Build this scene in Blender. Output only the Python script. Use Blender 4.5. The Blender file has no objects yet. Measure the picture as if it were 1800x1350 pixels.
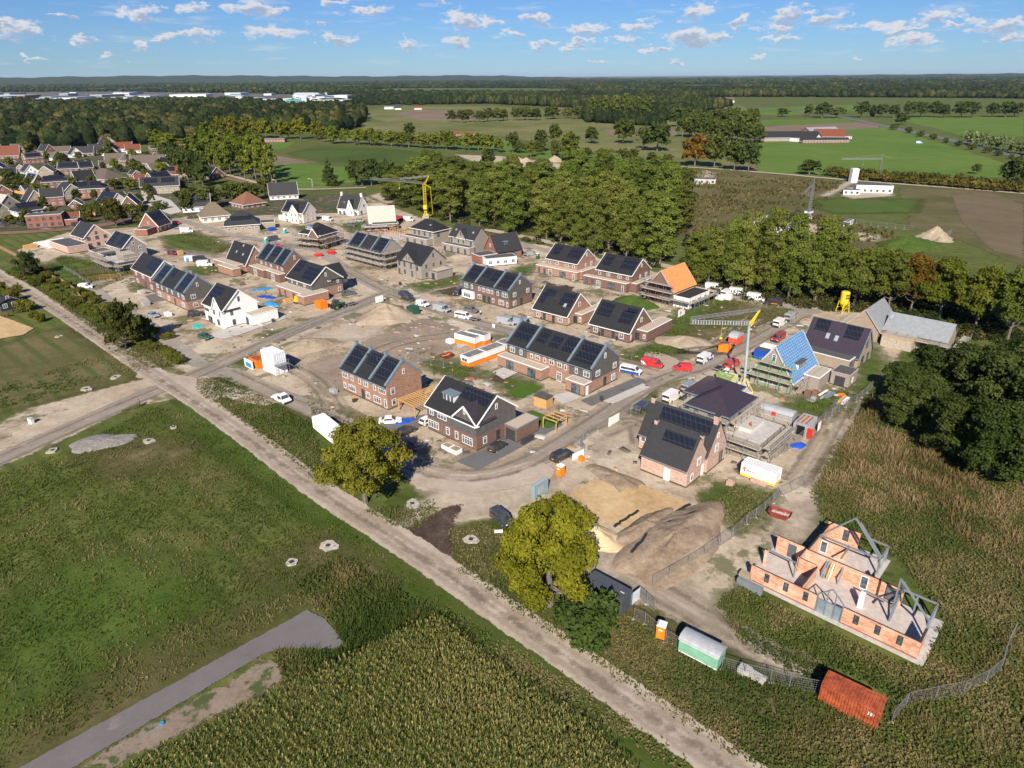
import bpy, bmesh, math, random
import numpy as np
from mathutils import Vector, Matrix
C = bpy.context.scene.collection
PI = math.pi
RNG = np.random.default_rng(7)
random.seed(7)
# camera
CAM_H, FOC, HORIZON_Y, ROLL = 65.0, 1200.0, 134.0, math.radians(0.45)
PITCH = math.atan((675 - HORIZON_Y) / FOC)
cam_d = bpy.data.cameras.new('camera'); cam = bpy.data.objects.new('camera', cam_d); C.objects.link(cam)
cam_d.sensor_width = 36.0; cam_d.lens = 36.0 * FOC / 1800.0
cam_d.clip_start = 0.5; cam_d.clip_end = 60000
cr, sr = math.cos(ROLL), math.sin(ROLL); cp, sp = math.cos(PITCH), math.sin(PITCH)
_fwd = Vector((0, cp, -sp)); _up0 = Vector((0, sp, cp)); _rt0 = Vector((1, 0, 0))
_rt = _rt0 * cr - _up0 * sr; _up = _up0 * cr + _rt0 * sr
cam.matrix_world = Matrix(((_rt.x, _up.x, -_fwd.x, 0), (_rt.y, _up.y, -_fwd.y, 0), (_rt.z, _up.z, -_fwd.z, CAM_H), (0, 0, 0, 1)))
bpy.context.scene.camera = cam
# reading frames: (x offset, y offset, scale) of the enlarged views in which positions were measured
FR = {'r1': (0, 220, 3.971), 'r2': (400, 300, 3.971), 'r3': (750, 380, 3.971), 'r4': (1150, 480, 3.2145),
 'r5': (500, 580, 3.2145), 'r6': (1250, 860, 3.069), 's3': (0, 440, 3.971), 's4': (850, 700, 3.0),
 's6': (1150, 230, 2.769), 's1': (0, 0, 2.0), 's2': (900, 0, 2.0), 's5': (0, 1000, 2.571), 'o': (0, 0, 1.0)}
def ray(px, py):
 u = (px - 900) / FOC; v = -(py - 675) / FOC
 return _fwd + _rt * u + _up * v
def G(px, py, z=0.0, f='o'):
 ox, oy, s = FR[f]
 d = ray(ox + px / s, oy + py / s)
 t = (z - CAM_H) / d.z
 return Vector((d.x * t, d.y * t))
def zsolve(xy, px, py, f='o'):          # height above ground point xy seen at that image row
 ox, oy, s = FR[f]; yy = oy + py / s
 lo, hi = 0.0, 60.0
 for _ in range(40):
  m = (lo + hi) / 2
  p = Vector((xy[0], xy[1], m - CAM_H)); w = p.dot(_fwd)
  if 675 - FOC * p.dot(_up) / w > yy: lo = m
  else: hi = m
 return (lo + hi) / 2
# world, sun, exposure
SUN_EL, SUN_AZ = math.radians(35), math.radians(-9.5 + 180)   # azimuth measured clockwise from +Y: sun behind camera, a little left
_sa = math.radians(189.5)
sun_from = Vector((math.sin(_sa) * math.cos(SUN_EL), math.cos(_sa) * math.cos(SUN_EL), math.sin(SUN_EL)))
sd = bpy.data.lights.new('sun', 'SUN'); sd.energy = 5.0; sd.angle = math.radians(0.5); sd.color = (1.0, 0.90, 0.77)
sun = bpy.data.objects.new('sun', sd); C.objects.link(sun)
sun.rotation_euler = (-sun_from).to_track_quat('-Z', 'Y').to_euler(); sun.location = (0, 0, 500)
W = bpy.data.worlds.new('World'); bpy.context.scene.world = W; W.use_nodes = True
nt = W.node_tree; nt.nodes.clear()
def nd(t, tree, **kw):
 n = tree.nodes.new(t)
 for k, v in kw.items(): setattr(n, k, v)
 return n
sky = nd('ShaderNodeTexSky', nt, sky_type='NISHITA', sun_disc=False)
sky.sun_elevation = SUN_EL; sky.sun_rotation = _sa; sky.altitude = 50; sky.air_density = 1.0; sky.dust_density = 0.0; sky.ozone_density = 3.0
tc = nd('ShaderNodeTexCoord', nt); sx = nd('ShaderNodeSeparateXYZ', nt); nt.links.new(tc.outputs['Generated'], sx.inputs[0])
def M(tree, op, a, b=None, c=None, clamp=False):
 n = tree.nodes.new('ShaderNodeMath'); n.operation = op; n.use_clamp = clamp
 for i, v in enumerate((a, b, c)):
  if v is None: continue
  if isinstance(v, (int, float)): n.inputs[i].default_value = v
  else: tree.links.new(v, n.inputs[i])
 return n.outputs[0]
def VM(tree, op, a, b=None, out=0):
 n = tree.nodes.new('ShaderNodeVectorMath'); n.operation = op
 for i, v in enumerate((a, b)):
  if v is None: continue
  if isinstance(v, (tuple, list)): n.inputs[i].default_value = v
  else: tree.links.new(v, n.inputs[i])
 return n.outputs[out]
az = M(nt, 'ARCTAN2', sx.outputs['X'], sx.outputs['Y']); el = M(nt, 'ARCSINE', sx.outputs['Z'])
cb = nd('ShaderNodeCombineXYZ', nt); nt.links.new(az, cb.inputs[0]); nt.links.new(M(nt, 'MULTIPLY', el, 2.2), cb.inputs[1])
def noise(tree, vec, scale, detail=4, rough=0.6, out='Fac', dim='3D'):
 n = tree.nodes.new('ShaderNodeTexNoise'); n.noise_dimensions = dim
 n.inputs['Scale'].default_value = scale; n.inputs['Detail'].default_value = detail; n.inputs['Roughness'].default_value = rough
 if vec is not None: tree.links.new(vec, n.inputs['Vector'])
 return n.outputs[out]
wob = VM(nt, 'SUBTRACT', noise(nt, cb.outputs[0], 38, 6, 0.62, 'Color'), (0.5, 0.5, 0.5))
wob = VM(nt, 'MULTIPLY', wob, (0.10, 0.085, 0))
pos = VM(nt, 'ADD', cb.outputs[0], wob)
CLOUDS = [(35,52,42,16),(2,44,26,9),(243,24,40,15),(345,16,36,11),(438,12,46,16),(470,20,34,14),(485,56,52,14),(590,68,34,12),
 (250,76,24,10),(145,72,24,9),(346,62,36,12),(300,62,40,9),(585,4,26,8),(650,20,50,8),(812,36,40,18),(860,40,26,9),(718,73,32,12),
 (800,72,34,12),(900,62,30,9),(780,4,26,6),(945,33,32,13),(1033,52,34,12),(1016,74,32,10),(995,90,26,9),(950,76,24,9),
 (1222,18,38,20),(1212,64,62,17),(1122,46,36,12),(1296,42,18,13),(1378,25,44,14),(1368,46,34,12),(1450,30,34,10),(1505,102,20,5),
 (1568,48,48,14),(1652,28,36,15),(1762,45,48,13),(1775,66,34,11),(1604,70,42,9),(1340,98,14,6),(1370,68,34,8),(1190,110,20,5),(70,105,16,6),
 (200,101,12,5),(108,27,20,4),(1090,72,30,8),(1500,50,20,6),(1690,42,26,7),(1150,88,26,7),(1270,66,26,10),(560,36,22,5),(1040,108,20,5),(1610,48,22,7),
 (650,-30,120,20),(1100,-40,130,22),(200,-40,90,18),(1600,-50,140,24)]
dmin = None; dup_ = None
CL2 = []
for (x, y, w, h) in CLOUDS:
 d = ray(x, y).normalized(); a = math.atan2(d.x, d.y); e = math.asin(d.z)
 CL2.append((a, e * 2.2, w / 1315.0 * 0.82, h / 1315.0 * 2.2 * 0.85))
rl = random.Random(3)
for k in range(26):                                   # clouds round the rest of the sky
 CL2.append((rl.uniform(0.9, 5.4) - 0.0 if k % 2 else rl.uniform(0.85, 5.4), rl.uniform(0.1, 0.8), rl.uniform(0.03, 0.1), rl.uniform(0.03, 0.07)))
CL2 = [((a if a <= PI else a - 2 * PI), e, w, h) for a, e, w, h in CL2]
for (a, e, w, h) in CL2:
 v = VM(nt, 'MULTIPLY', VM(nt, 'SUBTRACT', pos, (a, e, 0)), (1 / w, 1 / h, 0))
 L = VM(nt, 'LENGTH', v, None, 1)
 dmin = L if dmin is None else M(nt, 'MINIMUM', dmin, L)
 v2 = VM(nt, 'SUBTRACT', v, (0.15, -0.55, 0))
 L2 = VM(nt, 'LENGTH', v2, None, 1)
 dup_ = L2 if dup_ is None else M(nt, 'MINIMUM', dup_, L2)
def mapr(tree, v, a, b, c=0.0, d=1.0, smooth=True):
 n = tree.nodes.new('ShaderNodeMapRange'); n.interpolation_type = 'SMOOTHSTEP' if smooth else 'LINEAR'
 tree.links.new(v, n.inputs[0])
 for i, x in enumerate((a, b, c, d)): n.inputs[1 + i].default_value = x
 return n.outputs[0]
fine = noise(nt, cb.outputs[0], 90, 5, 0.65)
dm = M(nt, 'ADD', dmin, M(nt, 'MULTIPLY', M(nt, 'SUBTRACT', fine, 0.5), 1.5))
cover = mapr(nt, dm, 1.1, 0.45, 0, 0.85)
shade = mapr(nt, M(nt, 'ADD', dup_, M(nt, 'MULTIPLY', M(nt, 'SUBTRACT', fine, 0.5), 1.2)), 0.15, 0.85)                    # lit rim above, grey belly below
scv = nd('ShaderNodeCombineXYZ', nt); nt.links.new(az, scv.inputs[0]); nt.links.new(M(nt, 'MULTIPLY', el, 7.0), scv.inputs[1])
thin = mapr(nt, noise(nt, scv.outputs[0], 14, 6, 0.6), 0.52, 0.78, 0, 0.5)
band = mapr(nt, el, 0.0, 0.03); thin = M(nt, 'MULTIPLY', thin, band)
cover = M(nt, 'MAXIMUM', cover, thin)
ccol = nd('ShaderNodeMix', nt, data_type='RGBA'); nt.links.new(shade, ccol.inputs[0])
ccol.inputs[6].default_value = (2.9, 3.2, 4.1, 1); ccol.inputs[7].default_value = (5.6, 5.5, 5.6, 1)
mx = nd('ShaderNodeMix', nt, data_type='RGBA'); nt.links.new(cover, mx.inputs[0]); skt = VM(nt, 'MULTIPLY', sky.outputs[0], (0.25, 0.39, 0.645)); nt.links.new(skt, mx.inputs[6]); nt.links.new(ccol.outputs[2], mx.inputs[7])
bg = nd('ShaderNodeBackground', nt); bg.inputs[1].default_value = 0.09; nt.links.new(mx.outputs[2], bg.inputs[0])
wo = nd('ShaderNodeOutputWorld', nt); nt.links.new(bg.outputs[0], wo.inputs[0])
W.cycles.sampling_method = 'MANUAL'; W.cycles.sample_map_resolution = 256
sc = bpy.context.scene
sc.view_settings.view_transform = 'Standard'; sc.view_settings.look = 'None'; sc.view_settings.gamma = 1; sc.view_settings.exposure = 0.66
sc.render.engine = 'CYCLES'
cy = sc.cycles; cy.max_bounces = 5; cy.diffuse_bounces = 2; cy.glossy_bounces = 2; cy.transmission_bounces = 3; cy.transparent_max_bounces = 12; cy.volume_bounces = 0
cy.use_denoising = True; cy.caustics_reflective = False; cy.caustics_refractive = False
# helpers
def tag(o, label=None, cat=None, group=None, kind=None):
 if label: o['label'] = label
 if cat: o['category'] = cat
 if group: o['group'] = group
 if kind: o['kind'] = kind
 return o
def link(o, parent=None):
 C.objects.link(o)
 if parent: o.parent = parent
 return o
def empty(name, loc=(0, 0, 0), rz=0.0, label=None, cat=None, group=None):
 o = bpy.data.objects.new(name, None); C.objects.link(o); o.empty_display_size = 0.3
 o.location = (loc[0], loc[1], loc[2] if len(loc) > 2 else 0); o.rotation_euler = (0, 0, rz)
 return tag(o, label, cat, group)
class MB:                                              # mesh builder
 def __init__(s): s.v = []; s.f = []
 def quad(s, *p):
  i = len(s.v); s.v += [tuple(q) for q in p]; s.f.append(tuple(range(i, i + len(p)))); return s
 def prism(s, pts, z0, z1):                         # polygon (xy, counter-clockwise) extruded
  i = len(s.v); n = len(pts)
  s.v += [(p[0], p[1], z0) for p in pts] + [(p[0], p[1], z1) for p in pts]
  s.f.append(tuple(i + n - 1 - k for k in range(n))); s.f.append(tuple(i + n + k for k in range(n)))
  for k in range(n):
   m = (k + 1) % n; s.f.append((i + k, i + m, i + n + m, i + n + k))
  return s
 def box(s, x0, x1, y0, y1, z0, z1): return s.prism([(x0, y0), (x1, y0), (x1, y1), (x0, y1)], z0, z1)
 def solid(s, a, b):                                # loft between two equal loops, capped
  i = len(s.v); n = len(a); s.v += [tuple(p) for p in a] + [tuple(p) for p in b]
  s.f.append(tuple(i + n - 1 - k for k in range(n))); s.f.append(tuple(i + n + k for k in range(n)))
  for k in range(n):
   m = (k + 1) % n; s.f.append((i + k, i + m, i + n + m, i + n + k))
  return s
 def bar(s, a, b, w, h=None):                       # square bar between two points
  a, b = Vector(a), Vector(b); d = b - a
  if d.length < 1e-6: return s
  h = h or w; d.normalize()
  up = Vector((0, 0, 1)) if abs(d.z) < 0.95 else Vector((1, 0, 0))
  x = d.cross(up).normalized() * (w / 2); y = x.cross(d).normalized() * (h / 2)
  return s.solid([a - x - y, a + x - y, a + x + y, a - x + y][::-1], [b - x - y, b + x - y, b + x + y, b - x + y][::-1])
 def tube(s, a, b, r0, r1=None, n=8):
  a, b = Vector(a), Vector(b); d = (b - a)
  if d.length < 1e-6: return s
  d.normalize(); r1 = r0 if r1 is None else r1
  up = Vector((0, 0, 1)) if abs(d.z) < 0.95 else Vector((1, 0, 0))
  x = d.cross(up).normalized(); y = d.cross(x)
  A = [a + (x * math.cos(2 * PI * k / n) + y * math.sin(2 * PI * k / n)) * r0 for k in range(n)]
  B = [b + (x * math.cos(2 * PI * k / n) + y * math.sin(2 * PI * k / n)) * r1 for k in range(n)]
  return s.solid(A[::-1], B[::-1]) if False else s.solid(A, B)
 def build(s, name, mat, parent=None, smooth=False, loc=None):
  me = bpy.data.meshes.new(name); me.from_pydata(s.v, [], s.f); me.materials.append(mat)
  if smooth: me.polygons.foreach_set('use_smooth', [True] * len(me.polygons))
  me.update(); o = bpy.data.objects.new(name, me)
  if loc is not None: o.location = loc
  return link(o, parent)
def np_mesh(name, V, Fq, mat, attrs=None, parent=None, smooth=False, add=True):
 me = bpy.data.meshes.new(name); n = Fq.shape[1]
 me.vertices.add(len(V)); me.vertices.foreach_set('co', V.astype(np.float32).ravel())
 me.loops.add(Fq.size); me.loops.foreach_set('vertex_index', Fq.astype(np.int32).ravel())
 me.polygons.add(len(Fq)); me.polygons.foreach_set('loop_start', np.arange(0, Fq.size, n, dtype=np.int32))
 me.polygons.foreach_set('loop_total', np.full(len(Fq), n, dtype=np.int32))
 if smooth: me.polygons.foreach_set('use_smooth', np.ones(len(Fq), dtype=bool))
 for k, (dom, arr) in (attrs or {}).items():
  a = me.attributes.new(k, 'FLOAT', dom); a.data.foreach_set('value', arr.astype(np.float32))
 me.update(calc_edges=True); me.materials.append(mat)
 if not add: return me
 return link(bpy.data.objects.new(name, me), parent)
# materials
MATS = {}
def mat_base(name):
 m = bpy.data.materials.new(name); m.use_nodes = True; t = m.node_tree; b = t.nodes['Principled BSDF']
 b.inputs['Specular IOR Level'].default_value = 0.3
 return m, t, b
def ramp(t, fac, stops):
 n = t.nodes.new('ShaderNodeValToRGB'); e = n.color_ramp.elements
 while len(e) < len(stops): e.new(0.5)
 for i, (p, c) in enumerate(stops): e[i].position = p; e[i].color = (*c, 1)
 t.links.new(fac, n.inputs[0]); return n.outputs[0]
def mixc(t, f, a, b, mode='MIX'):
 n = t.nodes.new('ShaderNodeMix'); n.data_type = 'RGBA'; n.blend_type = mode
 for i, v in ((0, f), (6, a), (7, b)):
  if isinstance(v, (int, float)): n.inputs[i].default_value = v
  elif isinstance(v, tuple): n.inputs[i].default_value = (*v[:3], 1)
  else: t.links.new(v, n.inputs[i])
 return n.outputs[2]
def plain(name, col, rough=0.6, metal=0.0, var=0.08, vscale=1.5, spec=0.3, emit=None):
 """painted / plastic / metal surface with a little dirt and unevenness in world space"""
 if name in MATS: return MATS[name]
 m, t, b = mat_base(name)
 g = t.nodes.new('ShaderNodeNewGeometry').outputs['Position']
 n = noise(t, g, vscale, 5, 0.65)
 lo = tuple(max(0, c * (1 - var * 2)) for c in col); hi = tuple(min(1, c * (1 + var * 1.2)) for c in col)
 t.links.new(ramp(t, n, [(0.3, lo), (0.7, hi)]), b.inputs['Base Color'])
 b.inputs['Roughness'].default_value = rough; b.inputs['Metallic'].default_value = metal; b.inputs['Specular IOR Level'].default_value = spec
 MATS[name] = m; return m
def objmat(name, rough=0.35, spec=0.5, coat=0.0):      # colour taken from each object's own colour (paint of a vehicle)
 if name in MATS: return MATS[name]
 m, t, b = mat_base(name)
 oi = t.nodes.new('ShaderNodeObjectInfo'); n = noise(t, t.nodes.new('ShaderNodeNewGeometry').outputs['Position'], 3, 4)
 t.links.new(mixc(t, mapr(t, n, 0.35, 0.8, 0, 0.18), oi.outputs['Color'], (0.35, 0.30, 0.24)), b.inputs['Base Color'])
 b.inputs['Roughness'].default_value = rough; b.inputs['Specular IOR Level'].default_value = spec; b.inputs['Coat Weight'].default_value = coat
 MATS[name] = m; return m
def bumpn(t, b, h, strength, dist):
 n = t.nodes.new('ShaderNodeBump'); n.inputs['Strength'].default_value = strength; n.inputs['Distance'].default_value = dist
 t.links.new(h, n.inputs['Height']); t.links.new(n.outputs[0], b.inputs['Normal'])
def wallmat(name, cols, mortar, bw=0.42, bh=0.14, weather=0.18):
 """brick by local position on whichever side faces: courses along z"""
 if name in MATS: return MATS[name]
 m, t, b = mat_base(name)
 oc = t.nodes.new('ShaderNodeTexCoord').outputs['Object']; s = t.nodes.new('ShaderNodeSeparateXYZ'); t.links.new(oc, s.inputs[0])
 c = t.nodes.new('ShaderNodeCombineXYZ'); t.links.new(M(t, 'ADD', s.outputs[0], s.outputs[1]), c.inputs[0]); t.links.new(s.outputs[2], c.inputs[1])
 br = t.nodes.new('ShaderNodeTexBrick'); t.links.new(c.outputs[0], br.inputs['Vector'])
 br.inputs['Scale'].default_value = 1; br.inputs['Brick Width'].default_value = bw; br.inputs['Row Height'].default_value = bh
 br.inputs['Mortar Size'].default_value = 0.012; br.inputs['Mortar'].default_value = (*mortar, 1); br.inputs['Bias'].default_value = 0
 br.inputs['Color1'].default_value = (0, 0, 0, 1); br.inputs['Color2'].default_value = (1, 1, 1, 1)
 n2 = noise(t, oc, 2.2, 4, 0.7); n3 = noise(t, oc, 0.35, 3)
 rnd = t.nodes.new('ShaderNodeTexWhiteNoise'); rnd.noise_dimensions = '2D'
 sn = VM(t, 'SNAP', c.outputs[0], (bw, bh, 1)); t.links.new(sn, rnd.inputs['Vector'])
 k = len(cols); stops = [(i / (k - 1) if k > 1 else 0, cols[i]) for i in range(k)]
 base = ramp(t, M(t, 'ADD', M(t, 'MULTIPLY', rnd.outputs['Value'], 0.65), M(t, 'MULTIPLY', n2, 0.35)), stops)
 col = mixc(t, br.outputs['Fac'], base, mortar)
 col = mixc(t, mapr(t, n3, 0.4, 0.75, 0, weather), col, tuple(x * 1.25 for x in mortar))
 t.links.new(col, b.inputs['Base Color']); b.inputs['Roughness'].default_value = 0.9
 MATS[name] = m; return m
def tilemat(name, col, tw=0.30, th=0.34, rough=0.55, depth=0.03, flat=False):
 if name in MATS: return MATS[name]
 m, t, b = mat_base(name)
 oc = t.nodes.new('ShaderNodeTexCoord').outputs['Object']; s = t.nodes.new('ShaderNodeSeparateXYZ'); t.links.new(oc, s.inputs[0])
 rows = M(t, 'FRACT', M(t, 'DIVIDE', s.outputs[2], th * 0.7)); cx = M(t, 'SINE', M(t, 'MULTIPLY', M(t, 'ADD', s.outputs[0], s.outputs[1] if False else 0.0), 2 * PI / tw))
 n = noise(t, oc, 1.1, 5, 0.7); n2 = noise(t, oc, 9, 2)
 h = M(t, 'ADD', M(t, 'MULTIPLY', rows, 0.6), M(t, 'MULTIPLY', cx, 0.0 if flat else 0.25))
 f = M(t, 'ADD', M(t, 'MULTIPLY', n, 0.6), M(t, 'MULTIPLY', n2, 0.4))
 c2 = ramp(t, f, [(0.25, tuple(x * 0.72 for x in col)), (0.8, tuple(min(1, x * 1.35) for x in col))])
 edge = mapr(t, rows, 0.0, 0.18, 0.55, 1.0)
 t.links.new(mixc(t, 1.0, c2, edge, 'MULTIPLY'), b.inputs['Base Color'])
 b.inputs['Roughness'].default_value = rough; bumpn(t, b, h, 0.7, depth)
 MATS[name] = m; return m
def glassmat(name='window_glass', col=(0.03, 0.04, 0.05)):
 if name in MATS: return MATS[name]
 m, t, b = mat_base(name)
 g = t.nodes.new('ShaderNodeNewGeometry').outputs['Position']; n = noise(t, g, 0.9, 2)
 t.links.new(ramp(t, n, [(0.35, col), (0.62, tuple(min(1, c * 3 + 0.03) for c in col))]), b.inputs['Base Color'])
 b.inputs['Roughness'].default_value = 0.06; b.inputs['Specular IOR Level'].default_value = 0.8
 MATS[name] = m; return m
def groundmat(name, cols, scale=0.08, fine=1.6, rough=0.95, amp=1.0, fres=0.35, extra=None, bump=0.25, edged=True, stripes=None, soft=0.25):
 """cols: list of 3-4 colours mixed by two noises; alpha edge driven by the signed distance attribute 'sd'"""
 m, t, b = mat_base(name)
 g = t.nodes.new('ShaderNodeNewGeometry').outputs['Position']
 n1 = noise(t, g, scale, 6, 0.62); n2 = noise(t, g, fine, 6, 0.75); n3 = noise(t, g, scale * 5, 4, 0.7)
 f = M(t, 'ADD', M(t, 'MULTIPLY', n1, 0.45), M(t, 'ADD', M(t, 'MULTIPLY', n2, 0.3), M(t, 'MULTIPLY', n3, 0.25)))
 k = len(cols); c = ramp(t, f, [(0.36 + 0.28 * i / (k - 1), cols[i]) for i in range(k)])
 if extra:                                          # (colour, scale, lo, hi, amount) blotches
  for (ec, es, lo, hi, am) in extra:
   c = mixc(t, mapr(t, noise(t, g, es, 6, 0.68), lo, hi, 0, am), c, ec)
 if stripes:                                        # (dir angle, spacing, colour, amount): rows and wheel tracks
  an, spg, scol, am = stripes
  s = t.nodes.new('ShaderNodeSeparateXYZ'); t.links.new(g, s.inputs[0])
  u = M(t, 'ADD', M(t, 'MULTIPLY', s.outputs[0], -math.sin(an)), M(t, 'MULTIPLY', s.outputs[1], math.cos(an)))
  u = M(t, 'ADD', u, M(t, 'MULTIPLY', n3, spg * 0.35))
  st = mapr(t, M(t, 'SINE', M(t, 'MULTIPLY', u, 2 * PI / spg)), 0.2, 0.9, 0, am)
  c = mixc(t, M(t, 'MULTIPLY', st, mapr(t, n1, 0.3, 0.6)), c, scol)
 t.links.new(c, b.inputs['Base Color']); b.inputs['Roughness'].default_value = rough; b.inputs['Specular IOR Level'].default_value = 0.15
 if bump: bumpn(t, b, n2, bump, 0.25)
 if edged:
  at = t.nodes.new('ShaderNodeAttribute'); at.attribute_name = 'sd'
  e1 = noise(t, g, fres, 5, 0.75)
  d = M(t, 'ADD', at.outputs['Fac'], M(t, 'MULTIPLY', M(t, 'SUBTRACT', e1, 0.5), amp * 4))
  al = mapr(t, d, -soft * amp, soft * amp)
  tr = t.nodes.new('ShaderNodeBsdfTransparent'); ms = t.nodes.new('ShaderNodeMixShader')
  t.links.new(al, ms.inputs[0]); t.links.new(tr.outputs[0], ms.inputs[1]); t.links.new(b.outputs[0], ms.inputs[2])
  t.links.new(ms.outputs[0], t.nodes['Material Output'].inputs[0])
 MATS[name] = m; return m
# ground sheets
def sdf(P, poly):
 P = P[:, None, :]; A = poly[None]; B = np.roll(poly, -1, 0)[None]
 e = B - A; w = P - A
 t = np.clip((w * e).sum(-1) / np.maximum((e * e).sum(-1), 1e-9), 0, 1)
 d = np.sqrt(((w - e * t[..., None]) ** 2).sum(-1)).min(1)
 c = ((A[..., 1] > P[..., 1]) != (B[..., 1] > P[..., 1]))
 xi = (B[..., 0] - A[..., 0]) * (P[..., 1] - A[..., 1]) / np.where(B[..., 1] == A[..., 1], 1e-9, B[..., 1] - A[..., 1]) + A[..., 0]
 ins = (c & (P[..., 0] < xi)).sum(1) % 2 == 1
 return np.where(ins, d, -d)
def sdl(P, line, w):
 P = P[:, None, :]; A = line[None, :-1]; B = line[None, 1:]; e = B - A; wv = P - A
 t = np.clip((wv * e).sum(-1) / np.maximum((e * e).sum(-1), 1e-9), 0, 1)
 d = np.sqrt(((wv - e * t[..., None]) ** 2).sum(-1))
 ww = np.asarray(w, float)
 if ww.ndim: return ((ww[None, :-1] * (1 - t) + ww[None, 1:] * t) / 2 - d).max(1)
 return w / 2 - d.min(1)
def chop(fn, P, *a):
 return np.concatenate([fn(P[i:i + 20000], *a) for i in range(0, len(P), 20000)])
LEVEL = [0.0]
def sheet(name, shapes, mat, res=1.0, feather=1.2, z=None):
 """shapes: ('p', [(x,y)..]) polygons or ('l', [(x,y)..], width) bands, image positions on the ground"""
 LEVEL[0] += 0.006; z = LEVEL[0] if z is None else z
 S = []; lo = np.array([1e9, 1e9]); hi = -lo
 for s in shapes:
  f = 'o'
  if s[0] != 'w': pts = np.array([tuple(G(p[0], p[1], 0, p[2] if len(p) > 2 else 'o')) for p in s[1]])
  if s[0] == 'w': pts = np.array(s[1])
  if s[0] == 'l':                                # smooth the line
   for _ in range(2):
    q = [pts[0]]
    for a, b in zip(pts[:-1], pts[1:]): q += [a * .75 + b * .25, a * .25 + b * .75]
    q.append(pts[-1]); pts = np.array(q)
  S.append((s[0], pts, s[2] if len(s) > 2 else 0))
  m = (s[2] if len(s) > 2 else 0) + feather + res
  lo = np.minimum(lo, pts.min(0) - m); hi = np.maximum(hi, pts.max(0) + m)
 nx, ny = int((hi[0] - lo[0]) / res) + 2, int((hi[1] - lo[1]) / res) + 2
 X, Y = np.meshgrid(lo[0] + np.arange(nx) * res, lo[1] + np.arange(ny) * res); P = np.stack([X.ravel(), Y.ravel()], 1)
 D = np.full(len(P), -1e9)
 for k, pts, w in S:
  m = w + feather + res * 2; a, b = pts.min(0) - m, pts.max(0) + m; i = np.where((P[:, 0] > a[0]) & (P[:, 0] < b[0]) & (P[:, 1] > a[1]) & (P[:, 1] < b[1]))[0]
  if len(i): D[i] = np.maximum(D[i], chop(sdf, P[i], pts) if k == 'p' else chop(sdl, P[i], pts, w))
 i = np.arange(nx * ny).reshape(ny, nx); a, b, c, d = i[:-1, :-1].ravel(), i[:-1, 1:].ravel(), i[1:, 1:].ravel(), i[1:, :-1].ravel()
 Fq = np.stack([a, b, c, d], 1); keep = D[Fq].max(1) > -feather; Fq = Fq[keep]
 used = np.unique(Fq); mp = np.zeros(nx * ny, int); mp[used] = np.arange(len(used))
 V = np.concatenate([P[used], np.full((len(used), 1), z)], 1)
 o = np_mesh(name, V, mp[Fq], mat, {'sd': ('POINT', D[used])})
 return tag(o, kind='structure')
def poly_world(pts): return np.array([tuple(G(p[0], p[1], 0, p[2] if len(p) > 2 else 'o')) for p in pts])
# the ground, its fields, roads and bare patches
g_meadow = groundmat('meadow', [(0.045, 0.06, 0.014), (0.082, 0.105, 0.022), (0.115, 0.13, 0.034), (0.18, 0.16, 0.07)], 0.045, 1.3, edged=False, stripes=(-0.733, 4.6, (0.052, 0.074, 0.015), 0.75),
 extra=[((0.12, 0.10, 0.045), 0.025, 0.5, 0.68, 0.6), ((0.055, 0.082, 0.018), 0.03, 0.5, 0.65, 0.6), ((0.15, 0.12, 0.06), 0.12, 0.56, 0.68, 0.7), ((0.03, 0.042, 0.01), 0.5, 0.54, 0.62, 0.6), ((0.17, 0.15, 0.07), 0.8, 0.62, 0.68, 0.6)])
g_lush = groundmat('lush_grass', [(0.032, 0.062, 0.009), (0.056, 0.098, 0.014), (0.08, 0.12, 0.022), (0.12, 0.13, 0.042)], 0.06, 1.5, amp=2.4, soft=2.2, stripes=(-0.733, 4.6, (0.045, 0.07, 0.012), 0.6), extra=[((0.10, 0.10, 0.035), 0.05, 0.48, 0.66, 0.7)])
g_dry = groundmat('dry_grass', [(0.06, 0.06, 0.022), (0.115, 0.095, 0.042), (0.16, 0.13, 0.062), (0.22, 0.175, 0.10)], 0.07, 1.5, amp=2.6, soft=3.0, extra=[((0.06, 0.08, 0.02), 0.05, 0.45, 0.62, 0.8)])
g_scrub = groundmat('brown_scrub', [(0.055, 0.055, 0.02), (0.09, 0.082, 0.033), (0.125, 0.108, 0.05), (0.17, 0.145, 0.075)], 0.03, 0.7, amp=3, fres=0.1,
 extra=[((0.06, 0.08, 0.022), 0.02, 0.48, 0.66, 0.7)])
g_sand = groundmat('building_sand', [(0.19, 0.145, 0.10), (0.34, 0.275, 0.20), (0.45, 0.38, 0.29), (0.55, 0.485, 0.39)], 0.05, 1.1, amp=1.2, soft=.6,
 extra=[((0.14, 0.10, 0.068), 0.06, 0.52, 0.66, 0.65), ((0.095, 0.10, 0.04), 0.09, 0.53, 0.60, 0.8), ((0.48, 0.42, 0.34), 0.13, 0.57, 0.68, 0.7), ((0.10, 0.085, 0.06), 0.45, 0.60, 0.68, 0.5)])
g_path = groundmat('gravel_path', [(0.29, 0.235, 0.18), (0.36, 0.30, 0.24), (0.41, 0.35, 0.285), (0.48, 0.42, 0.355)], 0.09, 1.2, amp=0.35, fres=0.5,
 extra=[((0.22, 0.175, 0.14), 0.35, 0.58, 0.75, 0.4)])
g_pale = groundmat('pale_sand', [(0.27, 0.22, 0.165), (0.35, 0.295, 0.225), (0.42, 0.36, 0.285), (0.48, 0.42, 0.34)], 0.10, 1.0, amp=1.6, soft=1.5)
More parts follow.
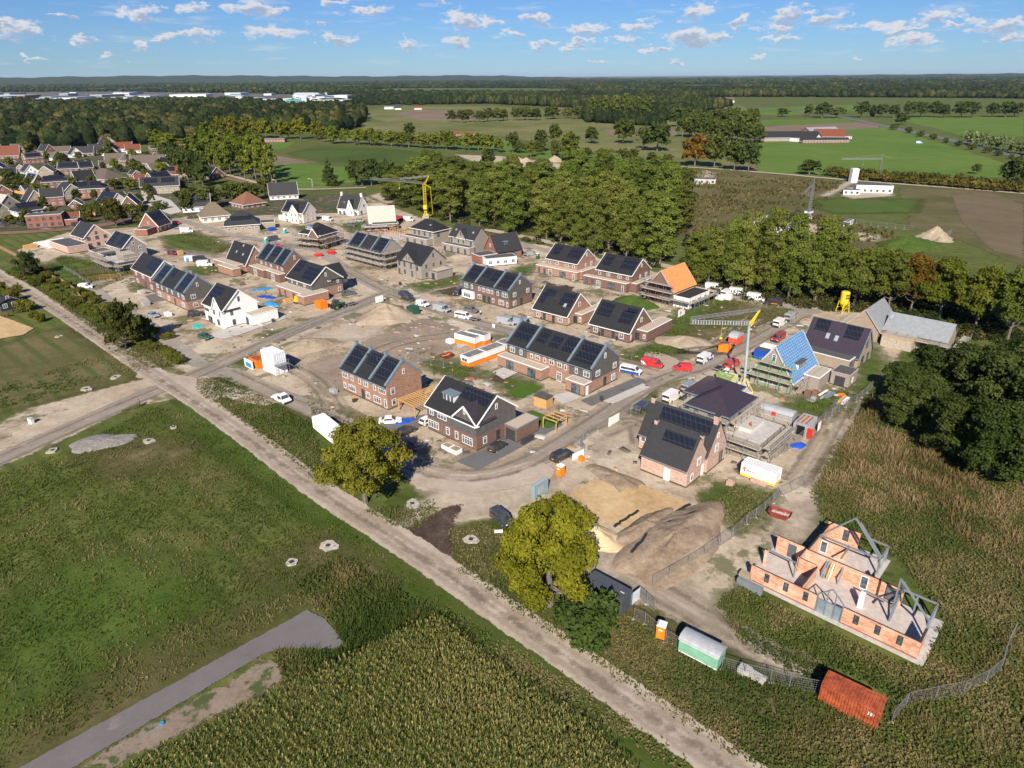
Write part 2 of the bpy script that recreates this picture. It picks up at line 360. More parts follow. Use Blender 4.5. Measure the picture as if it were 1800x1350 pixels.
g_asph = groundmat('dusty_asphalt', [(0.18, 0.162, 0.14), (0.235, 0.212, 0.185), (0.285, 0.255, 0.222), (0.36, 0.315, 0.265)], 0.05, 1.0, amp=0.35, fres=0.5, bump=0.05,
 extra=[((0.34, 0.29, 0.24), 0.09, 0.50, 0.66, 0.75)])
g_grey = groundmat('grey_asphalt', [(0.125, 0.115, 0.118), (0.142, 0.132, 0.134), (0.155, 0.145, 0.145), (0.19, 0.17, 0.155)], 0.09, 4.0, amp=0.16, fres=1.0, bump=0.04,
 extra=[((0.25, 0.215, 0.18), 0.12, 0.60, 0.70, 0.6)])
g_yel = groundmat('yellow_sand', [(0.30, 0.20, 0.10), (0.42, 0.29, 0.15), (0.50, 0.365, 0.20), (0.54, 0.42, 0.26)], 0.15, 1.3, amp=0.15, extra=[((0.34, 0.25, 0.15), 0.2, 0.55, 0.7, 0.5)])
g_soil = groundmat('dark_soil', [(0.035, 0.024, 0.018), (0.055, 0.038, 0.03), (0.08, 0.058, 0.045), (0.15, 0.115, 0.09)], 0.15, 2.0, amp=1.3, bump=0.6)
g_rubble = groundmat('brick_rubble', [(0.14, 0.105, 0.075), (0.22, 0.175, 0.13), (0.28, 0.23, 0.18), (0.50, 0.22, 0.12)], 0.1, 2.4, amp=1.5, extra=[((0.5, 0.17, 0.07), 0.9, 0.66, 0.70, 0.9)])
g_pave = groundmat('grey_paving', [(0.105, 0.108, 0.11), (0.13, 0.132, 0.135), (0.155, 0.155, 0.155)], 0.3, 4, amp=0.04, bump=0.05)
g_lpave = groundmat('light_paving', [(0.36, 0.34, 0.31), (0.44, 0.42, 0.39), (0.5, 0.48, 0.45)], 0.3, 4, amp=0.04, bump=0.05)
g_red = groundmat('red_brick_road', [(0.15, 0.085, 0.07), (0.20, 0.115, 0.095), (0.25, 0.155, 0.13)], 0.1, 2, amp=0.3, bump=0.05)
g_field = groundmat('pasture', [(0.055, 0.105, 0.014), (0.085, 0.15, 0.02), (0.11, 0.175, 0.03), (0.15, 0.175, 0.05)], 0.008, 0.15, amp=3, fres=0.06, bump=0.1, stripes=(-0.5, 14, (0.05, 0.09, 0.014), 0.4))
g_field2 = groundmat('olive_field', [(0.065, 0.085, 0.022), (0.11, 0.125, 0.036), (0.16, 0.155, 0.06), (0.22, 0.19, 0.09)], 0.008, 0.15, amp=4, fres=0.06, bump=0.1)
g_plough = groundmat('ploughed_field', [(0.13, 0.095, 0.06), (0.18, 0.135, 0.095), (0.22, 0.17, 0.125)], 0.01, 0.2, amp=3, fres=0.06, bump=0.1)
g_gard = groundmat('gardens', [(0.03, 0.045, 0.015), (0.055, 0.062, 0.028), (0.10, 0.085, 0.06), (0.17, 0.14, 0.11)], 0.09, 0.5, amp=2, extra=[((0.28, 0.18, 0.09), 0.12, 0.58, 0.64, 0.7), ((0.05, 0.085, 0.02), 0.10, 0.52, 0.6, 0.9), ((0.30, 0.28, 0.26), 0.16, 0.60, 0.66, 0.8)])
MB().quad((-45000, -2000, 0), (45000, -2000, 0), (45000, 60000, 0), (-45000, 60000, 0)).build('ground', g_meadow)['kind'] = 'structure'
P = lambda *p: ('p', list(p))
Ln = lambda w, *p: ('l', list(p), w)
# far fields
sheet('pasture', [P((1330, 306), (1332, 252), (1420, 232), (1560, 222), (1800, 297), (1800, 312), (1560, 312)),
 P((1555, 206), (1800, 205), (1800, 240), (1720, 248), (1640, 225)), P((1310, 201), (1330, 190), (1500, 184), (1520, 194), (1380, 203)),
 P((1338, 221), (1338, 211), (1500, 208), (1512, 215)), P((770, 256), (860, 240), (1010, 270), (1190, 250), (1215, 280), (1100, 300), (880, 268)),
 P((470, 276), (560, 290), (650, 297), (640, 315), (560, 334), (500, 332), (478, 300)),
 P((300, 262), (320, 236), (400, 240), (520, 250), (500, 262), (330, 268))], g_field, 4, 5)
sheet('nursery_field', [P((500, 270), (560, 256), (700, 262), (790, 276), (700, 292), (560, 284))], groundmat('nursery', [(0.03, 0.06, 0.01), (0.05, 0.085, 0.014), (0.07, 0.11, 0.02)], 0.02, 0.4, amp=2, stripes=(0.9, 9, (0.10, 0.11, 0.03), 0.6)), 4, 4)
sheet('olive_field', [P((560, 250), (640, 215), (880, 205), (1200, 210), (1330, 250), (1330, 300), (1190, 290), (1000, 262), (880, 238), (780, 250)),
 P((610, 200), (690, 186), (860, 186), (1010, 196), (900, 206), (680, 214)), P((1160, 192), (1300, 184), (1330, 200), (1200, 212))], g_field2, 5, 6)
sheet('ploughed_field', [P((1340, 222), (1510, 215), (1545, 219), (1545, 225), (1420, 230), (1340, 230)), P((690, 200), (740, 192), (880, 204), (850, 210), (740, 212)),
 P((460, 275), (480, 272), (560, 286), (480, 290)), P((1060, 228), (1190, 226), (1190, 238), (1080, 240)), P((940, 182), (1000, 180), (1060, 188), (980, 192))], g_plough, 4, 5)
sheet('scrubland', [P((1190, 330), (1210, 300), (1330, 302), (1480, 322), (1440, 372), (1600, 430), (1480, 450), (1200, 420), (1170, 380)),
 P((1580, 330), (1640, 322), (1800, 345), (1800, 470), (1680, 420), (1600, 400))], g_scrub, 2, 4)
sheet('brown_field', [P((1672, 343), (1740, 338), (1800, 360), (1800, 455), (1745, 440), (1690, 390))], groundmat('mown_brown', [(0.10, 0.08, 0.045), (0.14, 0.11, 0.065), (0.17, 0.14, 0.085)], 0.02, 0.5, amp=2, stripes=(2.2, 5, (0.09, 0.085, 0.04), 0.5)), 1.5, 3)
sheet('green_plot', [P((1430, 352), (1475, 348), (1620, 350), (1610, 374), (1470, 376), (1435, 366)), P((1120, 350), (1190, 350), (1195, 392), (1140, 420), (1100, 380))], g_lush, 1.5, 2)
# near meadows
sheet('striped_meadow', [P((-30, 620), (60, 585), (120, 576), (245, 655), (225, 676), (130, 694), (-30, 735))], groundmat('striped_brown_grass', [(0.055, 0.06, 0.02), (0.09, 0.088, 0.03), (0.13, 0.115, 0.05), (0.18, 0.15, 0.075)], 0.06, 1.2, amp=2, soft=1.5, stripes=(-0.733, 5, (0.06, 0.085, 0.018), 0.8)), 1, 2.5)
sheet('meadow_strip', [P((340, 690), (560, 870), (760, 1040), (1000, 1180), (1290, 1352), (1190, 1352), (900, 1190), (640, 1000), (470, 850), (280, 730))], g_lush, 1, 2.5)
sheet('lush_meadow', [P((-30, 1120), (60, 1020), (180, 960), (330, 990), (360, 1060), (200, 1160), (60, 1240), (-40, 1290)), P((350, 665), (400, 668), (470, 700), (545, 750), (560, 790), (570, 850), (500, 800), (440, 745))], g_lush, 1, 7)
sheet('dry_meadow', [P((160, 800), (230, 775), (330, 790), (300, 820), (200, 830)), P((470, 1000), (560, 960), (640, 1000), (600, 1040), (500, 1040)),
 P((90, 1290), (250, 1180), (480, 1060), (520, 1070), (130, 1290), (40, 1340)),
 P((1430, 850), (1500, 740), (1560, 790), (1640, 900), (1720, 1040), (1800, 1060), (1800, 860), (1700, 850), (1560, 770), (1520, 700), (1480, 760)),
 P((1010, 1090), (1130, 1080), (1320, 1190), (1450, 1230), (1500, 1300), (1300, 1330), (1150, 1210))], g_dry, 1, 4)
sheet('brown_verge', [P((20, 440), (80, 470), (200, 560), (330, 640), (250, 640), (150, 560), (50, 500)), P((640, 985), (760, 1090), (690, 1090), (600, 1040))], g_scrub, 1, 2)
# the building site
sheet('site_ground', [P((30, 440), (120, 408), (260, 398), (330, 380), (480, 372), (640, 345), (770, 395), (900, 425), (960, 432), (1150, 478), (1250, 500), (1420, 538), (1520, 552),
 (1600, 590), (1560, 660), (1510, 690), (1500, 745), (1420, 830), (1440, 880), (1405, 960), (1330, 1010), (1260, 1060), (1330, 1140), (1440, 1180), (1400, 1190), (1250, 1120),
 (1120, 1060), (1040, 1020), (990, 960), (940, 930), (890, 905), (800, 925), (780, 960), (770, 1010), (740, 980), (700, 935), (750, 880), (700, 830), (600, 760), (540, 720), (430, 665), (400, 655),
 (348, 668), (300, 640), (268, 580), (230, 560), (200, 540), (150, 505), (90, 470)),
 P((-40, 770), (40, 722), (160, 690), (245, 668), (300, 650), (330, 690), (300, 705), (235, 712), (130, 765), (0, 822), (-60, 850))], g_sand, 1.0, 2.2)
sheet('grass_patch', [P((285, 415), (345, 410), (412, 432), (380, 448), (300, 440)), P((1190, 555), (1210, 530), (1262, 520), (1320, 545), (1380, 545), (1330, 580), (1230, 600), (1150, 590)),
 P((1100, 625), (1150, 600), (1200, 615), (1120, 640)), P((940, 610), (925, 600), (920, 600)),
 P((850, 660), (880, 650), (935, 672), (950, 690), (905, 697)), P((430, 555), (480, 540), (500, 520), (440, 550)), P((1130, 600), (1190, 560), (1240, 560), (1230, 590)),
 P((700, 625), (760, 650), (820, 665), (830, 648), (780, 630), (730, 612)), P((700, 870), (760, 875), (780, 895), (740, 925), (690, 905)), P((790, 935), (860, 925), (900, 960), (960, 1040), (880, 1040), (800, 990)),
 P((1240, 880), (1290, 850), (1360, 870), (1350, 900), (1310, 930), (1260, 905)), P((1275, 1050), (1330, 1040), (1400, 1100), (1440, 1170), (1330, 1130), (1260, 1090)),
 P((1400, 700), (1490, 690), (1500, 720), (1440, 740), (1370, 720)), P((790, 520), (870, 500), (900, 480), (850, 490)), P((60, 480), (110, 450), (200, 462), (240, 480), (150, 500), (110, 520)),
 P((410, 640), (440, 625), (445, 640), (420, 650)), P((455, 590), (520, 575), (480, 600))], g_lush, 0.8, 1.5)
sheet('weed_patches', [P((860, 502), (905, 472), (942, 464), (930, 478), (880, 508)), P((725, 500), (780, 492), (812, 486), (800, 500), (740, 512)), P((1500, 640), (1530, 600), (1560, 640), (1540, 690), (1500, 690)), P((820, 440), (850, 425), (900, 440), (860, 452)), P((520, 400), (560, 395), (580, 405), (540, 412)), P((600, 395), (640, 390), (650, 402), (620, 408)), P((1240, 870), (1270, 858), (1300, 880), (1260, 900)), P((330, 470), (380, 465), (390, 480), (340, 486)), P((230, 500), (260, 492), (270, 505), (240, 512)), P((1380, 620), (1400, 600), (1420, 640), (1390, 650)), P((640, 560), (700, 540), (690, 560), (650, 575)), P((390, 735), (420, 725), (500, 790), (480, 800)), P((1110, 700), (1140, 690), (1150, 720), (1120, 730))], g_lush, 0.8, 1.5)
sheet('village_gardens', [P((-80, 275), (60, 262), (200, 262), (330, 290), (345, 345), (300, 385), (200, 400), (-80, 410)), P((330, 340), (480, 345), (640, 340), (650, 372), (480, 378), (330, 385))], g_gard, 1.2, 3)
sheet('dry_plot', [P((1230, 560), (1290, 530), (1400, 550), (1340, 590), (1240, 615), (1180, 635)), P((130, 480), (200, 465), (240, 480), (190, 498)), P((790, 940), (850, 940), (930, 1030), (870, 1040)),
 P((540, 705), (600, 720), (640, 745), (600, 760), (550, 735))], g_dry, 0.8, 1.5)
sheet('rubble_ground', [P((640, 600), (740, 560), (805, 575), (800, 610), (720, 650), (640, 690), (580, 700), (550, 690), (590, 650)), P((540, 640), (600, 620), (640, 650), (560, 690))], g_rubble, 0.8, 1.5)
sheet('pale_sand', [P((540, 590), (620, 560), (690, 570), (650, 595), (560, 605)), P((1050, 775), (1110, 745), (1120, 790), (1050, 800)), P((1370, 900), (1440, 880), (1420, 950), (1370, 960)),
 P((690, 935), (720, 900), (780, 850), (900, 850), (980, 830), (960, 860), (900, 895), (800, 905), (740, 920)), P((1100, 960), (1020, 1000), (1120, 1050), (1200, 1080), (1270, 1110), (1240, 1050), (1180, 1020))], g_pale, 0.8, 1.5)
sheet('pale_paving', [P(('s3' and 388, 580), (440, 566), (490, 548), (500, 556), (465, 570), (410, 590)), P((1095, 425 + 210), (1100, 640))], g_lpave, 0.5, 0.4)
sheet('site_road', [Ln(5.4, (-60, 836), (60, 780), (160, 737), (260, 690), (345, 660), (430, 620), (520, 580), (590, 556), (660, 525), (690, 512)),
 Ln(5.0, (560, 440), (600, 468), (650, 500), (720, 530), (800, 556), (880, 580), (960, 600), (1060, 635), (1150, 655)),
 Ln(5.2, (400, 655), (470, 688), (540, 715), (620, 755), (700, 800), (745, 832), (800, 846), (880, 838), (950, 805), (1010, 765), (1090, 712), (1150, 668), (1210, 655), (1265, 635), (1330, 585), (1410, 552)),
 Ln(4.6, (310, 385), (400, 412), (470, 425), (560, 440)), Ln(4.2, (240, 486), (185, 492), (160, 502), (180, 525), (250, 565), (300, 600), (350, 640)),
 Ln(4.6, (905, 425), (1000, 452), (1120, 482), (1240, 512), (1340, 530), (1430, 548)), Ln(5, (345, 660), (400, 655))], g_asph, 0.7, 1.0)
sheet('dirt_tracks', [Ln(7, (760, 840), (850, 850), (940, 830)), Ln(5, (345, 668), (400, 690), (470, 705)), Ln(5, (1130, 660), (1190, 640), (1150, 625))], g_path, 0.7, 1.5)
g_rut = groundmat('wheel_rut', [(0.30, 0.245, 0.18), (0.38, 0.32, 0.25), (0.46, 0.40, 0.32)], 0.12, 1.6, amp=0.5, soft=1.4, fres=0.25, bump=0.4); g_rutd = groundmat('dark_wheel_rut', [(0.15, 0.12, 0.09), (0.21, 0.17, 0.13), (0.27, 0.225, 0.175)], 0.12, 1.6, amp=0.7, soft=1.0, fres=0.25, bump=0.4)
def ruts(nm, lines, offs, w, mt):
 S = []
 for ln in lines:
  q_ = poly_world(ln)
  for _ in range(2): q_ = np.concatenate([q_[:1], np.stack([q_[:-1] * .75 + q_[1:] * .25, q_[:-1] * .25 + q_[1:] * .75], 1).reshape(-1, 2), q_[-1:]])
  t = np.gradient(q_, axis=0); t /= np.linalg.norm(t, axis=1, keepdims=True)
  for o in offs: S.append(('w', q_ + np.stack([-t[:, 1], t[:, 0]], 1) * o, w))
 sheet(nm, S, mt, 0.4, 0.8)
RL = [[(-60, 836), (160, 737), (345, 660), (520, 580), (690, 512)], [(600, 468), (720, 530), (880, 580), (1150, 655)], [(400, 655), (470, 688), (620, 755), (745, 832), (880, 838), (1010, 765), (1150, 668), (1265, 635), (1410, 552)], [(620, 640), (700, 600), (790, 590)], [(1060, 760), (1120, 735), (1130, 780)], [(820, 505), (900, 500), (960, 520)], [(1100, 1010), (1200, 1060), (1330, 1150), (1430, 1190)], [(500, 640), (560, 670), (590, 720)], [(1180, 600), (1240, 625), (1330, 560)], [(1490, 700), (1440, 790), (1400, 850)], [(300, 440), (420, 455), (560, 452)]]
ruts('wheel_ruts', RL, (-1.9, 1.4), .22, g_rutd); ruts('pale_wheel_ruts', RL, (-1.1, .6, 2.6), .4, g_rut)
sheet('dark_soil', [P((708, 935), (745, 915), (790, 890), (812, 888), (800, 915), (790, 940), (800, 985), (790, 1000), (745, 970)), P((765, 500 + 12), (800, 505), (830, 515), (790, 520)), P((965, 498), (1010, 505), (1000, 515), (950, 508)),
 P((880, 660), (860, 668), (890, 675))], g_soil, 0.5, 1.2)
sheet('gravel_path', [Ln(5.2, (-40, 462), (40, 505), (120, 557), (200, 610), (265, 655), (340, 700), (400, 742), (480, 800), (560, 862), (640, 912), (720, 962), (800, 1018), (900, 1088), (1000, 1152), (1100, 1225), (1200, 1292), (1320, 1375)),
 Ln(4, (255, 660), (300, 665), (345, 672), (370, 700)), Ln(3.5, (700, 940), (740, 985), (800, 1015))], g_path, 0.6, 0.7)
ruts('path_ruts', [[(-40, 462), (120, 557), (265, 655), (400, 742), (560, 862), (720, 962), (900, 1088), (1100, 1225), (1320, 1375)]], (-1.3, .9), .45, g_rut); ruts('path_dark_ruts', [[(-40, 462), (120, 557), (265, 655), (400, 742), (560, 862), (720, 962), (900, 1088), (1100, 1225), (1320, 1375)]], (-.3,), .25, g_rutd)
sheet('asphalt_strip', [P((15, 1362), (540, 1074), (572, 1090), (606, 1130), (590, 1142), (500, 1140), (465, 1150), (110, 1362))], g_grey, 0.35, 0.5)
sheet('sandy_verge', [P((140, 1350), (240, 1290), (400, 1200), (455, 1160), (500, 1168), (505, 1195), (430, 1235), (300, 1300), (200, 1352))], groundmat('verge_sand', [(0.16, 0.125, 0.09), (0.22, 0.175, 0.135), (0.27, 0.22, 0.175)], 0.2, 2, amp=1.5, extra=[((0.05, 0.08, 0.02), 0.35, 0.52, 0.6, 0.9)]), 0.5, 1.5)
sheet('yellow_sand', [P((1000, 870), (1045, 843), (1062, 848), (1078, 855), (1090, 868), (1115, 847), (1208, 885), (1180, 905), (1150, 935), (1080, 925), (1030, 910)), P((1110, 945), (1170, 905), (1185, 912), (1120, 950))], g_yel, 0.4, 0.4)
sheet('driveway', [P((800, 812), (855, 790), (860, 765), (935, 735), (950, 748), (985, 742), (990, 748), (840, 828)), P((1020, 705), (1040, 715), (1140, 672), (1120, 664)),
 P((630, 748), (760, 728), (765, 740), (690, 772)), P((255, 520), (285, 515), (300, 527), (265, 532))], g_pave, 0.4, 0.3)
sheet('patio', [P((865, 655), (890, 645), (912, 655), (885, 668)), P((965, 698), (1000, 690), (1022, 700), (990, 712)), P((1060, 706), (1130, 675), (1143, 682), (1075, 712)), P((1400, 588 - 400), (1401, 188)),
 P((360, 592), (395, 578), (500, 552), (503, 560), (420, 590), (395, 597))], g_lpave, 0.4, 0.3)
sheet('garden_lawn', [P((890, 690), (930, 674), (955, 682), (918, 702)), P((915, 730), (935, 722), (990, 742), (965, 755), (930, 745))], groundmat('garden_turf', [(0.05, 0.10, 0.012), (0.065, 0.13, 0.018)], 0.3, 4, amp=0.1), 0.4, 0.3)
sheet('brick_street', [Ln(7, (-40, 412), (60, 408), (160, 400), (240, 385), (300, 372)), Ln(5, (-20, 402), (80, 385), (140, 388)), Ln(6, (150, 330), (240, 352), (320, 375)), Ln(5, (450, 325), (520, 335), (560, 330)),
 Ln(5, (330, 300), (440, 322), (470, 330))], g_red, 1.0, 1.0)
sheet('paddock_sand', [P((-20, 560), (0, 556), (60, 578), (40, 590), (-20, 600))], g_yel, 0.6, 1)
sheet('site_yard', [P((1215, 310), (1240, 300), (1260, 305), (1240, 325), (1205, 326)), P((1480, 345), (1490, 330), (1560, 330), (1570, 345), (1500, 350)), Ln(5, (1450, 345), (1500, 318), (1515, 300)),
 P((1330, 400), (1400, 390), (1550, 415), (1540, 425), (1370, 420)), P((800, 272), (880, 275), (1000, 290), (980, 298), (850, 292)), P((650, 345), (700, 330), (720, 345), (680, 360))], g_pale, 1.2, 2)
sheet('back_lane', [Ln(5, (860, 405), (960, 425), (1100, 455), (1230, 480), (1400, 520), (1560, 550), (1700, 590)), Ln(5, (1180, 292), (1330, 302), (1500, 318), (1640, 328), (1820, 342)), Ln(4, (330, 290), (440, 318), (500, 335), (640, 330))], g_path, 1.2, 1.5)
sheet('highway', [Ln(13, (1400, 196), (1490, 207), (1600, 232), (1700, 252), (1830, 286)), Ln(10, (1300, 186), (1400, 196))], groundmat('highway_asphalt', [(0.12, 0.12, 0.125), (0.15, 0.15, 0.155)], 0.02, 1, amp=0.4, bump=0), 3, 2)
sheet('parking_lot', [P((240, 352), (262, 340), (300, 352), (320, 372), (300, 378))], g_lpave, 1, 1)
sheet('industrial_ground', [P((-200, 180), (-100, 160), (200, 158), (620, 166), (640, 182), (520, 190), (200, 190))], groundmat('pale_yard', [(0.07, 0.08, 0.06), (0.16, 0.155, 0.145)], 0.005, 0.1, amp=8, fres=0.02), 12, 10)
# vegetation
def leafmat(name, stops, trans=0.35, tint=True, scale=None):
 m = bpy.data.materials.new(name); m.use_nodes = True; t = m.node_tree; t.nodes.clear()
 at = t.nodes.new('ShaderNodeAttribute'); at.attribute_name = 'v'
 oi = t.nodes.new('ShaderNodeObjectInfo')
 f = at.outputs['Fac']
 if tint: f = M(t, 'ADD', f, M(t, 'MULTIPLY', M(t, 'SUBTRACT', oi.outputs['Random'], 0.5), 0.3))
 if scale: f = M(t, 'ADD', M(t, 'MULTIPLY', f, 0.6), M(t, 'MULTIPLY', noise(t, t.nodes.new('ShaderNodeNewGeometry').outputs['Position'], scale, 3), 0.4))
 col = ramp(t, f, stops)
 if tint: col = mixc(t, 1.0, col, oi.outputs['Color'], 'MULTIPLY')
 d = t.nodes.new('ShaderNodeBsdfDiffuse'); tr = t.nodes.new('ShaderNodeBsdfTranslucent'); ms = t.nodes.new('ShaderNodeMixShader'); o = t.nodes.new('ShaderNodeOutputMaterial')
 ms.inputs[0].default_value = trans
 t.links.new(col, d.inputs[0]); t.links.new(col, tr.inputs[0]); t.links.new(d.outputs[0], ms.inputs[1]); t.links.new(tr.outputs[0], ms.inputs[2]); t.links.new(ms.outputs[0], o.inputs[0])
 MATS[name] = m; return m
m_leaf = leafmat('leaves', [(0.0, (0.04, 0.055, 0.014)), (0.4, (0.08, 0.105, 0.025)), (0.7, (0.115, 0.14, 0.035)), (1.0, (0.18, 0.19, 0.06))])
m_bark = plain('bark', (0.16, 0.14, 0.115), 0.95, var=0.3, vscale=3)
def quads_at(Cn, N, size, rng, aspect=0.8):
 """a leaf-clump quad at every centre, facing its normal"""
 n = len(Cn); N = N / np.linalg.norm(N, axis=1, keepdims=True)
 r = rng.normal(size=(n, 3)); T = np.cross(N, r); T /= np.linalg.norm(T, axis=1, keepdims=True); B = np.cross(N, T)
 s = (size * rng.uniform(0.6, 1.3, n))[:, None]
 k = N * s * 0.25
 V = np.stack([Cn - T * s + k * rng.uniform(-1, 1, (n, 1)), Cn - B * s * aspect - k, Cn + T * s + k, Cn + B * s * aspect + k * rng.uniform(-1, 1, (n, 1))], 1).reshape(-1, 3)
 return V, np.arange(4 * n).reshape(n, 4)
def crown_mesh(name, lobes, nleaf, size, seed, squash=1.0):
 rng = np.random.default_rng(seed); L = np.array(lobes); w = L[:, 3] ** 2; w /= w.sum()
 idx = rng.choice(len(L), nleaf, p=w); d = rng.normal(size=(nleaf, 3)); d[:, 2] = np.where(d[:, 2] < -0.3, -d[:, 2] * 0.5, d[:, 2]); d /= np.linalg.norm(d, axis=1, keepdims=True)
 ph = rng.uniform(0, 6, (len(L), 3))
 bump = 1 + 0.30 * np.sin(d[:, 0] * 5 + ph[idx, 0]) * np.sin(d[:, 1] * 6 + ph[idx, 1]) + 0.12 * np.sin(d[:, 2] * 9 + ph[idx, 2])
 rad = L[idx, 3] * bump * (1 - 0.45 * rng.random(nleaf) ** 2.2)
 Cn = L[idx, :3] + d * rad[:, None] * np.array([1, 1, squash])
 N = d + rng.normal(size=d.shape) * 0.75 + np.array([0, 0, 0.25])
 V, Fq = quads_at(Cn, N, size, rng)
 v = np.clip(0.5 + 0.18 * (rng.random(len(L))[idx] - 0.5) * 2 + 0.30 * (rng.random(nleaf) - 0.5) + 0.15 * (bump - 1), 0, 1)
 return np_mesh(name, V, Fq, m_leaf, {'v': ('FACE', v)}, add=False)
def trunk_mesh(name, h, r, limbs, seed):
 b = MB(); rg = random.Random(seed); z = 0; p = Vector((0, 0, -0.2)); segs = 5
 for k in range(segs):
  q = Vector((rg.uniform(-.03, .03) * h, rg.uniform(-.03, .03) * h, h * (k + 1) / segs)); q.x *= 0.5; q.y *= 0.5
  b.tube(p, q, r * (1.15 - k * 0.17), r * (1.15 - (k + 1) * 0.17), 7); p = q
 for (x, y, zz, rr) in limbs:
  s = Vector((0, 0, min(h * 0.95, zz * 0.55))); m = (s + Vector((x, y, zz))) / 2 + Vector((0, 0, -0.05 * h))
  b.tube(s, m, r * 0.42, r * 0.26, 5); b.tube(m, (x, y, zz), r * 0.26, r * 0.1, 5)
 me = bpy.data.meshes.new(name); me.from_pydata(b.v, [], b.f); me.materials.append(m_bark); return me
def lobes_round(seed, R, H, z0, n, lr=0.42):
 rg = random.Random(seed); out = [(0, 0, (z0 + H) / 2, R * 0.5)]
 for k in range(n):
  a = 2.4 * k + rg.uniform(-.4, .4); t = (k + 0.5) / n; zz = z0 + (H - z0) * (0.12 + 0.78 * t)
  prof = math.sin(PI * min(1, 0.22 + 0.72 * t)) ** 0.7
  env = 1 + .17 * math.sin(2 * a + seed) + .12 * math.sin(3 * a + 2 * seed + 4 * t); rr = R * prof * rg.uniform(0.5, 0.9) * env; s = R * lr * rg.uniform(0.55, 1.2)
  out.append((rr * math.cos(a), rr * math.sin(a), min(zz, H - s * 0.9), s))
 return out
def lobes_tall(seed, R, H, z0, n):
 rg = random.Random(seed); out = []
 for k in range(n):
  t = (k + 0.5) / n; a = 2.4 * k + rg.uniform(-.5, .5); zz = z0 + (H - z0) * t; prof = math.sin(PI * (0.16 + 0.70 * t)) ** 0.6
  rr = R * prof * rg.uniform(0.3, 0.8) * (1 + .2 * math.sin(2 * a + seed)); s = R * prof * rg.uniform(0.28, 0.52)
  out.append((rr * math.cos(a), rr * math.sin(a), min(zz, H - s * 0.8), s))
 return out
VAR = {}
def variant(key, lobes, H, R, nleaf, size, tr, seed, squash=1.0):
 c = crown_mesh(key + '_crown', lobes, nleaf, size, seed, squash)
 t = trunk_mesh(key + '_trunk', H * tr[0], tr[1], [l for l in lobes if l[3] < R * 0.9][:tr[2]], seed)
 VAR[key] = (c, t, H, R)
def simple_variant(key, lobes, H, R, nleaf, size, tr, seed):
 """far trees: crown and trunk in one mesh"""
 variant(key, lobes, H, R, nleaf, size, tr, seed); c, t, H, R = VAR[key]
 b = bmesh.new(); b.from_mesh(c); n = len(b.faces); b.from_mesh(t); b.faces.ensure_lookup_table()
 for f in b.faces[n:]: f.material_index = 1
 me = bpy.data.meshes.new(key); b.to_mesh(me); b.free(); me.materials.append(m_leaf); me.materials.append(m_bark); VAR[key] = (me, None, H, R)
variant('oakA', lobes_round(1, 7, 14, 2.2, 40, 0.24), 14, 7, 34000, 0.17, (0.75, 0.45, 12), 1)
variant('oakB', lobes_round(5, 7, 14, 1.6, 44, 0.23), 14, 7, 36000, 0.17, (0.75, 0.45, 12), 2)
for k in range(3): variant('big%d' % k, lobes_round(10 + k, 8, 16, 1.5, 40, 0.29), 16, 8, 26000, 0.25, (0.7, 0.45, 10), 10 + k)
for k in range(4): variant('poplar%d' % k, lobes_tall(20 + k, 5.5, 24, 2.5, 30), 24, 5.5, 15000, 0.25, (0.85, 0.33, 12), 20 + k)
for k in range(4): variant('round%d' % k, lobes_round(30 + k, 6, 15, 3.5, 24, 0.30), 15, 6, 12000, 0.25, (0.7, 0.3, 9), 30 + k)
variant('sparse0', lobes_round(41, 5, 9, 1.0, 22, 0.27), 9, 5, 5500, 0.26, (0.8, 0.22, 14), 41)
variant('sparse1', lobes_round(42, 5, 9, 1.0, 24, 0.25), 9, 5, 5000, 0.26, (0.8, 0.22, 14), 42)
for k in range(3): variant('bush%d' % k, lobes_round(50 + k, 3, 3.6, 0.2, 14, 0.42), 3.6, 3, 5000, 0.20, (0.5, 0.08, 8), 50 + k, 0.85)
for k in range(4): simple_variant('far_round%d' % k, lobes_round(60 + k, 6, 13, 2.0, 13, 0.38), 13, 6, 900, 0.75, (0.6, 0.32, 3), 60 + k)
for k in range(3): simple_variant('far_tall%d' % k, lobes_tall(70 + k, 5, 22, 4, 14), 22, 5, 900, 0.75, (0.7, 0.32, 3), 70 + k)
simple_variant('far_bush', lobes_round(80, 3, 3.4, 0.1, 9, 0.45), 3.4, 3, 500, 0.45, (0.4, 0.08, 2), 80)
def cone_lobes(R, H):
 return [(math.cos(2.4 * k) * R * (1 - k / 16) * 0.45, math.sin(2.4 * k) * R * (1 - k / 16) * 0.45, 1 + (H - 1.6) * k / 16, R * (1.05 - k / 16) * 0.55) for k in range(16)]
simple_variant('conifer', cone_lobes(4, 15), 15, 4, 3000, 0.4, (0.6, 0.25, 3), 90)
TREE_N = [0]
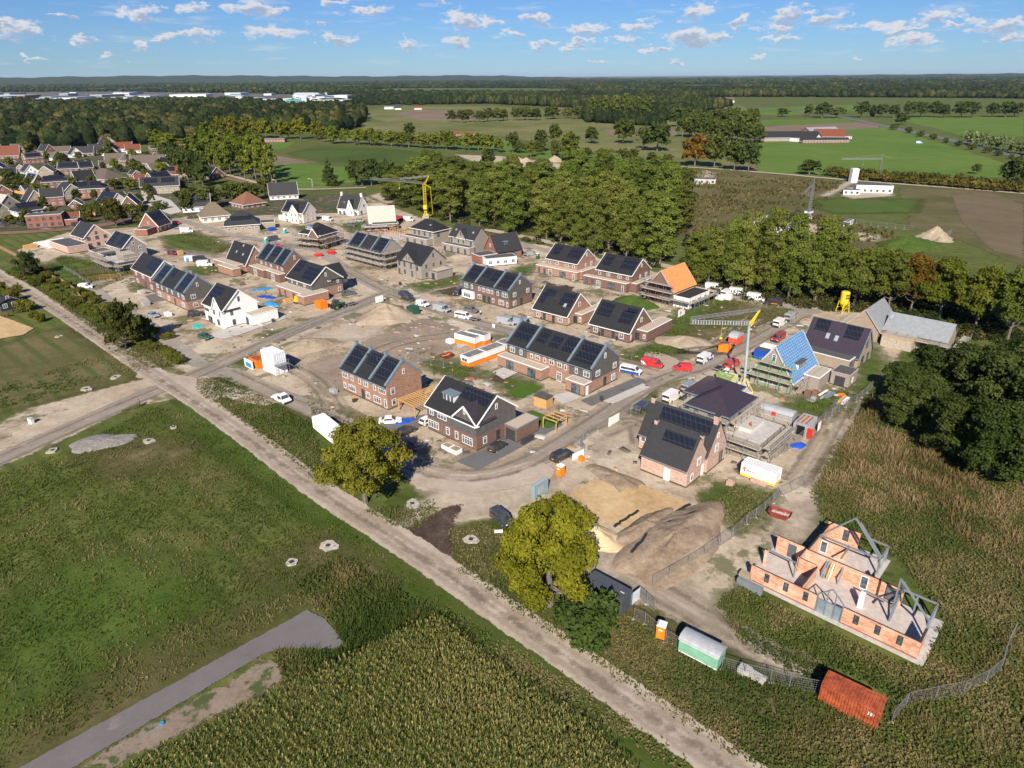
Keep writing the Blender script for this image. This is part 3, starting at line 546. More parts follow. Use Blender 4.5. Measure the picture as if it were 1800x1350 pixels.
def tree(var, bx, by, ty, wpx, label, cat='tree', name='broadleaf_tree', group=None, col=(1, 1, 1), f='o', rot=None):
 """base and top read as image rows; stands at its real place with its real height"""
 TREE_N[0] += 1
 p = G(bx, by, 0, f); s = FR[f][2]; h = zsolve(p, bx, ty, f); dist = math.hypot(p.x, p.y)
 r = wpx / s / 2 * Vector((p.x, p.y, -CAM_H)).dot(_fwd) / FOC
 # part of the crown's depth adds to the image height
 h = max(1.2, h * (0.93 if dist < 260 else 1.0))
 c, t, VH, VR = VAR[var]; rg = random.Random(TREE_N[0])
 rot = rg.uniform(0, 6.28) if rot is None else rot
 j = [rg.uniform(0.86, 1.14) for _ in range(3)]; cc = (col[0] * j[0], col[1] * j[0] * rg.uniform(.94, 1.06), col[2] * j[0], 1)
 if t is None:
  o = bpy.data.objects.new(name, c); link(o); o.location = (p.x, p.y, 0); o.rotation_euler.z = rot; o.scale = (r / VR, r / VR, h / VH); o.color = cc
  return tag(o, label, cat, group)
 e = empty(name, (p.x, p.y, 0), rot, label, cat, group); e.scale = (r / VR, r / VR, h / VH)
 a = link(bpy.data.objects.new('crown', c), e); a.color = cc
 link(bpy.data.objects.new('trunk', t), e)
 return e
YEL = (1.9, 1.5, 0.6); YG = (1.45, 1.35, 0.75); DK = (0.72, 0.78, 0.8); OL = (1.0, 0.95, 0.85); OR = (2.2, 1.05, 0.7); GR = (1, 1.08, 0.9)
tree('oakA', 643, 884, 730, 138, 'large olive oak beside the gravel path, white container behind it', col=(1.85, 1.45, 0.85), name='oak_tree')
tree('oakB', 966, 1064, 866, 184, 'large bright yellow-green tree beside the dark container and sand pit', col=(2.3, 1.7, 0.75), name='oak_tree')
tree('bush1', 1030, 1122, 1052, 112, 'broad dark green bush under the yellow-green tree', 'bush', 'broad_bush', col=(0.75, 0.9, 0.9))
tree('sparse0', 222, 614, 524, 66, 'tall thin dark tree on the verge facing the brown terrace', col=(1.0, .95, .9))
tree('sparse1', 256, 600, 552, 44, 'lower leaning tree joined to the thin dark tree on the verge', col=(0.85, 0.8, 0.8))
tree('sparse1', 205, 398, 347, 46, 'brown-green street tree in front of the long dark solar roofed house', col=(1.1, .85, .8))
tree('sparse0', 52, 488, 443, 40, 'small dark tree at the far end of the brown fence', col=DK)
for i, (x, y, t, w) in enumerate([(1605, 745, 655, 110), (1672, 800, 690, 130), (1735, 835, 700, 150), (1640, 690, 610, 110), (1700, 710, 600, 140), (1775, 760, 610, 150), (1800, 850, 720, 120), (1790, 700, 590, 110), (1830, 790, 640, 150), (1582, 700, 636, 70)]):
 tree('big%d' % (i % 3), x, y, t, w, 'large dark oak in the right edge clump' if i != 9 else 'leftmost small crown of the dark oak clump at the right edge',
 group='large dark oaks in the clump at the right edge' if i != 9 else None, col=DK, name='oak_tree')
rg = random.Random(5)
# poplar wood behind the village
pw = [(690,352,300),(720,362,290),(752,372,298),(792,388,300),(815,380,292),(843,396,298),(870,392,300),(905,412,306),(930,398,304),(960,420,318),(985,428,312),(1015,440,330),(1045,452,322),(1070,440,330),(1100,455,335),(1130,452,345),(1160,462,350),
 (705,330,285),(740,345,280),(775,352,286),(805,358,284),(840,365,283),(880,372,290),(920,380,288),(955,388,292),(990,398,300),(1030,405,300),(1065,412,300),(1100,420,308),(1135,425,320),(1165,420,330),
 (760,325,272),(800,335,274),(900,350,278),(950,355,285),(1000,362,288),(1050,372,280),(1090,380,280),(1130,380,285),(1170,390,290),(1195,405,315),(1010,335,270),(1060,345,268),(1110,350,270),(1160,350,275),(1195,360,290),(860,345,285)]
for i, (x, y, t) in enumerate(pw):
 back = i > 30
 tree(('round%d' if back and i % 2 else 'poplar%d') % (i % 4), x, y, t + rg.uniform(-8, 16), rg.uniform(40, 62), 'tall poplar in the dense wood behind the village' if not back else 'tree deep in the wood behind the village poplars',
 name='poplar_tree', group='poplars in the front of the wood behind the village' if not back else 'trees in the back of the wood behind the village', col=(1.75, 1.68, 1.35) if not back else (1.35, 1.35, 1.1))
rr = [(1218,505,400,'poplar0',46),(1245,500,392,'poplar1',52),(1285,508,375,'poplar2',50),(1310,512,360,'poplar3',46),(1345,520,352,'poplar0',56),(1385,528,365,'poplar1',50),(1432,532,372,'poplar2',54),(1462,520,385,'poplar3',44),
 (1340,500,440,'round0',60),(1395,520,440,'round1',60),(1265,490,430,'round2',50),(1500,540,430,'round3',80),(1560,548,432,'round0',78),(1600,552,440,'round1',66),(1650,560,448,'round2',84),(1712,582,458,'round3',80),(1770,600,462,'round0',86),(1800,585,470,'round1',70),
 (1480,490,430,'round2',50),(1540,505,430,'round3',60)]
for i, (x, y, t, v, w) in enumerate(rr):
 lab = {13: 'orange-brown tree in the line behind the grey-roofed barn', 14: 'yellowing tree right of the orange-brown tree'}.get(i) or ('tall thin poplar left of the yellow silo' if i < 8 else 'round tree in the line behind the building plots')
 tree(v, x, y, t, w, lab, name='poplar_tree' if i < 8 else 'broadleaf_tree', group=None if i in (13, 14) else ('tall thin poplars behind the orange roof' if i < 8 else 'round trees behind the building plots'),
 col=(2.0, 1.05, 0.75) if i == 13 else YG if i in (14, 15) else (1.75, 1.65, 1.25) if i < 10 else (1.3, 1.25, .95))
def trow(n, p0, p1, hpx, wpx, var, label, group, col, name='broadleaf_tree', jit=0.12, cat='tree'):
 for k in range(n):
  t = (k + 0.5) / n; x = p0[0] + (p1[0] - p0[0]) * t + rg.uniform(-.3, .3) * wpx; y = p0[1] + (p1[1] - p0[1]) * t
  y += rg.uniform(-1, 1) * jit * hpx * 0.35; h = hpx * rg.uniform(1 - jit, 1 + jit)
  tree(var[k % len(var)] if isinstance(var, (list, tuple)) else var, x, y, y - h, wpx * rg.uniform(0.85, 1.2), label, cat, name, group, col)
FRD = ['far_round0', 'far_round1', 'far_round2', 'far_round3']; FTL = ['far_tall0', 'far_tall1', 'far_tall2']
trow(9, (388, 240), (560, 246), 33, 23, FRD, 'golden-green tree in the avenue beyond the old village', 'golden avenue trees beyond the village', YEL)
trow(17, (560, 250), (885, 268), 29, 24, FRD, 'yellow-green tree in the long row beside the nursery', 'trees in the long row beside the nursery', YG)
trow(14, (350, 300), (482, 322), 72, 24, FTL, 'tall yellow-green poplar in the clump beside the bright field', 'poplar clump beside the bright field', (1.5, 1.45, .8), 'poplar_tree')
trow(9, (370, 290), (470, 308), 68, 24, FTL, 'tall yellow-green poplar in the clump beside the bright field', 'poplar clump beside the bright field', (1.4, 1.4, .8), 'poplar_tree')
trow(5, (266, 268), (330, 276), 38, 26, FTL, 'poplar in the small clump among old village roofs', 'small poplar clump among old village roofs', YG, 'poplar_tree')
trow(6, (310, 300), (362, 330), 50, 34, FRD, 'dark tree between the old village and the poplars', 'dark trees between old village and poplars', DK)
trow(7, (330, 375), (480, 345), 34, 34, FRD, 'garden tree along the street before the poplars', 'garden trees along the village street', OL)
trow(5, (205, 300), (310, 330), 16, 18, FRD, 'small garden tree between old village roofs', 'small garden trees between roofs', OL)
rgg = random.Random(77)
for k in range(120):
 x = rgg.uniform(-10, 340); y = rgg.uniform(268, 395) if x < 300 else rgg.uniform(300, 350)
 tree(FRD[k % 4] if k % 3 else 'far_bush', x, y, y - rgg.uniform(10, 24), rgg.uniform(11, 24), 'small garden tree between the older village houses', 'tree', 'garden_tree', 'garden trees between the older village houses', rgg.choice((OL, DK, YG, (1.2, 1.0, .8))))
tree('conifer', 580, 326, 272, 32, 'dark pointed conifer standing alone beside the bright field', name='conifer_tree', col=DK)
trow(5, (618, 324), (700, 330), 46, 36, FRD, 'dark round tree beyond the conifer', 'dark round trees beyond the conifer', DK)
for x, y, t, w, lb, cl in [(1095, 252, 210, 38, 'round green tree alone on the grass, grey bushes behind', OL), (1155, 266, 215, 48, 'dark round tree alone in the pasture', DK), (1001, 276, 232, 38, 'bright green tree beside the sand heaps', YG),
 (950, 266, 228, 28, 'dark tree with a small green one beside it on the field', DK), (975, 252, 218, 24, 'slim tree at the edge of the olive field', OL), (1040, 252, 223, 28, 'small grey-green tree in the dry field', OL), (902, 268, 232, 22, 'small tree at the end of the nursery row', OL),
 (933, 276, 246, 18, 'tiny green tree before the dark tree', YG), (975, 278, 246, 18, 'tiny tree between two larger field trees', OL), (1130, 262, 222, 24, 'grey-green tree close to the dark round one', OL),
 (1221, 292, 235, 52, 'large orange-tinted oak at the road bend', OR), (1255, 294, 238, 44, 'olive oak touching the orange-tinted oak', OL), (1290, 300, 246, 40, 'green tree near the road bend, second from the right', OL), (1315, 302, 250, 40, 'green tree near the road bend, rightmost of its row', DK),
 (1445, 207, 180, 32, 'dark tree in the middle of the far pasture', DK), (1470, 207, 188, 26, 'lower tree beside the dark tree in the far pasture', OL), (1420, 205, 183, 18, 'small round tree in the far pasture', OL), (1375, 205, 190, 22, 'round bush-like tree in the far pasture', OL),
 (1583, 220, 198, 22, 'dark tree beside the highway', DK), (1779, 330, 276, 46, 'dark round tree at the right edge by the lane', DK), (1715, 306, 288, 16, 'small pointed dark tree in the hedge', DK), (1422, 307, 281, 38, 'dark round tree where the hedge begins', DK),
 (858, 308, 262, 30, 'dark tree beside the distant building site', DK), (720, 245, 216, 26, 'dark tree with blue machine behind', DK)]:
 tree(FRD[int(x) % 4], x, y, t, w, lb, col=cl)
trow(16, (1035, 214), (1145, 214), 44, 15, FTL, 'thin tall tree in the grey-green copse', 'thin trees of the grey-green copse', (1.2, 1.2, 1.0), 'poplar_tree')
trow(16, (1450, 308), (1800, 332), 16, 26, 'far_bush', 'bush in the hedge along the lane', 'hedge bushes along the lane', (1.0, .85, .8), 'hedge_bush', cat='bush')
trow(16, (1470, 312), (1810, 340), 13, 26, 'far_bush', 'bush in the hedge along the lane', 'hedge bushes along the lane', (1.4, .95, .9), 'hedge_bush', cat='bush')
trow(14, (1690, 252), (1830, 278), 24, 20, FRD, 'silver-grey tree beside the highway', 'silver-grey trees beside the highway', (2.0, 2.0, 3.2))
trow(10, (1560, 226), (1790, 283), 10, 10, 'far_bush', 'roadside bush along the highway', 'roadside bushes along the highway', DK, 'roadside_bush', cat='bush')
trow(22, (1195, 240), (1335, 252), 36, 26, FRD, 'tree in the copse behind the farm', 'trees of the copse behind the farm', (.95, .95, .85))
trow(12, (1190, 222), (1330, 228), 34, 26, FRD, 'tree in the copse behind the farm', 'trees of the copse behind the farm', (.95, .95, .85))
trow(26, (30, 482), (325, 642), 13, 22, ['bush0', 'bush1', 'bush2'], 'low verge shrub beside the gravel path', 'verge shrubs beside the gravel path', (1.35, 1.2, .95), 'verge_shrub', cat='bush')
trow(14, (60, 476), (300, 600), 12, 20, ['bush1', 'bush0', 'bush2'], 'scrubby bush between lane and path', 'scrubby bushes between lane and path', (1.6, 1.25, .95), 'verge_shrub', cat='bush')
trow(12, (1505, 207), (1800, 206), 26, 26, FRD, 'tree in the wood edge beyond the highway', 'trees of the wood edge beyond the highway', DK)
trow(16, (790, 216), (1030, 208), 22, 20, FRD, 'tree along the far meadow edge', 'trees along the far meadow edge', OL)
trow(10, (900, 268), (1190, 290), 20, 22, FRD, 'tree scattered before the pasture', 'scattered trees before the pasture', OL)
# far woods: one mass of crowns
FIELDS = [poly_world(p) for p in ([(610, 215), (612, 186), (860, 183), (1010, 190), (1030, 215), (1200, 225), (1200, 260), (1000, 262), (780, 262), (620, 262)], [(300, 275), (320, 236), (620, 240), (620, 330), (480, 335)],
 [(1160, 215), (1300, 184), (1520, 183), (1530, 206), (1860, 204), (1860, 330), (1330, 300), (1200, 260)], [(-300, 178), (-100, 163), (200, 161), (600, 168), (630, 177), (520, 181), (200, 182), (-60, 182)],
 [(1330, 180), (1500, 179), (1500, 184), (1330, 184)])]
def in_any(P, polys):
 r = np.zeros(len(P), bool)
 for p in polys: r |= chop(sdf, P, p) > 0
 return r
def blob_template(sub, seed):
 b = bmesh.new(); bmesh.ops.create_icosphere(b, subdivisions=sub, radius=1.0); b.verts.ensure_lookup_table()
 V = np.array([v.co[:] for v in b.verts]); Fc = np.array([[v.index for v in f.verts] for f in b.faces]); b.free()
 r = np.random.default_rng(seed); V = V * r.uniform(0.72, 1.25, (len(V), 1)); V[:, 2] = V[:, 2] * 0.5 + 0.5
 return V, Fc
def blob_mass(name, pts, rad, hgt, val, sub, mat, seed, parts=None):
 T = [blob_template(sub, seed + k) for k in range(6)]; VV, FF, AA = [], [], []; off = 0; r = np.random.default_rng(seed)
 ch = r.integers(0, 6, len(pts)); an = r.uniform(0, 6.28, len(pts))
 for k in range(6):
  i = np.where(ch == k)[0]
  if not len(i): continue
  V, Fc = T[k]; c, s = np.cos(an[i])[:, None], np.sin(an[i])[:, None]
  X = (V[None, :, 0] * c - V[None, :, 1] * s) * rad[i, None] + pts[i, 0:1]; Y = (V[None, :, 0] * s + V[None, :, 1] * c) * rad[i, None] + pts[i, 1:2]; Z = V[None, :, 2] * hgt[i, None]
  VV.append(np.stack([X, Y, Z], -1).reshape(-1, 3)); FF.append((Fc[None] + (np.arange(len(i)) * len(V))[:, None, None]).reshape(-1, 3) + off); off += len(i) * len(V)
  AA.append(np.clip(np.repeat(val[i], len(Fc)) + r.uniform(-.18, .18, len(i) * len(Fc)), 0, 1))
 o = np_mesh(name, np.concatenate(VV), np.concatenate(FF), mat, {'v': ('FACE', np.concatenate(AA))})
 return tag(o, kind='stuff')
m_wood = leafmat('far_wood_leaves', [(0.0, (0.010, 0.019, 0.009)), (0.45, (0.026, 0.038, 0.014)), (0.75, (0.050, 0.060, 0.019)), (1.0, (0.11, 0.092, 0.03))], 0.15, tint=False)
pts, rad, hg, vl = [], [], [], []
r = 800.0
while r < 14000:
 step = max(10.0, r * 0.0085) ; R = max(5.5, r * 0.0034)
 n = int(1.62 * r / (R * (1.15 if r < 2500 else 1.4))); a = np.linspace(-0.80, 0.80, n) + RNG.uniform(-.5, .5, n) * 1.6 / n
 rr_ = r + RNG.uniform(-.5, .5, n) * step; p = np.stack([np.sin(a) * rr_, np.cos(a) * rr_], 1)
 clump = np.sin(p[:, 0] / 170 + 1.3 * np.sin(p[:, 1] / 260)) * np.sin(p[:, 1] / 230 + np.sin(p[:, 0] / 310))
 gap = np.sin(p[:, 0] / 410 + 2.1) * np.sin(p[:, 1] / 520 + 0.7 + p[:, 0] / 900)
 ok = ~in_any(p, FIELDS) & (gap < 0.20)
 p = p[ok]; pts.append(p); rad.append(np.full(len(p), R) * RNG.uniform(.75, 1.3, len(p))); hg.append((13 + 7 * clump[ok] + RNG.uniform(-5.5, 5.5, len(p))) * (1 if r < 3000 else 1.15)); vl.append(0.40 + 0.22 * clump[ok] + RNG.uniform(-.3, .3, len(p)))
 r += step * (2.2 if r > 1500 else 1.4)
pts = np.concatenate(pts); rad = np.concatenate(rad); hg = np.concatenate(hg); vl = np.concatenate(vl)
dd = np.hypot(pts[:, 0], pts[:, 1]); near = dd < 2600
blob_mass('woods', pts[near], rad[near], hg[near], vl[near], 2, m_wood, 1)
blob_mass('distant_woods', pts[~near], rad[~near], hg[~near], vl[~near], 1, m_wood, 2)
def fuzz(nm, p, rd, hg, vl, j, size, sd_):
 r_ = np.random.default_rng(sd_); k = len(p); d = r_.normal(size=(k * j, 3)); d[:, 2] = abs(d[:, 2]); d /= np.linalg.norm(d, axis=1, keepdims=True); R_ = r_.uniform(.85, 1.12, (k * j, 1)); Cn = np.concatenate([np.repeat(p, j, 0) + d[:, :2] * R_ * np.repeat(rd, j)[:, None], (d[:, 2:] * .55 + .5) * R_ * np.repeat(hg, j)[:, None]], 1)
 V, Fq = quads_at(Cn, d + r_.normal(size=d.shape) * .6, size, r_)
 tag(np_mesh(nm, V, Fq, m_wood, {'v': ('FACE', np.clip(np.repeat(vl, j) + r_.uniform(-.3, .3, k * j), 0, 1))}), kind='stuff')
n2 = dd < 1500; fuzz('woods_foliage', pts[n2], rad[n2], hg[n2], vl[n2], 45, .9, 61)
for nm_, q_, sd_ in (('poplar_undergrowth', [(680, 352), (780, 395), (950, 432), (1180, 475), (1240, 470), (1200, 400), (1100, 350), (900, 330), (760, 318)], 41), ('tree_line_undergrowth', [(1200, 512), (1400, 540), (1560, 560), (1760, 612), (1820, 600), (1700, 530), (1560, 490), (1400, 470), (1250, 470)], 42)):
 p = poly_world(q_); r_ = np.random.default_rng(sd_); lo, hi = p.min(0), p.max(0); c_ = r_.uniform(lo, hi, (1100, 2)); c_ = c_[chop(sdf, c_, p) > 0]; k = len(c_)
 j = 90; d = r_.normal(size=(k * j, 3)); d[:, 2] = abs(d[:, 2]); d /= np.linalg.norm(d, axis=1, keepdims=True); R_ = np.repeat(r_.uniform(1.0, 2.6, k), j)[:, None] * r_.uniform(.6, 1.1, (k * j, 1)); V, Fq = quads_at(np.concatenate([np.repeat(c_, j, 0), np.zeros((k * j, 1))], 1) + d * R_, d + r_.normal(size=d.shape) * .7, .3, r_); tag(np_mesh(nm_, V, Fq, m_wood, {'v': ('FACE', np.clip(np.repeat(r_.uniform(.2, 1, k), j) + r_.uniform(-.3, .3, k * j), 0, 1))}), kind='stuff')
# woods around the old village on the left
LW = [poly_world(p) for p in ([(-60, 262), (-60, 195), (200, 192), (390, 200), (560, 205), (560, 232), (390, 236), (300, 252), (150, 262), (60, 262)], [(560, 205), (640, 200), (640, 214), (600, 236), (560, 236)])]
def scatter_pts(poly, cell, seed=0, jitter=0.9):
 r = np.random.default_rng(seed); lo, hi = poly.min(0), poly.max(0)
 X, Y = np.meshgrid(np.arange(lo[0], hi[0], cell), np.arange(lo[1], hi[1], cell)); p = np.stack([X.ravel(), Y.ravel()], 1); p = p + r.uniform(-.5, .5, p.shape) * cell * jitter
 return p[chop(sdf, p, poly) > 0]
p = np.concatenate([scatter_pts(q_, 13, 5, 1.3) for q_ in LW]); n = len(p)
vr, vh, vv = RNG.uniform(5.5, 11, n), RNG.uniform(8, 23, n), RNG.uniform(.0, .95, n); fuzz('village_woods_foliage', p, vr, vh, vv, 70, .8, 62)
blob_mass('village_woods', p, vr, vh, vv, 3, m_wood, 3)
# distant hills
hv, hf = [], []; nh = 200
for k in range(nh + 1):
 a = -0.95 + 1.9 * k / nh; d = 13500
 hh = 95 * math.exp(-((a + 0.42) / 0.30) ** 2) + 45 * math.exp(-((a + 0.05) / 0.12) ** 2) + 40 * math.exp(-((a + 0.8) / 0.2) ** 2) + 30 * math.exp(-((a - 0.6) / 0.3) ** 2) + 6 * math.sin(k * 0.9) + 4 * math.sin(k * 2.3) + 18
 for (dr, z) in ((-1500, -5), (-500, hh * 0.7), (0, hh), (1500, hh * .5), (3000, -5)): hv.append((math.sin(a) * (d + dr), math.cos(a) * (d + dr), z))
for k in range(nh):
 for j in range(4): i = k * 5 + j; hf.append((i, i + 5, i + 6, i + 1))
np_mesh('hills', np.array(hv), np.array(hf), groundmat('hill_woods', [(0.02, 0.032, 0.014), (0.032, 0.045, 0.018), (0.05, 0.05, 0.025)], 0.004, 0.02, edged=False))['kind'] = 'structure'
# grass, reeds and maize
MANH = [('o', 262, 776, 1.5), ('o', 93, 793, 1.4), ('o', 305, 752, 1.0), ('o', 577, 961, 1.9), ('o', 513, 990, 1.3), ('o', 725, 887, 1.7), ('o', 828, 950, 1.6), ('o', 103, 592, 1.4), ('o', 203, 664, 1.8), ('o', 152, 685, 1.9), ('s3', 590, 398, 1.2), ('s3', 1195, 752, 1.0), ('s3', 1647, 1028, 1.1)]
MC = np.array([tuple(G(x, y, 0, f)) + (r,) for f, x, y, r in MANH])
def tufts(name, polys, cell, hmin, hmax, width, mat, seed, blades=4, lean=0.5, avoid=None, patch=None, kind='stuff', base=0.0, leafy=0):
 r = np.random.default_rng(seed)
 p = np.concatenate([scatter_pts(poly_world(q_), cell, seed) for q_ in polys])
 if avoid is not None: p = p[~in_any(p, avoid)]
 p = p[(np.hypot(p[:, None, 0] - MC[None, :, 0], p[:, None, 1] - MC[None, :, 1]) - MC[None, :, 2]).min(1) > .1]
 if patch: k = np.sin(p[:, 0] / patch + 2 * np.sin(p[:, 1] / patch / 1.7)) * np.sin(p[:, 1] / patch * 1.3 + np.sin(p[:, 0] / patch / 2)); p = p[k + r.uniform(-.5, .5, len(p)) > -0.1]
 n = len(p); pv = 0.5 + 0.25 * np.sin(p[:, 0] / 9 + np.sin(p[:, 1] / 7)) * np.sin(p[:, 1] / 8) + r.uniform(-.15, .15, n); fld = 0.5 + 0.25 * (np.sin(p[:, 0] * .9 + 2 * np.sin(p[:, 1] * .31)) + np.sin(p[:, 1] * .75 + 1.7 * np.sin(p[:, 0] * .27))); pv = np.clip(pv + (fld - .5) * .5, 0, 1); big = np.sin(p[:, 0] / 6.5 + 1.5 * np.sin(p[:, 1] / 9)) * np.sin(p[:, 1] / 7.5 + 1.3 * np.sin(p[:, 0] / 8)); pv = np.clip(pv + .08 + .42 * big, 0, 1); hs = r.uniform(hmin, hmax, n) * (0.35 + 0.95 * fld) * (1 - .35 * big)
 P_ = np.repeat(p, blades, 0); m = len(P_); a = r.uniform(0, 6.28, m); h = np.repeat(hs, blades) * r.uniform(.6, 1.1, m)
 o = np.stack([np.cos(a), np.sin(a), np.zeros(m)], 1); t = np.stack([-np.sin(a), np.cos(a), np.zeros(m)], 1); w = (width * r.uniform(.6, 1.3, m))[:, None]
 b = np.concatenate([P_ + r.normal(size=(m, 2)) * cell * 0.2, np.full((m, 1), base)], 1); L = (lean * h * r.uniform(.3, 1.2, m))[:, None]; Z = np.array([0, 0, 1.0])
 V = np.stack([b - t * w, b + t * w, b + o * L + Z * h[:, None] + t * w * 0.35, b + o * L + Z * h[:, None] - t * w * 0.35], 1).reshape(-1, 3)
 if leafy:
  li = r.random(n) < leafy; q_ = p[li]; k = len(q_); j = 7; Cn = np.concatenate([np.repeat(q_, j, 0) + r.normal(size=(k * j, 2)) * .32, (r.random(k * j) ** .7 * .55 * hmax)[:, None]], 1); N = r.normal(size=Cn.shape) + np.array([0, -.3, 1.1]); V2, _ = quads_at(Cn, N, .15, r); V = np.concatenate([V, V2]); pv = np.concatenate([pv, pv[li] - .05 + r.uniform(-.15, .15, k)]); m2 = k * j
  return tag(np_mesh(name, V, np.arange(4 * (m + m2)).reshape(-1, 4), mat, {'v': ('FACE', np.clip(np.concatenate([np.repeat(pv[:n], blades) + r.uniform(-.2, .2, m), np.repeat(pv[n:], j) + r.uniform(-.15, .15, m2)]), 0, 1))}), kind=kind)
 return tag(np_mesh(name, V, np.arange(4 * m).reshape(m, 4), mat, {'v': ('FACE', np.clip(np.repeat(pv, blades) + r.uniform(-.2, .2, m), 0, 1))}), kind=kind)
m_tall = leafmat('tall_grass', [(0.2, (0.065, 0.10, 0.024)), (0.46, (0.11, 0.145, 0.036)), (0.62, (0.17, 0.165, 0.055)), (0.9, (0.33, 0.26, 0.13))], 0.45, tint=False, scale=0.11)
m_short = leafmat('short_grass', [(0.0, (0.05, 0.085, 0.015)), (0.45, (0.095, 0.13, 0.026)), (0.62, (0.16, 0.165, 0.05)), (0.85, (0.29, 0.24, 0.12))], 0.4, tint=False, scale=0.05)
m_weed = leafmat('weeds', [(0.0, (0.045, 0.075, 0.018)), (0.45, (0.08, 0.11, 0.026)), (0.65, (0.14, 0.14, 0.05)), (0.9, (0.26, 0.21, 0.11))], 0.3, tint=False, scale=0.12)
m_corn = leafmat('maize_leaves', [(0.0, (0.065, 0.09, 0.022)), (0.4, (0.12, 0.15, 0.035)), (0.68, (0.20, 0.20, 0.065)), (0.95, (0.36, 0.26, 0.13))], 0.3, tint=False, scale=0.06)
m_tassel = leafmat('maize_tassels', [(0.0, (0.20, 0.18, 0.06)), (1.0, (0.40, 0.31, 0.15))], 0.2, tint=False)
barn_box = [poly_world([(1300, 1022), (1330, 990), (1370, 940), (1470, 935), (1560, 990), (1655, 1090), (1650, 1120), (1612, 1172)]), poly_world([(1440, 1215), (1470, 1175), (1575, 1230), (1545, 1275)])]
tufts('tall_grass', [[(1440, 905), (1520, 960), (1580, 980), (1660, 1090), (1620, 1180), (1560, 1160), (1300, 1030), (1260, 1060), (1300, 1130), (1430, 1200), (1300, 1190), (1130, 1085), (1010, 1090), (1150, 1215), (1330, 1350), (1860, 1380), (1900, 1000), (1800, 850), (1640, 790), (1560, 740), (1520, 700), (1500, 745), (1450, 820), (1425, 870)]],
 0.42, 0.25, 0.8, 0.045, m_tall, 11, 5, 1.0, avoid=barn_box, leafy=.6)
tufts('dry_reeds', [[(1440, 850), (1500, 745), (1530, 700), (1560, 760), (1640, 800), (1740, 860), (1860, 900), (1860, 1060), (1740, 980), (1640, 910), (1520, 900)]], 0.5, 0.6, 1.4, 0.07, leafmat('dry_reed_blades', [(0.1, (0.12, 0.11, 0.04)), (0.5, (0.26, 0.19, 0.085)), (0.9, (0.42, 0.31, 0.17))], 0.45, tint=False, scale=0.12), 31, 5, 0.8)
tufts('reeds', [[(520, 1030), (560, 1000), (620, 985), (700, 1040), (760, 1085), (740, 1100), (640, 1130), (610, 1140), (570, 1080), (540, 1062)], [(480, 1150), (560, 1148), (610, 1145), (660, 1120), (700, 1110), (560, 1190), (500, 1200)]], 0.4, 0.5, 1.3, 0.055, m_tall, 12, 7, 0.8, leafy=.4)
tufts('meadow_grass', [[(-60, 850), (100, 800), (230, 735), (260, 715), (330, 722), (380, 760), (470, 828), (560, 895), (640, 950), (760, 1040), (740, 1050), (640, 990), (560, 1000), (520, 1030), (545, 1060), (100, 1300), (-60, 1400)], [(760, 1045), (990, 1190), (1180, 1320), (1150, 1330), (960, 1215), (740, 1085)]], 0.5, 0.12, 0.40, 0.07, m_short, 13, 4, 1.1, leafy=.12)
tufts('verge_grass', [[(760, 1060), (1000, 1200), (1220, 1350), (1180, 1352), (960, 1215), (740, 1085)], [(820, 1000), (900, 1045), (1010, 1110), (1130, 1200), (1320, 1350), (1240, 1300), (1000, 1135), (800, 1000)], [(345, 668), (400, 665), (545, 745), (590, 860), (560, 850), (440, 755), (350, 690)],
 [(640, 900), (760, 880), (775, 900), (730, 935), (700, 930)], [(790, 930), (860, 920), (900, 950), (880, 1000), (960, 1070), (860, 1030), (800, 990)], [(150, 560), (245, 600), (335, 640), (262, 650), (150, 570), (60, 505), (30, 470), (60, 470)], [(1240, 880), (1290, 850), (1360, 870), (1350, 905), (1310, 935), (1255, 905)]],
 0.5, 0.2, 0.7, 0.06, m_weed, 14, 5, 0.8, leafy=.5)
tufts('site_weeds', [[(1190, 530), (1262, 520), (1400, 545), (1330, 590), (1240, 615), (1100, 635), (1150, 590)], [(60, 480), (110, 450), (240, 480), (150, 520)], [(285, 415), (345, 410), (412, 432), (380, 448)], [(1400, 695), (1500, 690), (1500, 740), (1370, 722)], [(540, 705), (640, 745), (600, 765), (550, 735)],
 [(700, 625), (820, 665), (835, 650), (730, 610)], [(0, 680), (250, 600), (245, 655), (0, 720)]], 0.7, 0.2, 0.6, 0.12, m_weed, 15, 4, 0.8, patch=3.0, leafy=.4)
tufts('far_scrub', [[(1190, 330), (1210, 300), (1480, 322), (1440, 372), (1620, 425), (1700, 470), (1480, 460), (1200, 430)]], 2.2, 0.5, 1.6, 0.6, leafmat('scrub_leaves', [(0.0, (0.06, 0.065, 0.022)), (0.6, (0.115, 0.10, 0.042)), (1.0, (0.17, 0.135, 0.07))], 0.2, tint=False, scale=0.03), 16, 4, 0.7, patch=12)
# maize: rows of plants with arching leaves and pale tassels
cpoly = poly_world([(150, 1400), (460, 1235), (600, 1170), (700, 1120), (770, 1092), (900, 1190), (1060, 1300), (1150, 1400)])
r_ = np.random.default_rng(21); th = math.radians(-42); ux, uy = np.array([math.cos(th), math.sin(th)]), np.array([-math.sin(th), math.cos(th)])
lo = cpoly.min(0) - 40; hi = cpoly.max(0) + 40; ctr = (lo + hi) / 2; e = np.abs(hi - lo).max()
A_, B_ = np.meshgrid(np.arange(-e, e, 0.34), np.arange(-e, e, 0.75)); p = ctr + A_.reshape(-1, 1) * ux + B_.reshape(-1, 1) * uy + r_.normal(size=(A_.size, 2)) * 0.07
p = p[chop(sdf, p, cpoly) > r_.uniform(0, .6)]; n = len(p)
hs = r_.uniform(1.7, 2.5, n); VV = []; AV = []
pv = 0.47 + 0.12 * np.sin(p[:, 0] / 9 + np.sin(p[:, 1] / 7)) + r_.uniform(-.2, .2, n)
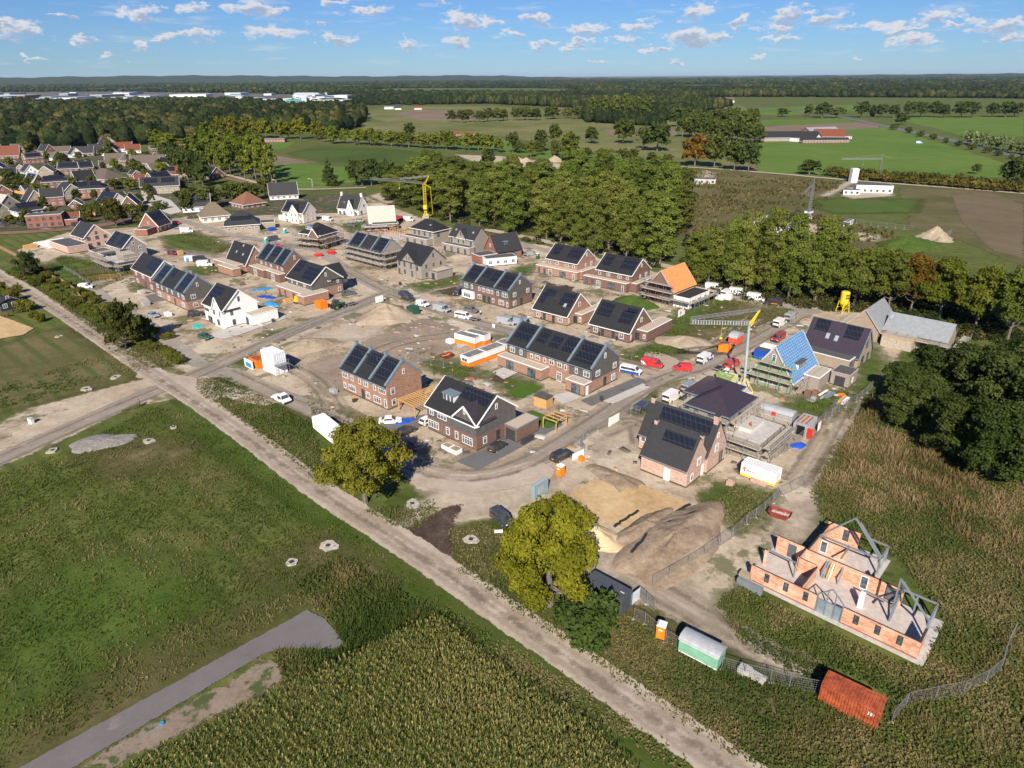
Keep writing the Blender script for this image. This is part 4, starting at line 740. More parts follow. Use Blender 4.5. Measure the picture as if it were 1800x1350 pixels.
tp = G(830, 1215); pv = pv + 0.28 * np.exp(-(((p[:, 0] - tp.x) / 7) ** 2 + ((p[:, 1] - tp.y) / 8) ** 2)); tp = G(500, 1330); pv = pv - 0.12 * np.exp(-(((p[:, 0] - tp.x) / 9) ** 2 + ((p[:, 1] - tp.y) / 6) ** 2))
for k in range(5):
 a = r_.uniform(0, 6.28, n); o = np.stack([np.cos(a), np.sin(a), np.zeros(n)], 1); t = np.stack([-np.sin(a), np.cos(a), np.zeros(n)], 1) * 0.055
 zb = (hs * (0.25 + 0.16 * k))[:, None] * np.array([0, 0, 1]); b = np.concatenate([p, np.zeros((n, 1))], 1) + zb; L = r_.uniform(.3, .55, n)[:, None]
 mid = b + o * L * 0.55 + np.array([0, 0, 0.32]); tip = b + o * L * 1.25 + np.array([0, 0, 0.05])
 VV.append(np.stack([b - t * .5, b + t * .5, mid + t, mid - t], 1)); VV.append(np.stack([mid - t, mid + t, tip + t * .2, tip - t * .2], 1)); AV += [pv + r_.uniform(-.15, .15, n)] * 2
V = np.concatenate(VV).reshape(-1, 3); m = len(V) // 4
cf = tag(np_mesh('maize_field', V, np.arange(4 * m).reshape(m, 4), m_corn, {'v': ('FACE', np.clip(np.concatenate(AV), 0, 1))}), kind='stuff')
VV = []
for k in range(3):
 a = r_.uniform(0, 6.28, n); o = np.stack([np.cos(a), np.sin(a), np.zeros(n)], 1); t = np.stack([-np.sin(a), np.cos(a), np.zeros(n)], 1) * 0.03
 b = np.concatenate([p, (hs * 0.92)[:, None]], 1); tip = b + o * 0.13 + np.array([0, 0, 0.38]); VV.append(np.stack([b - t, b + t, tip + t, tip - t], 1))
V = np.concatenate(VV).reshape(-1, 3); m = len(V) // 4
tag(np_mesh('maize_tassels', V, np.arange(4 * m).reshape(m, 4), m_tassel, {'v': ('FACE', r_.random(m))}), kind='stuff')
# buildings
TH = math.radians(-42)
BR_ORANGE = wallmat('orange_brick', [(0.15, 0.07, 0.048), (0.26, 0.125, 0.08), (0.36, 0.20, 0.135), (0.30, 0.15, 0.10)], (0.30, 0.25, 0.21))
BR_PINK = wallmat('pink_brick', [(0.30, 0.16, 0.115), (0.42, 0.25, 0.185), (0.52, 0.36, 0.28), (0.48, 0.30, 0.23)], (0.46, 0.39, 0.34))
BR_BROWN = wallmat('brown_brick', [(0.12, 0.065, 0.05), (0.17, 0.09, 0.068), (0.21, 0.115, 0.085)], (0.17, 0.13, 0.11))
BR_RED = wallmat('red_brick', [(0.18, 0.065, 0.045), (0.25, 0.09, 0.06), (0.29, 0.12, 0.08)], (0.24, 0.17, 0.14))
BR_TAN = wallmat('tan_brick', [(0.22, 0.18, 0.13), (0.30, 0.24, 0.175), (0.36, 0.30, 0.23)], (0.32, 0.28, 0.23))
BR_GREY = wallmat('grey_brown_brick', [(0.20, 0.17, 0.145), (0.27, 0.235, 0.205), (0.33, 0.29, 0.255)], (0.30, 0.275, 0.25))
BLOCK = wallmat('orange_blocks', [(0.36, 0.13, 0.065), (0.50, 0.22, 0.12), (0.60, 0.36, 0.24), (0.46, 0.18, 0.09)], (0.62, 0.46, 0.36), 0.5, 0.25, 0.5)
W_GREYB = plain('dark_grey_cladding', (0.105, 0.098, 0.092), 0.8, var=0.12)
W_WHITE = plain('white_render', (0.80, 0.79, 0.77), 0.8, var=0.05, vscale=0.6)
W_CREAM = plain('cream_render', (0.62, 0.58, 0.52), 0.8, var=0.06)
T_BLACK = tilemat('black_roof_tiles', (0.024, 0.025, 0.027)); T_DARK = tilemat('anthracite_roof_tiles', (0.034, 0.035, 0.037)); T_PURP = tilemat('purple_slate_tiles', (0.046, 0.036, 0.050), rough=0.35)
T_RED = tilemat('orange_roof_tiles', (0.17, 0.055, 0.03)); T_BROWN = tilemat('brown_roof_tiles', (0.12, 0.095, 0.08)); T_THATCH = plain('thatch', (0.17, 0.14, 0.10), 1.0, var=0.2, vscale=4)
T_GREYT = tilemat('grey_concrete_tiles', (0.25, 0.27, 0.29)); T_PALE = tilemat('pale_roof_boards', (0.50, 0.42, 0.36), flat=True)
F_WHITE = plain('white_paint', (0.80, 0.80, 0.79), 0.45, var=0.03); F_DARK = plain('anthracite_paint', (0.045, 0.05, 0.055), 0.4, var=0.05)
F_BLUE = plain('zinc_coping', (0.19, 0.255, 0.30), 0.5, 0.2, var=0.06); F_PLINTH = plain('dark_plinth', (0.07, 0.062, 0.058), 0.85)
R_GRAVEL = plain('gravel_roof', (0.44, 0.38, 0.30), 0.95, var=0.14, vscale=5); R_BITUM = plain('bitumen_roof', (0.085, 0.088, 0.092), 0.9, var=0.15)
CONCRETE = plain('concrete', (0.46, 0.44, 0.41), 0.9, var=0.12, vscale=1.2); WOOD = plain('pine_wood', (0.55, 0.33, 0.13), 0.75, var=0.15, vscale=4); PLANK = plain('scaffold_planks', (0.42, 0.37, 0.30), 0.85, var=0.2, vscale=3)
STEEL = plain('galvanised_steel', (0.36, 0.37, 0.38), 0.45, 0.6, var=0.1); GLASS = glassmat(); FENCE = plain('brown_fence', (0.26, 0.17, 0.10), 0.9, var=0.2)
def panelmat():
 m, t, b = mat_base('solar_cells'); oc = t.nodes.new('ShaderNodeTexCoord').outputs['Object']; s = t.nodes.new('ShaderNodeSeparateXYZ'); t.links.new(oc, s.inputs[0])
 a = M(t, 'LESS_THAN', M(t, 'FRACT', M(t, 'DIVIDE', M(t, 'ADD', s.outputs[0], s.outputs[1]), 1.02)), 0.05); c = M(t, 'LESS_THAN', M(t, 'FRACT', M(t, 'DIVIDE', s.outputs[2], 1.15)), 0.045)
 t.links.new(mixc(t, M(t, 'MAXIMUM', a, c), (0.012, 0.014, 0.022), (0.05, 0.052, 0.058)), b.inputs['Base Color']); b.inputs['Roughness'].default_value = 0.22; b.inputs['Specular IOR Level'].default_value = 0.5
 return m
SOLAR = panelmat()
class House:
 def __init__(s, name, label, A, B, he, cat='house', snap=True, group=None, ang=None, L=None):
  """A, B: eave corners of the facade nearest the camera, left then right, read at height he"""
  a = G(A[1], A[2], he, A[0]); b = G(B[1], B[2], he, B[0]); s.he = he
  an = math.atan2(b.y - a.y, b.x - a.x) if ang is None else ang
  if snap and ang is None:
   for q in (TH, TH + PI / 2):
    if abs(an - q) < math.radians(14): an = q + (an - q) * 0.35
  s.L = (b - a).length if L is None else L; c = (a + b) / 2; s.ang = an; d = Vector((math.cos(an), math.sin(an)))
  o = c - d * s.L / 2; s.o = o; s.d = d; s.n = Vector((-d.y, d.x))
  s.root = empty(name, (o.x, o.y, 0), an, label, cat, group); s.slopes = []
 def loc(s, f, x, y, z=0):
  p = G(x, y, z, f) - s.o; return (p.dot(s.d), p.dot(s.n))
 def width(s, f, x, y, z=None): return s.loc(f, x, y, s.he if z is None else z)[1]
 def ridge(s, x, y, f, px, py):                    # height seen at a pixel above a local point
  p = s.o + s.d * x + s.n * y; return zsolve(p, px, py, f)
 def put(s, mb, name, mat, parent=None, label=None):
  o = mb.build(name, mat, parent or s.root)
  if label: o['label'] = label
  return o
 def gable(s, x0, x1, y0, y1, he, hr, wall, roof=T_BLACK, upper=None, split=2.9, axis='x', ov=0.25, eo=0.45, verge=F_WHITE, coping=None, base=0.0, gutter=F_WHITE, plinth=True, roofname='roof'):
  if axis == 'x': W = y1 - y0; L = x1 - x0; T = lambda u, v, z: (x0 + u, y0 + v, z)
  else: W = x1 - x0; L = y1 - y0; T = lambda u, v, z: (x1 - v, y0 + u, z)
  tk = 0.16; pf = lambda u, lo, hi: [T(u, 0, lo), T(u, W, lo), T(u, W, hi)] + ([T(u, W / 2, hr)] if hi == he else []) + [T(u, 0, hi)]
  b = MB()
  if upper is None:
   b.solid(pf(0, base, he)[::-1], pf(L, base, he)[::-1]); s.put(b, 'wall', wall)
  else:
   b.solid([T(0, 0, base), T(0, W, base), T(0, W, split), T(0, 0, split)][::-1], [T(L, 0, base), T(L, W, base), T(L, W, split), T(L, 0, split)][::-1]); s.put(b, 'wall', wall)
   b = MB(); b.solid(pf(0, split, he)[::-1], pf(L, split, he)[::-1]); s.put(b, 'upper_wall', upper)
  if plinth and base == 0:
   e = 0.03; p = MB(); x0_, x1_, y0_, y1_ = x0 - e, x1 + e, y0 - e, y1 + e; p.box(x0_, x1_, y0_, y1_, 0, 0.35); s.put(p, 'plinth', F_PLINTH)
  r = MB(); sl = (hr - he) / (W / 2); z_ = lambda v: he + sl * min(v, W - v) + 0.06
  if coping: ov = -0.02;
  for (va, vb) in ((-eo, W / 2), (W + eo, W / 2)):
   za, zb = z_(va), z_(vb)
   A_ = [T(-ov, va, za), T(L + ov, va, za), T(L + ov, vb, zb), T(-ov, vb, zb)]; B_ = [(p[0], p[1], p[2] + tk) for p in A_]
   r.solid(A_, B_)
  ro = s.put(r, roofname, roof); s.lastroof = ro
  if verge:
   g = MB()
   for u in ((-ov - 0.05, L + ov + 0.05) if axis == 'x' else (-ov - 0.05,)):
    for va in (-eo, W + eo): g.bar(T(u, va, z_(va) + 0.05), T(u, W / 2, z_(W / 2) + 0.05), 0.12, 0.30)
   s.put(g, 'bargeboard', verge, ro)
  if coping:
   for u in coping:
    g = MB(); uu = min(max(u * L, 0.15), L - 0.15)
    for va in (-0.3, W + 0.3): g.bar(T(uu, va, z_(va) + 0.28), T(uu, W / 2, z_(W / 2) + 0.28), 0.42, 0.5)
    s.put(g, 'parapet', F_BLUE); k = MB(); cx = T(uu, W / 2, 0); k.box(cx[0] - .35, cx[0] + .35, cx[1] - .35, cx[1] + .35, hr, hr + 0.95); s.put(k, 'chimney', F_BLUE)
  if gutter:
   g = MB()
   for va in (-eo - 0.07, W + eo + 0.07): g.bar(T(-ov, va, z_(-eo) + 0.02), T((L + ov) if axis == 'x' else L * .1, va, z_(-eo) + 0.02), 0.14, 0.2)
   s.put(g, 'gutter', gutter, ro)
  if len(s.slopes) == 0 or axis == 'x': s.slopes.append((T, L, W, he, sl, tk))
  s.G = (T, L, W, he, sl)
  return ro
 def hip(s, x0, x1, y0, y1, he, hr, wall, roof=T_BLACK, eo=0.6, upper=None, split=2.9, gutter=F_WHITE):
  b = MB().box(x0, x1, y0, y1, 0, split if upper else he); s.put(b, 'wall', wall)
  if upper: s.put(MB().box(x0, x1, y0, y1, split, he), 'upper_wall', upper)
  W = y1 - y0; L = x1 - x0; k = min(W, L) / 2
  a, b_, c, d = (x0 - eo, y0 - eo), (x1 + eo, y0 - eo), (x1 + eo, y1 + eo), (x0 - eo, y1 + eo)
  if L >= W: r0, r1 = (x0 + k, (y0 + y1) / 2, hr), (x1 - k + 0.01, (y0 + y1) / 2, hr)
  else: r0, r1 = ((x0 + x1) / 2, y0 + k, hr), ((x0 + x1) / 2, y1 - k, hr)
  r = MB(); z = he + 0.02; V = [(p[0], p[1], z) for p in (a, b_, c, d)]; U = [(p[0], p[1], z + 0.16) for p in (a, b_, c, d)]
  r.quad(*V[::-1])
  for i in range(4): r.quad(V[i], V[(i + 1) % 4], U[(i + 1) % 4], U[i])
  if L >= W: r.quad(U[0], U[1], r1, r0); r.quad(U[1], U[2], r1); r.quad(U[2], U[3], r0, r1); r.quad(U[3], U[0], r0)
  else: r.quad(U[0], U[1], r0); r.quad(U[1], U[2], r1, r0); r.quad(U[2], U[3], r1); r.quad(U[3], U[0], r0, r1)
  ro = s.put(r, 'roof', roof)
  if gutter:
   g = MB()
   for i in range(4): g.bar((*V[i][:2], z + .05), (*V[(i + 1) % 4][:2], z + .05), 0.16, 0.24)
   s.put(g, 'gutter', gutter, ro)
  sl = (hr - he - 0.16) / (k + eo); T = lambda u, v, zz: (x0 + u, y0 + v, zz)
  s.slopes.append((T, L, W, he + 0.10 + eo * sl, sl, 0.0)); s.lastroof = ro
  return ro
 def onslope(s, u0, u1, v0, v1, up, k=0, back=False):
  T, L, W, he, sl, tk = s.slopes[k]; H = W / 2; off = 0.06 + tk + up
  return [T(u * L, (W - v * H) if back else v * H, he + sl * v * H + off) for u, v in ((u0, v0), (u1, v0), (u1, v1), (u0, v1))]
 def panels(s, rects, k=0):
  for (u0, u1, v0, v1) in rects:
   a = s.onslope(u0, u1, v0, v1, 0.03, k); b = s.onslope(u0, u1, v0, v1, 0.12, k); s.put(MB().solid(a, b), 'solar_panel', SOLAR)
 def skylight(s, u, v, w=0.9, h=0.13, k=0):
  T, L, W, he, sl, tk = s.slopes[k]; du = w / L / 2
  f = s.put(MB().solid(s.onslope(u - du, u + du, v, v + h, 0.0, k), s.onslope(u - du, u + du, v, v + h, 0.12, k)), 'skylight', STEEL)
  s.put(MB().solid(s.onslope(u - du * .75, u + du * .75, v + .02, v + h - .02, 0.10, k), s.onslope(u - du * .75, u + du * .75, v + .02, v + h - .02, 0.135, k)), 'pane', plain('sky_glass', (0.30, 0.36, 0.42), 0.1, spec=0.8), f)
 def vents(s, us, v=0.55, k=0):
  for u in us:
   p = s.onslope(u, u, v, v, 0, k)[0]; s.put(MB().tube(p, (p[0], p[1], p[2] + 0.55), 0.16, 0.16, 8).tube((p[0], p[1], p[2] + 0.55), (p[0], p[1], p[2] + 0.7), 0.22, 0.2, 8), 'roof_vent', F_DARK)
 def dormer(s, u, v, w, h, depth, mat=F_WHITE, k=0, nwin=3, roof=None):
  T, L, W, he, sl, tk = s.slopes[k]; H = W / 2; y = v * H; z0 = he + sl * y; x = u * L; X0, Y0, _ = T(x - w / 2, y, 0); X1, Y1, _ = T(x + w / 2, y + h / sl + 0.3, 0)
  d = s.put(MB().box(min(X0, X1), max(X0, X1), min(Y0, Y1), max(Y0, Y1), z0 - 0.4, z0 + h), 'dormer', mat)
  s.put(MB().box(min(X0, X1) - .2, max(X0, X1) + .2, min(Y0, Y1) - .25, max(Y0, Y1), z0 + h, z0 + h + .16), 'dormer_roof', roof or F_BLUE, d)
  ww = w / nwin
  for i in range(nwin):
   xa = min(X0, X1) + ww * i + .12; yy = min(Y0, Y1)
   s.put(MB().box(xa, xa + ww - .24, yy - .04, yy + .02, z0 + .25, z0 + h - .15), 'pane', GLASS, d)
 def chimney(s, x, y, z0, z1, w=0.8, mat=BR_PINK, cap=F_DARK):
  c = s.put(MB().box(x - w / 2, x + w / 2, y - w / 2, y + w / 2, z0, z1), 'chimney', mat); s.put(MB().box(x - w / 2 - .08, x + w / 2 + .08, y - w / 2 - .08, y + w / 2 + .08, z1, z1 + .18), 'cap', cap, c)
 def box(s, x0, x1, y0, y1, h, wall, roofm=R_GRAVEL, z0=0, trim=F_WHITE, name='extension', pl=True, roofn='flat_roof'):
  x0, x1 = min(x0, x1), max(x0, x1); y0, y1 = min(y0, y1), max(y0, y1)
  e = s.put(MB().box(x0, x1, y0, y1, z0, h), name, wall)
  s.put(MB().box(x0 - .08, x1 + .08, y0 - .08, y1 + .08, h, h + .14), 'roof_edge', trim, e); s.put(MB().box(x0 + .15, x1 - .15, y0 + .15, y1 - .15, h + .10, h + .155), roofn, roofm, e)
  if pl and z0 == 0: s.put(MB().box(x0 - .03, x1 + .03, y0 - .03, y1 + .03, 0, .35), 'plinth', F_PLINTH, e)
  s.B = (x0, x1, y0, y1); return e
 def boxpx(s, h, f, P0, P1, P2, wall, roofm=R_GRAVEL, **k):   # flat roof corners near-left, near-right, far-right
  q = [s.loc(f, p[0], p[1], h) for p in (P0, P1, P2)]; xs = [p[0] for p in q]; ys = [p[1] for p in q]
  return s.box(min(xs), max(xs), min(ys), max(ys), h, wall, roofm, **k)
 def win(s, face, wins, rect=None, parent=None, frame=F_WHITE):
  x0, x1, y0, y1 = rect or (0, s.L, 0, s.G[2] if hasattr(s, 'G') else 8)
  o, u, n = {'f': ((x0, y0), (1, 0), (0, -1)), 'r': ((x1, y0), (0, 1), (1, 0)), 'l': ((x0, y1), (0, -1), (-1, 0)), 'b': ((x1, y1), (-1, 0), (0, 1))}[face]
  Lf = (x1 - x0) if face in 'fb' else (y1 - y0)
  for w_ in wins:
   fr, z, w, h = w_[:4]; kd = w_[4] if len(w_) > 4 else 'w'; c = fr * Lf
   def bx(a0, a1, z0, z1, d0, d1):
    pts = [(o[0] + u[0] * a + n[0] * d, o[1] + u[1] * a + n[1] * d) for a, d in ((a0, d1), (a1, d1), (a1, d0), (a0, d0))]
    return pts, z0, z1
   fm = frame if kd in 'wg' else F_DARK
   b = MB(); t = 0.09; a0, a1 = c - w / 2, c + w / 2
   nm = {'w': 'window', 'k': 'window', 'g': 'window', 'd': 'door', 'D': 'door', 't': 'door', 's': 'window'}[kd]
   if kd in 'dDs':
    b.prism(*bx(a0, a1, z, z + h, -0.02, 0.05)); dm = {'d': F_WHITE, 'D': F_DARK, 's': plain('grey_shutter', (0.10, 0.11, 0.125), 0.5)}[kd]
    d_ = s.put(b, nm, dm, parent)
    if kd != 's': s.put(MB().prism(*bx(a1 - .22, a1 - .12, z + h * .45, z + h * .5, .05, .10)), 'handle', STEEL, d_)
    continue
   for pr in ((a0, a0 + t, z, z + h), (a1 - t, a1, z, z + h), (a0 + t, a1 - t, z, z + t), (a0 + t, a1 - t, z + h - t, z + h)): b.prism(*bx(*pr, -0.02, 0.08))
   nm_ = max(1, int(round(w / (0.75 if kd == 'w' else 1.1))))
   for i in range(1, nm_): cc = a0 + w * i / nm_; b.prism(*bx(cc - .04, cc + .04, z + t, z + h - t, 0, 0.07))
   if kd == 'w' and h > 1.0: b.prism(*bx(a0 + t, a1 - t, z + h * .68, z + h * .68 + .06, 0, 0.065))
   f_ = s.put(b, nm, fm, parent); s.put(MB().prism(*bx(a0 + t * .5, a1 - t * .5, z + t * .5, z + h - t * .5, -0.02, 0.035)), 'pane', GLASS, f_)
# 1 orange-brick terrace of three
h = House('terraced_house', 'orange brick terrace of three with blue-grey roof parapets beside timber carport', ('r5', 316, 210), ('r5', 578, 318), 5.7); W1 = 9.6
hr = h.ridge(h.L, W1 / 2, 'r5', 688, 192); hr = 9.7
h.gable(0, h.L, 0, W1, 5.7, hr, BR_ORANGE, coping=(0, 0.335, 0.665, 1), verge=None, gutter=F_BLUE)
h.panels([(.03, .30, .14, .9), (.40, .62, .45, .9), (.70, .97, .12, .9)]); h.vents([.25, .36, .58, .70], .7)
h.win('f', [(.09, 3.5, 2.0, 1.5), (.25, 3.5, .8, 1.4), (.42, 3.5, .8, 1.4), (.55, 3.5, 1.5, 1.5), (.74, 3.5, .8, 1.4), (.90, 3.5, 2.2, 1.5), (.06, .9, .8, 1.4), (.22, .8, 2.4, 1.5), (.47, .2, 1.1, 2.3, 'D'), (.58, .9, 1.3, 1.4), (.78, .7, 2.4, 1.6), (.95, .4, .8, 2.0)])
h.win('r', [(.5, 7.0, .6, 1.2), (.16, 3.4, 1.1, 1.4), (.17, .8, 1.1, 1.4)])
# 2 dark semi with purple cross gable
h = House('corner_house', 'brown and dark grey house with purple-tiled cross gable and roof dormer', ('r5', 806, 418), ('r5', 1082, 541), 5.6); W2 = h.width('r5', 1338, 436)
hr = h.ridge(h.L, W2 / 2, 'r5', 1211, 372)
W2 = min(max(W2, 8.5), 11); hr = min(max(hr, 9), 10.4)
h.gable(0, h.L, 0, W2, 5.6, hr, BR_BROWN, T_BLACK, upper=W_GREYB, split=3.0)
h.gable(h.L * .56, h.L - .02, -0.05, W2 * .45, 5.6, hr - 1.2, BR_BROWN, T_PURP, upper=W_GREYB, split=3.0, axis='y', ov=0.2, eo=0.35, plinth=False)
h.win('f', [(.1, 3.7, 1.2, 1.2), (.32, 3.7, 2.6, 1.2), (.13, .9, 3.0, 1.6), (.43, .9, 1.0, 1.6), (.61, .8, .9, 1.7), (.82, .7, 2.8, 1.7), (.66, 3.6, 2.6, 1.5, 's'), (.92, 3.6, 1.2, 1.5, 's'), (.78, 7.0, .5, 1.1)], rect=(0, h.L, -0.06, W2))
h.win('r', [(.5, 7.0, .6, 1.2), (.17, 3.6, 1.2, 1.5, 's'), (.2, .9, 1.0, 1.5), (.53, .1, 1.0, 2.3, 'D')], rect=(0, h.L, 0, W2))
h.panels([(.45, .60, .55, .92), (.62, .97, .55, .92)]); h.dormer(.33, .32, 3.0, 1.6, 2.5); h.vents([.35, .4, .5, .56], .93)
h.boxpx(3.0, 'r5', (1243, 532), (1298, 556), (1437, 497), BR_BROWN, trim=F_BLUE); B = h.B
h.win('f', [(.5, .1, 2.4, 2.4, 'D')], rect=B)
# 3 long garden-side terrace of four
h = House('terraced_house', 'long orange and grey brick terrace of four with patio extensions and garden lawn', ('r3', 573, 872), ('r3', 1146, 1076), 5.7); W3 = h.width('r3', 1357, 985)
hr = h.ridge(h.L, W3 / 2, 'r3', 1260, 912)
h.gable(0, h.L, 0, W3, 5.7, min(hr, 10.2), BR_ORANGE, upper=BR_ORANGE, split=2.9, coping=(0, .26, .74, 1), verge=None, gutter=F_BLUE)
for a, b_ in ((0, .25), (.75, 1)):
 h.put(MB().box(h.L * a - .03, h.L * b_ + .03, -.03, .2, 2.9, 5.75), 'cladding', W_GREYB)
h.put(MB().box(h.L - .2, h.L + .03, 0, W3 + .03, 2.9, 5.75), 'cladding', W_GREYB)
g = MB(); a = [(h.L + .031, 0, 5.75), (h.L + .031, W3, 5.75), (h.L + .031, W3 / 2, min(hr, 10.2) - .05)]; g.solid([(p[0] - .1, p[1], p[2]) for p in a], a); h.put(g, 'cladding', W_GREYB)
h.win('f', [(.07, 3.5, 1.6, 1.4), (.18, 3.5, .8, 1.4), (.31, 3.6, .7, 1.2), (.38, 3.6, 1.4, 1.2), (.47, 3.6, .7, 1.2), (.55, 3.6, 1.4, 1.3), (.64, 3.6, 1.3, 1.3), (.71, 3.5, .7, 1.4), (.83, 3.5, .7, 1.4), (.94, 3.5, 1.7, 1.4), (.64, .1, 1.4, 2.3)], rect=(0, h.L, -.03, W3))
h.win('r', [(.45, 7.1, .6, 1.3), (.2, 3.5, 1.5, 1.4), (.83, 3.5, 1.3, 1.4), (.48, .1, 1.1, 2.3, 'D'), (.8, .6, 1.3, 1.5)], rect=(0, h.L + .03, 0, W3))
h.panels([(.04, .22, .2, .88), (.30, .40, .35, .9), (.45, .56, .3, .85), (.60, .72, .3, .9), (.78, .97, .1, .9)])
for a, b_ in ((-.02, .26), (.262, .52), (.80, 1.0)):
 h.box(h.L * a, h.L * b_, -2.8, -.05, 2.8, BR_ORANGE, trim=F_WHITE); h.win('f', [(.55, .15, 2.4, 2.2, 'k')], rect=h.B)
h.win('r', [(.4, .1, .9, 2.2, 'd')], rect=h.B)
# 4 brown terrace facing the inner street
h = House('terraced_house', 'brown and grey terrace with bay window facing the inner street', ('r3', 248, 442), ('r3', 575, 526), 5.7); W4 = h.width('r3', 746, 476)
hr = h.ridge(h.L, W4 / 2, 'r3', 660, 415)
h.gable(0, h.L, 0, W4, 5.7, min(hr, 10), BR_BROWN, upper=BR_BROWN, coping=(0, .3, .7, 1), verge=None, gutter=F_BLUE)
h.put(MB().box(h.L * .7, h.L + .03, -.03, .2, 2.9, 5.75), 'cladding', W_GREYB); h.put(MB().box(-.03, h.L * .28, -.03, .2, 2.9, 5.75), 'cladding', W_GREYB)
hz = min(hr, 10); g = MB(); a = [(h.L + .031, 0, 2.9), (h.L + .031, W4, 2.9), (h.L + .031, W4, 5.75), (h.L + .031, W4 / 2, hz - .05), (h.L + .031, 0, 5.75)]; g.solid([(p[0] - .1, p[1], p[2]) for p in a], a); h.put(g, 'cladding', W_GREYB)
h.win('f', [(.09, 3.5, 1.7, 1.4), (.22, 3.5, .8, 1.4), (.38, 3.5, .8, 1.3), (.47, 3.5, 1.3, 1.3), (.57, 3.5, 1.3, 1.3), (.65, 3.5, .8, 1.3), (.77, 3.5, .8, 1.4), (.91, 3.5, 2.2, 1.5), (.38, .9, 1.5, 1.4), (.48, .1, 1.1, 2.3, 'D'), (.58, .1, 1.1, 2.3, 'D'), (.67, .9, .9, 1.3), (.84, .8, 2.2, 1.5), (.96, .6, .7, 1.6)], rect=(0, h.L, -.03, W4))
h.win('r', [(.45, 7.0, .6, 1.2), (.22, 3.5, 1.4, 1.4), (.8, 3.5, 1.3, 1.4), (.22, .8, 1.4, 1.4), (.52, .1, 1.1, 2.3, 'D')], rect=(0, h.L + .03, 0, W4))
h.box(h.L * .03, h.L * .27, -.9, 0, 2.5, F_WHITE, F_WHITE, name='bay_window'); h.win('f', [(.5, .7, 3.2, 1.5)], rect=h.B)
h.panels([(.04, .26, .15, .9), (.34, .48, .4, .92), (.52, .67, .25, .92), (.74, .97, .12, .9)])
# 5, 6 low-eaved semis
def lowsemi(label, A, B_, Cc, ap, brick, pan, extpx, xtra=None, carp=None):
 h = House('semi_detached_house', label, A, B_, 3.1, group='steep-roofed pairs on the inner street'); W = h.width(*Cc); hr = h.ridge(h.L, W / 2, *ap)
 hr = min(max(hr, 7.5), 9.2); h.gable(0, h.L, 0, W, 3.1, hr, brick)
 h.win('f', [(.15, .8, 1.4, 1.5), (.33, .1, 1.0, 2.3, 'D'), (.60, .1, 1.0, 2.3, 'D'), (.80, .8, 1.5, 1.5)]); h.win('r', [(.5, 4.6, .9, 1.3), (.06, .8, .6, 1.5), (.3, .1, 1.0, 2.2, 'D')], rect=(0, h.L, 0, W))
 h.panels(pan); h.vents([.46, .54, .50, .58], .5); h.boxpx(3.0, *extpx, brick); h.win('f', [(.2, .1, .9, 2.2, 'D'), (.75, .9, .7, 1.3)], rect=h.B); return h
h = lowsemi('orange brick pair with steep black roof and one skylight', ('r3', 743, 640), ('r3', 985, 697), ('r3', 1143, 630, 3.1), ('r3', 1066, 543), BR_ORANGE, [(.05, .2, .25, .7), (.1, .38, .62, .9), (.62, .95, .35, .9)], ('r3', (1035, 677), (1085, 690), (1210, 610))); h.skylight(.80, .3, 1.1, .16)
h = lowsemi('brown brick pair with steep black roof and long flat garage on the right', ('r3', 1138, 744), ('r3', 1422, 811), ('r3', 1578, 740, 3.1), ('r3', 1506, 645), BR_BROWN, [(.05, .38, .35, .88), (.62, .92, .25, .75), (.7, .95, .7, .9)], ('r3', (1462, 790), (1530, 805), (1712, 722)))
# 7, 8 rear pairs with flat garden extensions
def rearsemi(label, A, B_, Cc, ap, brick, e0, e1, e2):
 h = House('semi_detached_house', label, A, B_, 5.6, group='pairs with garden extensions near the poplars'); W = h.width(*Cc); hr = h.ridge(h.L, W / 2, *ap); hr = min(max(hr, 9), 10.3)
 h.gable(0, h.L, 0, W, 5.6, hr, brick); h.win('f', [(.1, 3.8, .9, 1.2), (.35, 3.8, 1.3, 1.2), (.66, 3.8, 1.5, 1.2), (.88, 3.8, .9, 1.2)]); h.win('r', [(.5, 7.2, .6, 1.2), (.78, 3.6, 1.2, 1.3), (.45, 3.6, .6, 1.3)], rect=(0, h.L, 0, W))
 h.panels([(.07, .3, .25, .9), (.58, .95, .2, .9)]); h.vents([.4, .5, .45, .55], .7)
 q = [h.loc('r3', p[0], p[1], 3.0) for p in (e0, e1, e2)]; h.box(q[0][0], q[1][0], min(q[0][1], q[1][1], -2.2), -.05, 3.0, brick); r_ = h.B
 h.win('f', [(.08, .1, .9, 2.2, 'k'), (.22, .1, .9, 2.2, 'k'), (.36, .1, 1.6, 2.2), (.66, .2, 2.6, 2.1, 'k'), (.92, .1, .9, 2.2)], rect=r_)
 h.box(h.L, max(q[1][0], h.L + 2), -.04, W * .8, 3.0, brick); return h
rearsemi('orange brick pair with black roof and wide flat extension', ('r3', 834, 290), ('r3', 1056, 331), ('r3', 1207, 297, 5.6), ('r3', 1131, 232), BR_ORANGE, (765, 337), (1060, 393), (1190, 372))
rearsemi('purple-brown brick pair next to the orange-roofed house', ('r3', 1183, 366), ('r3', 1437, 412), ('r3', 1592, 370, 5.6), ('r3', 1516, 303), BR_BROWN, (1105, 410), (1400, 473), (1580, 435))
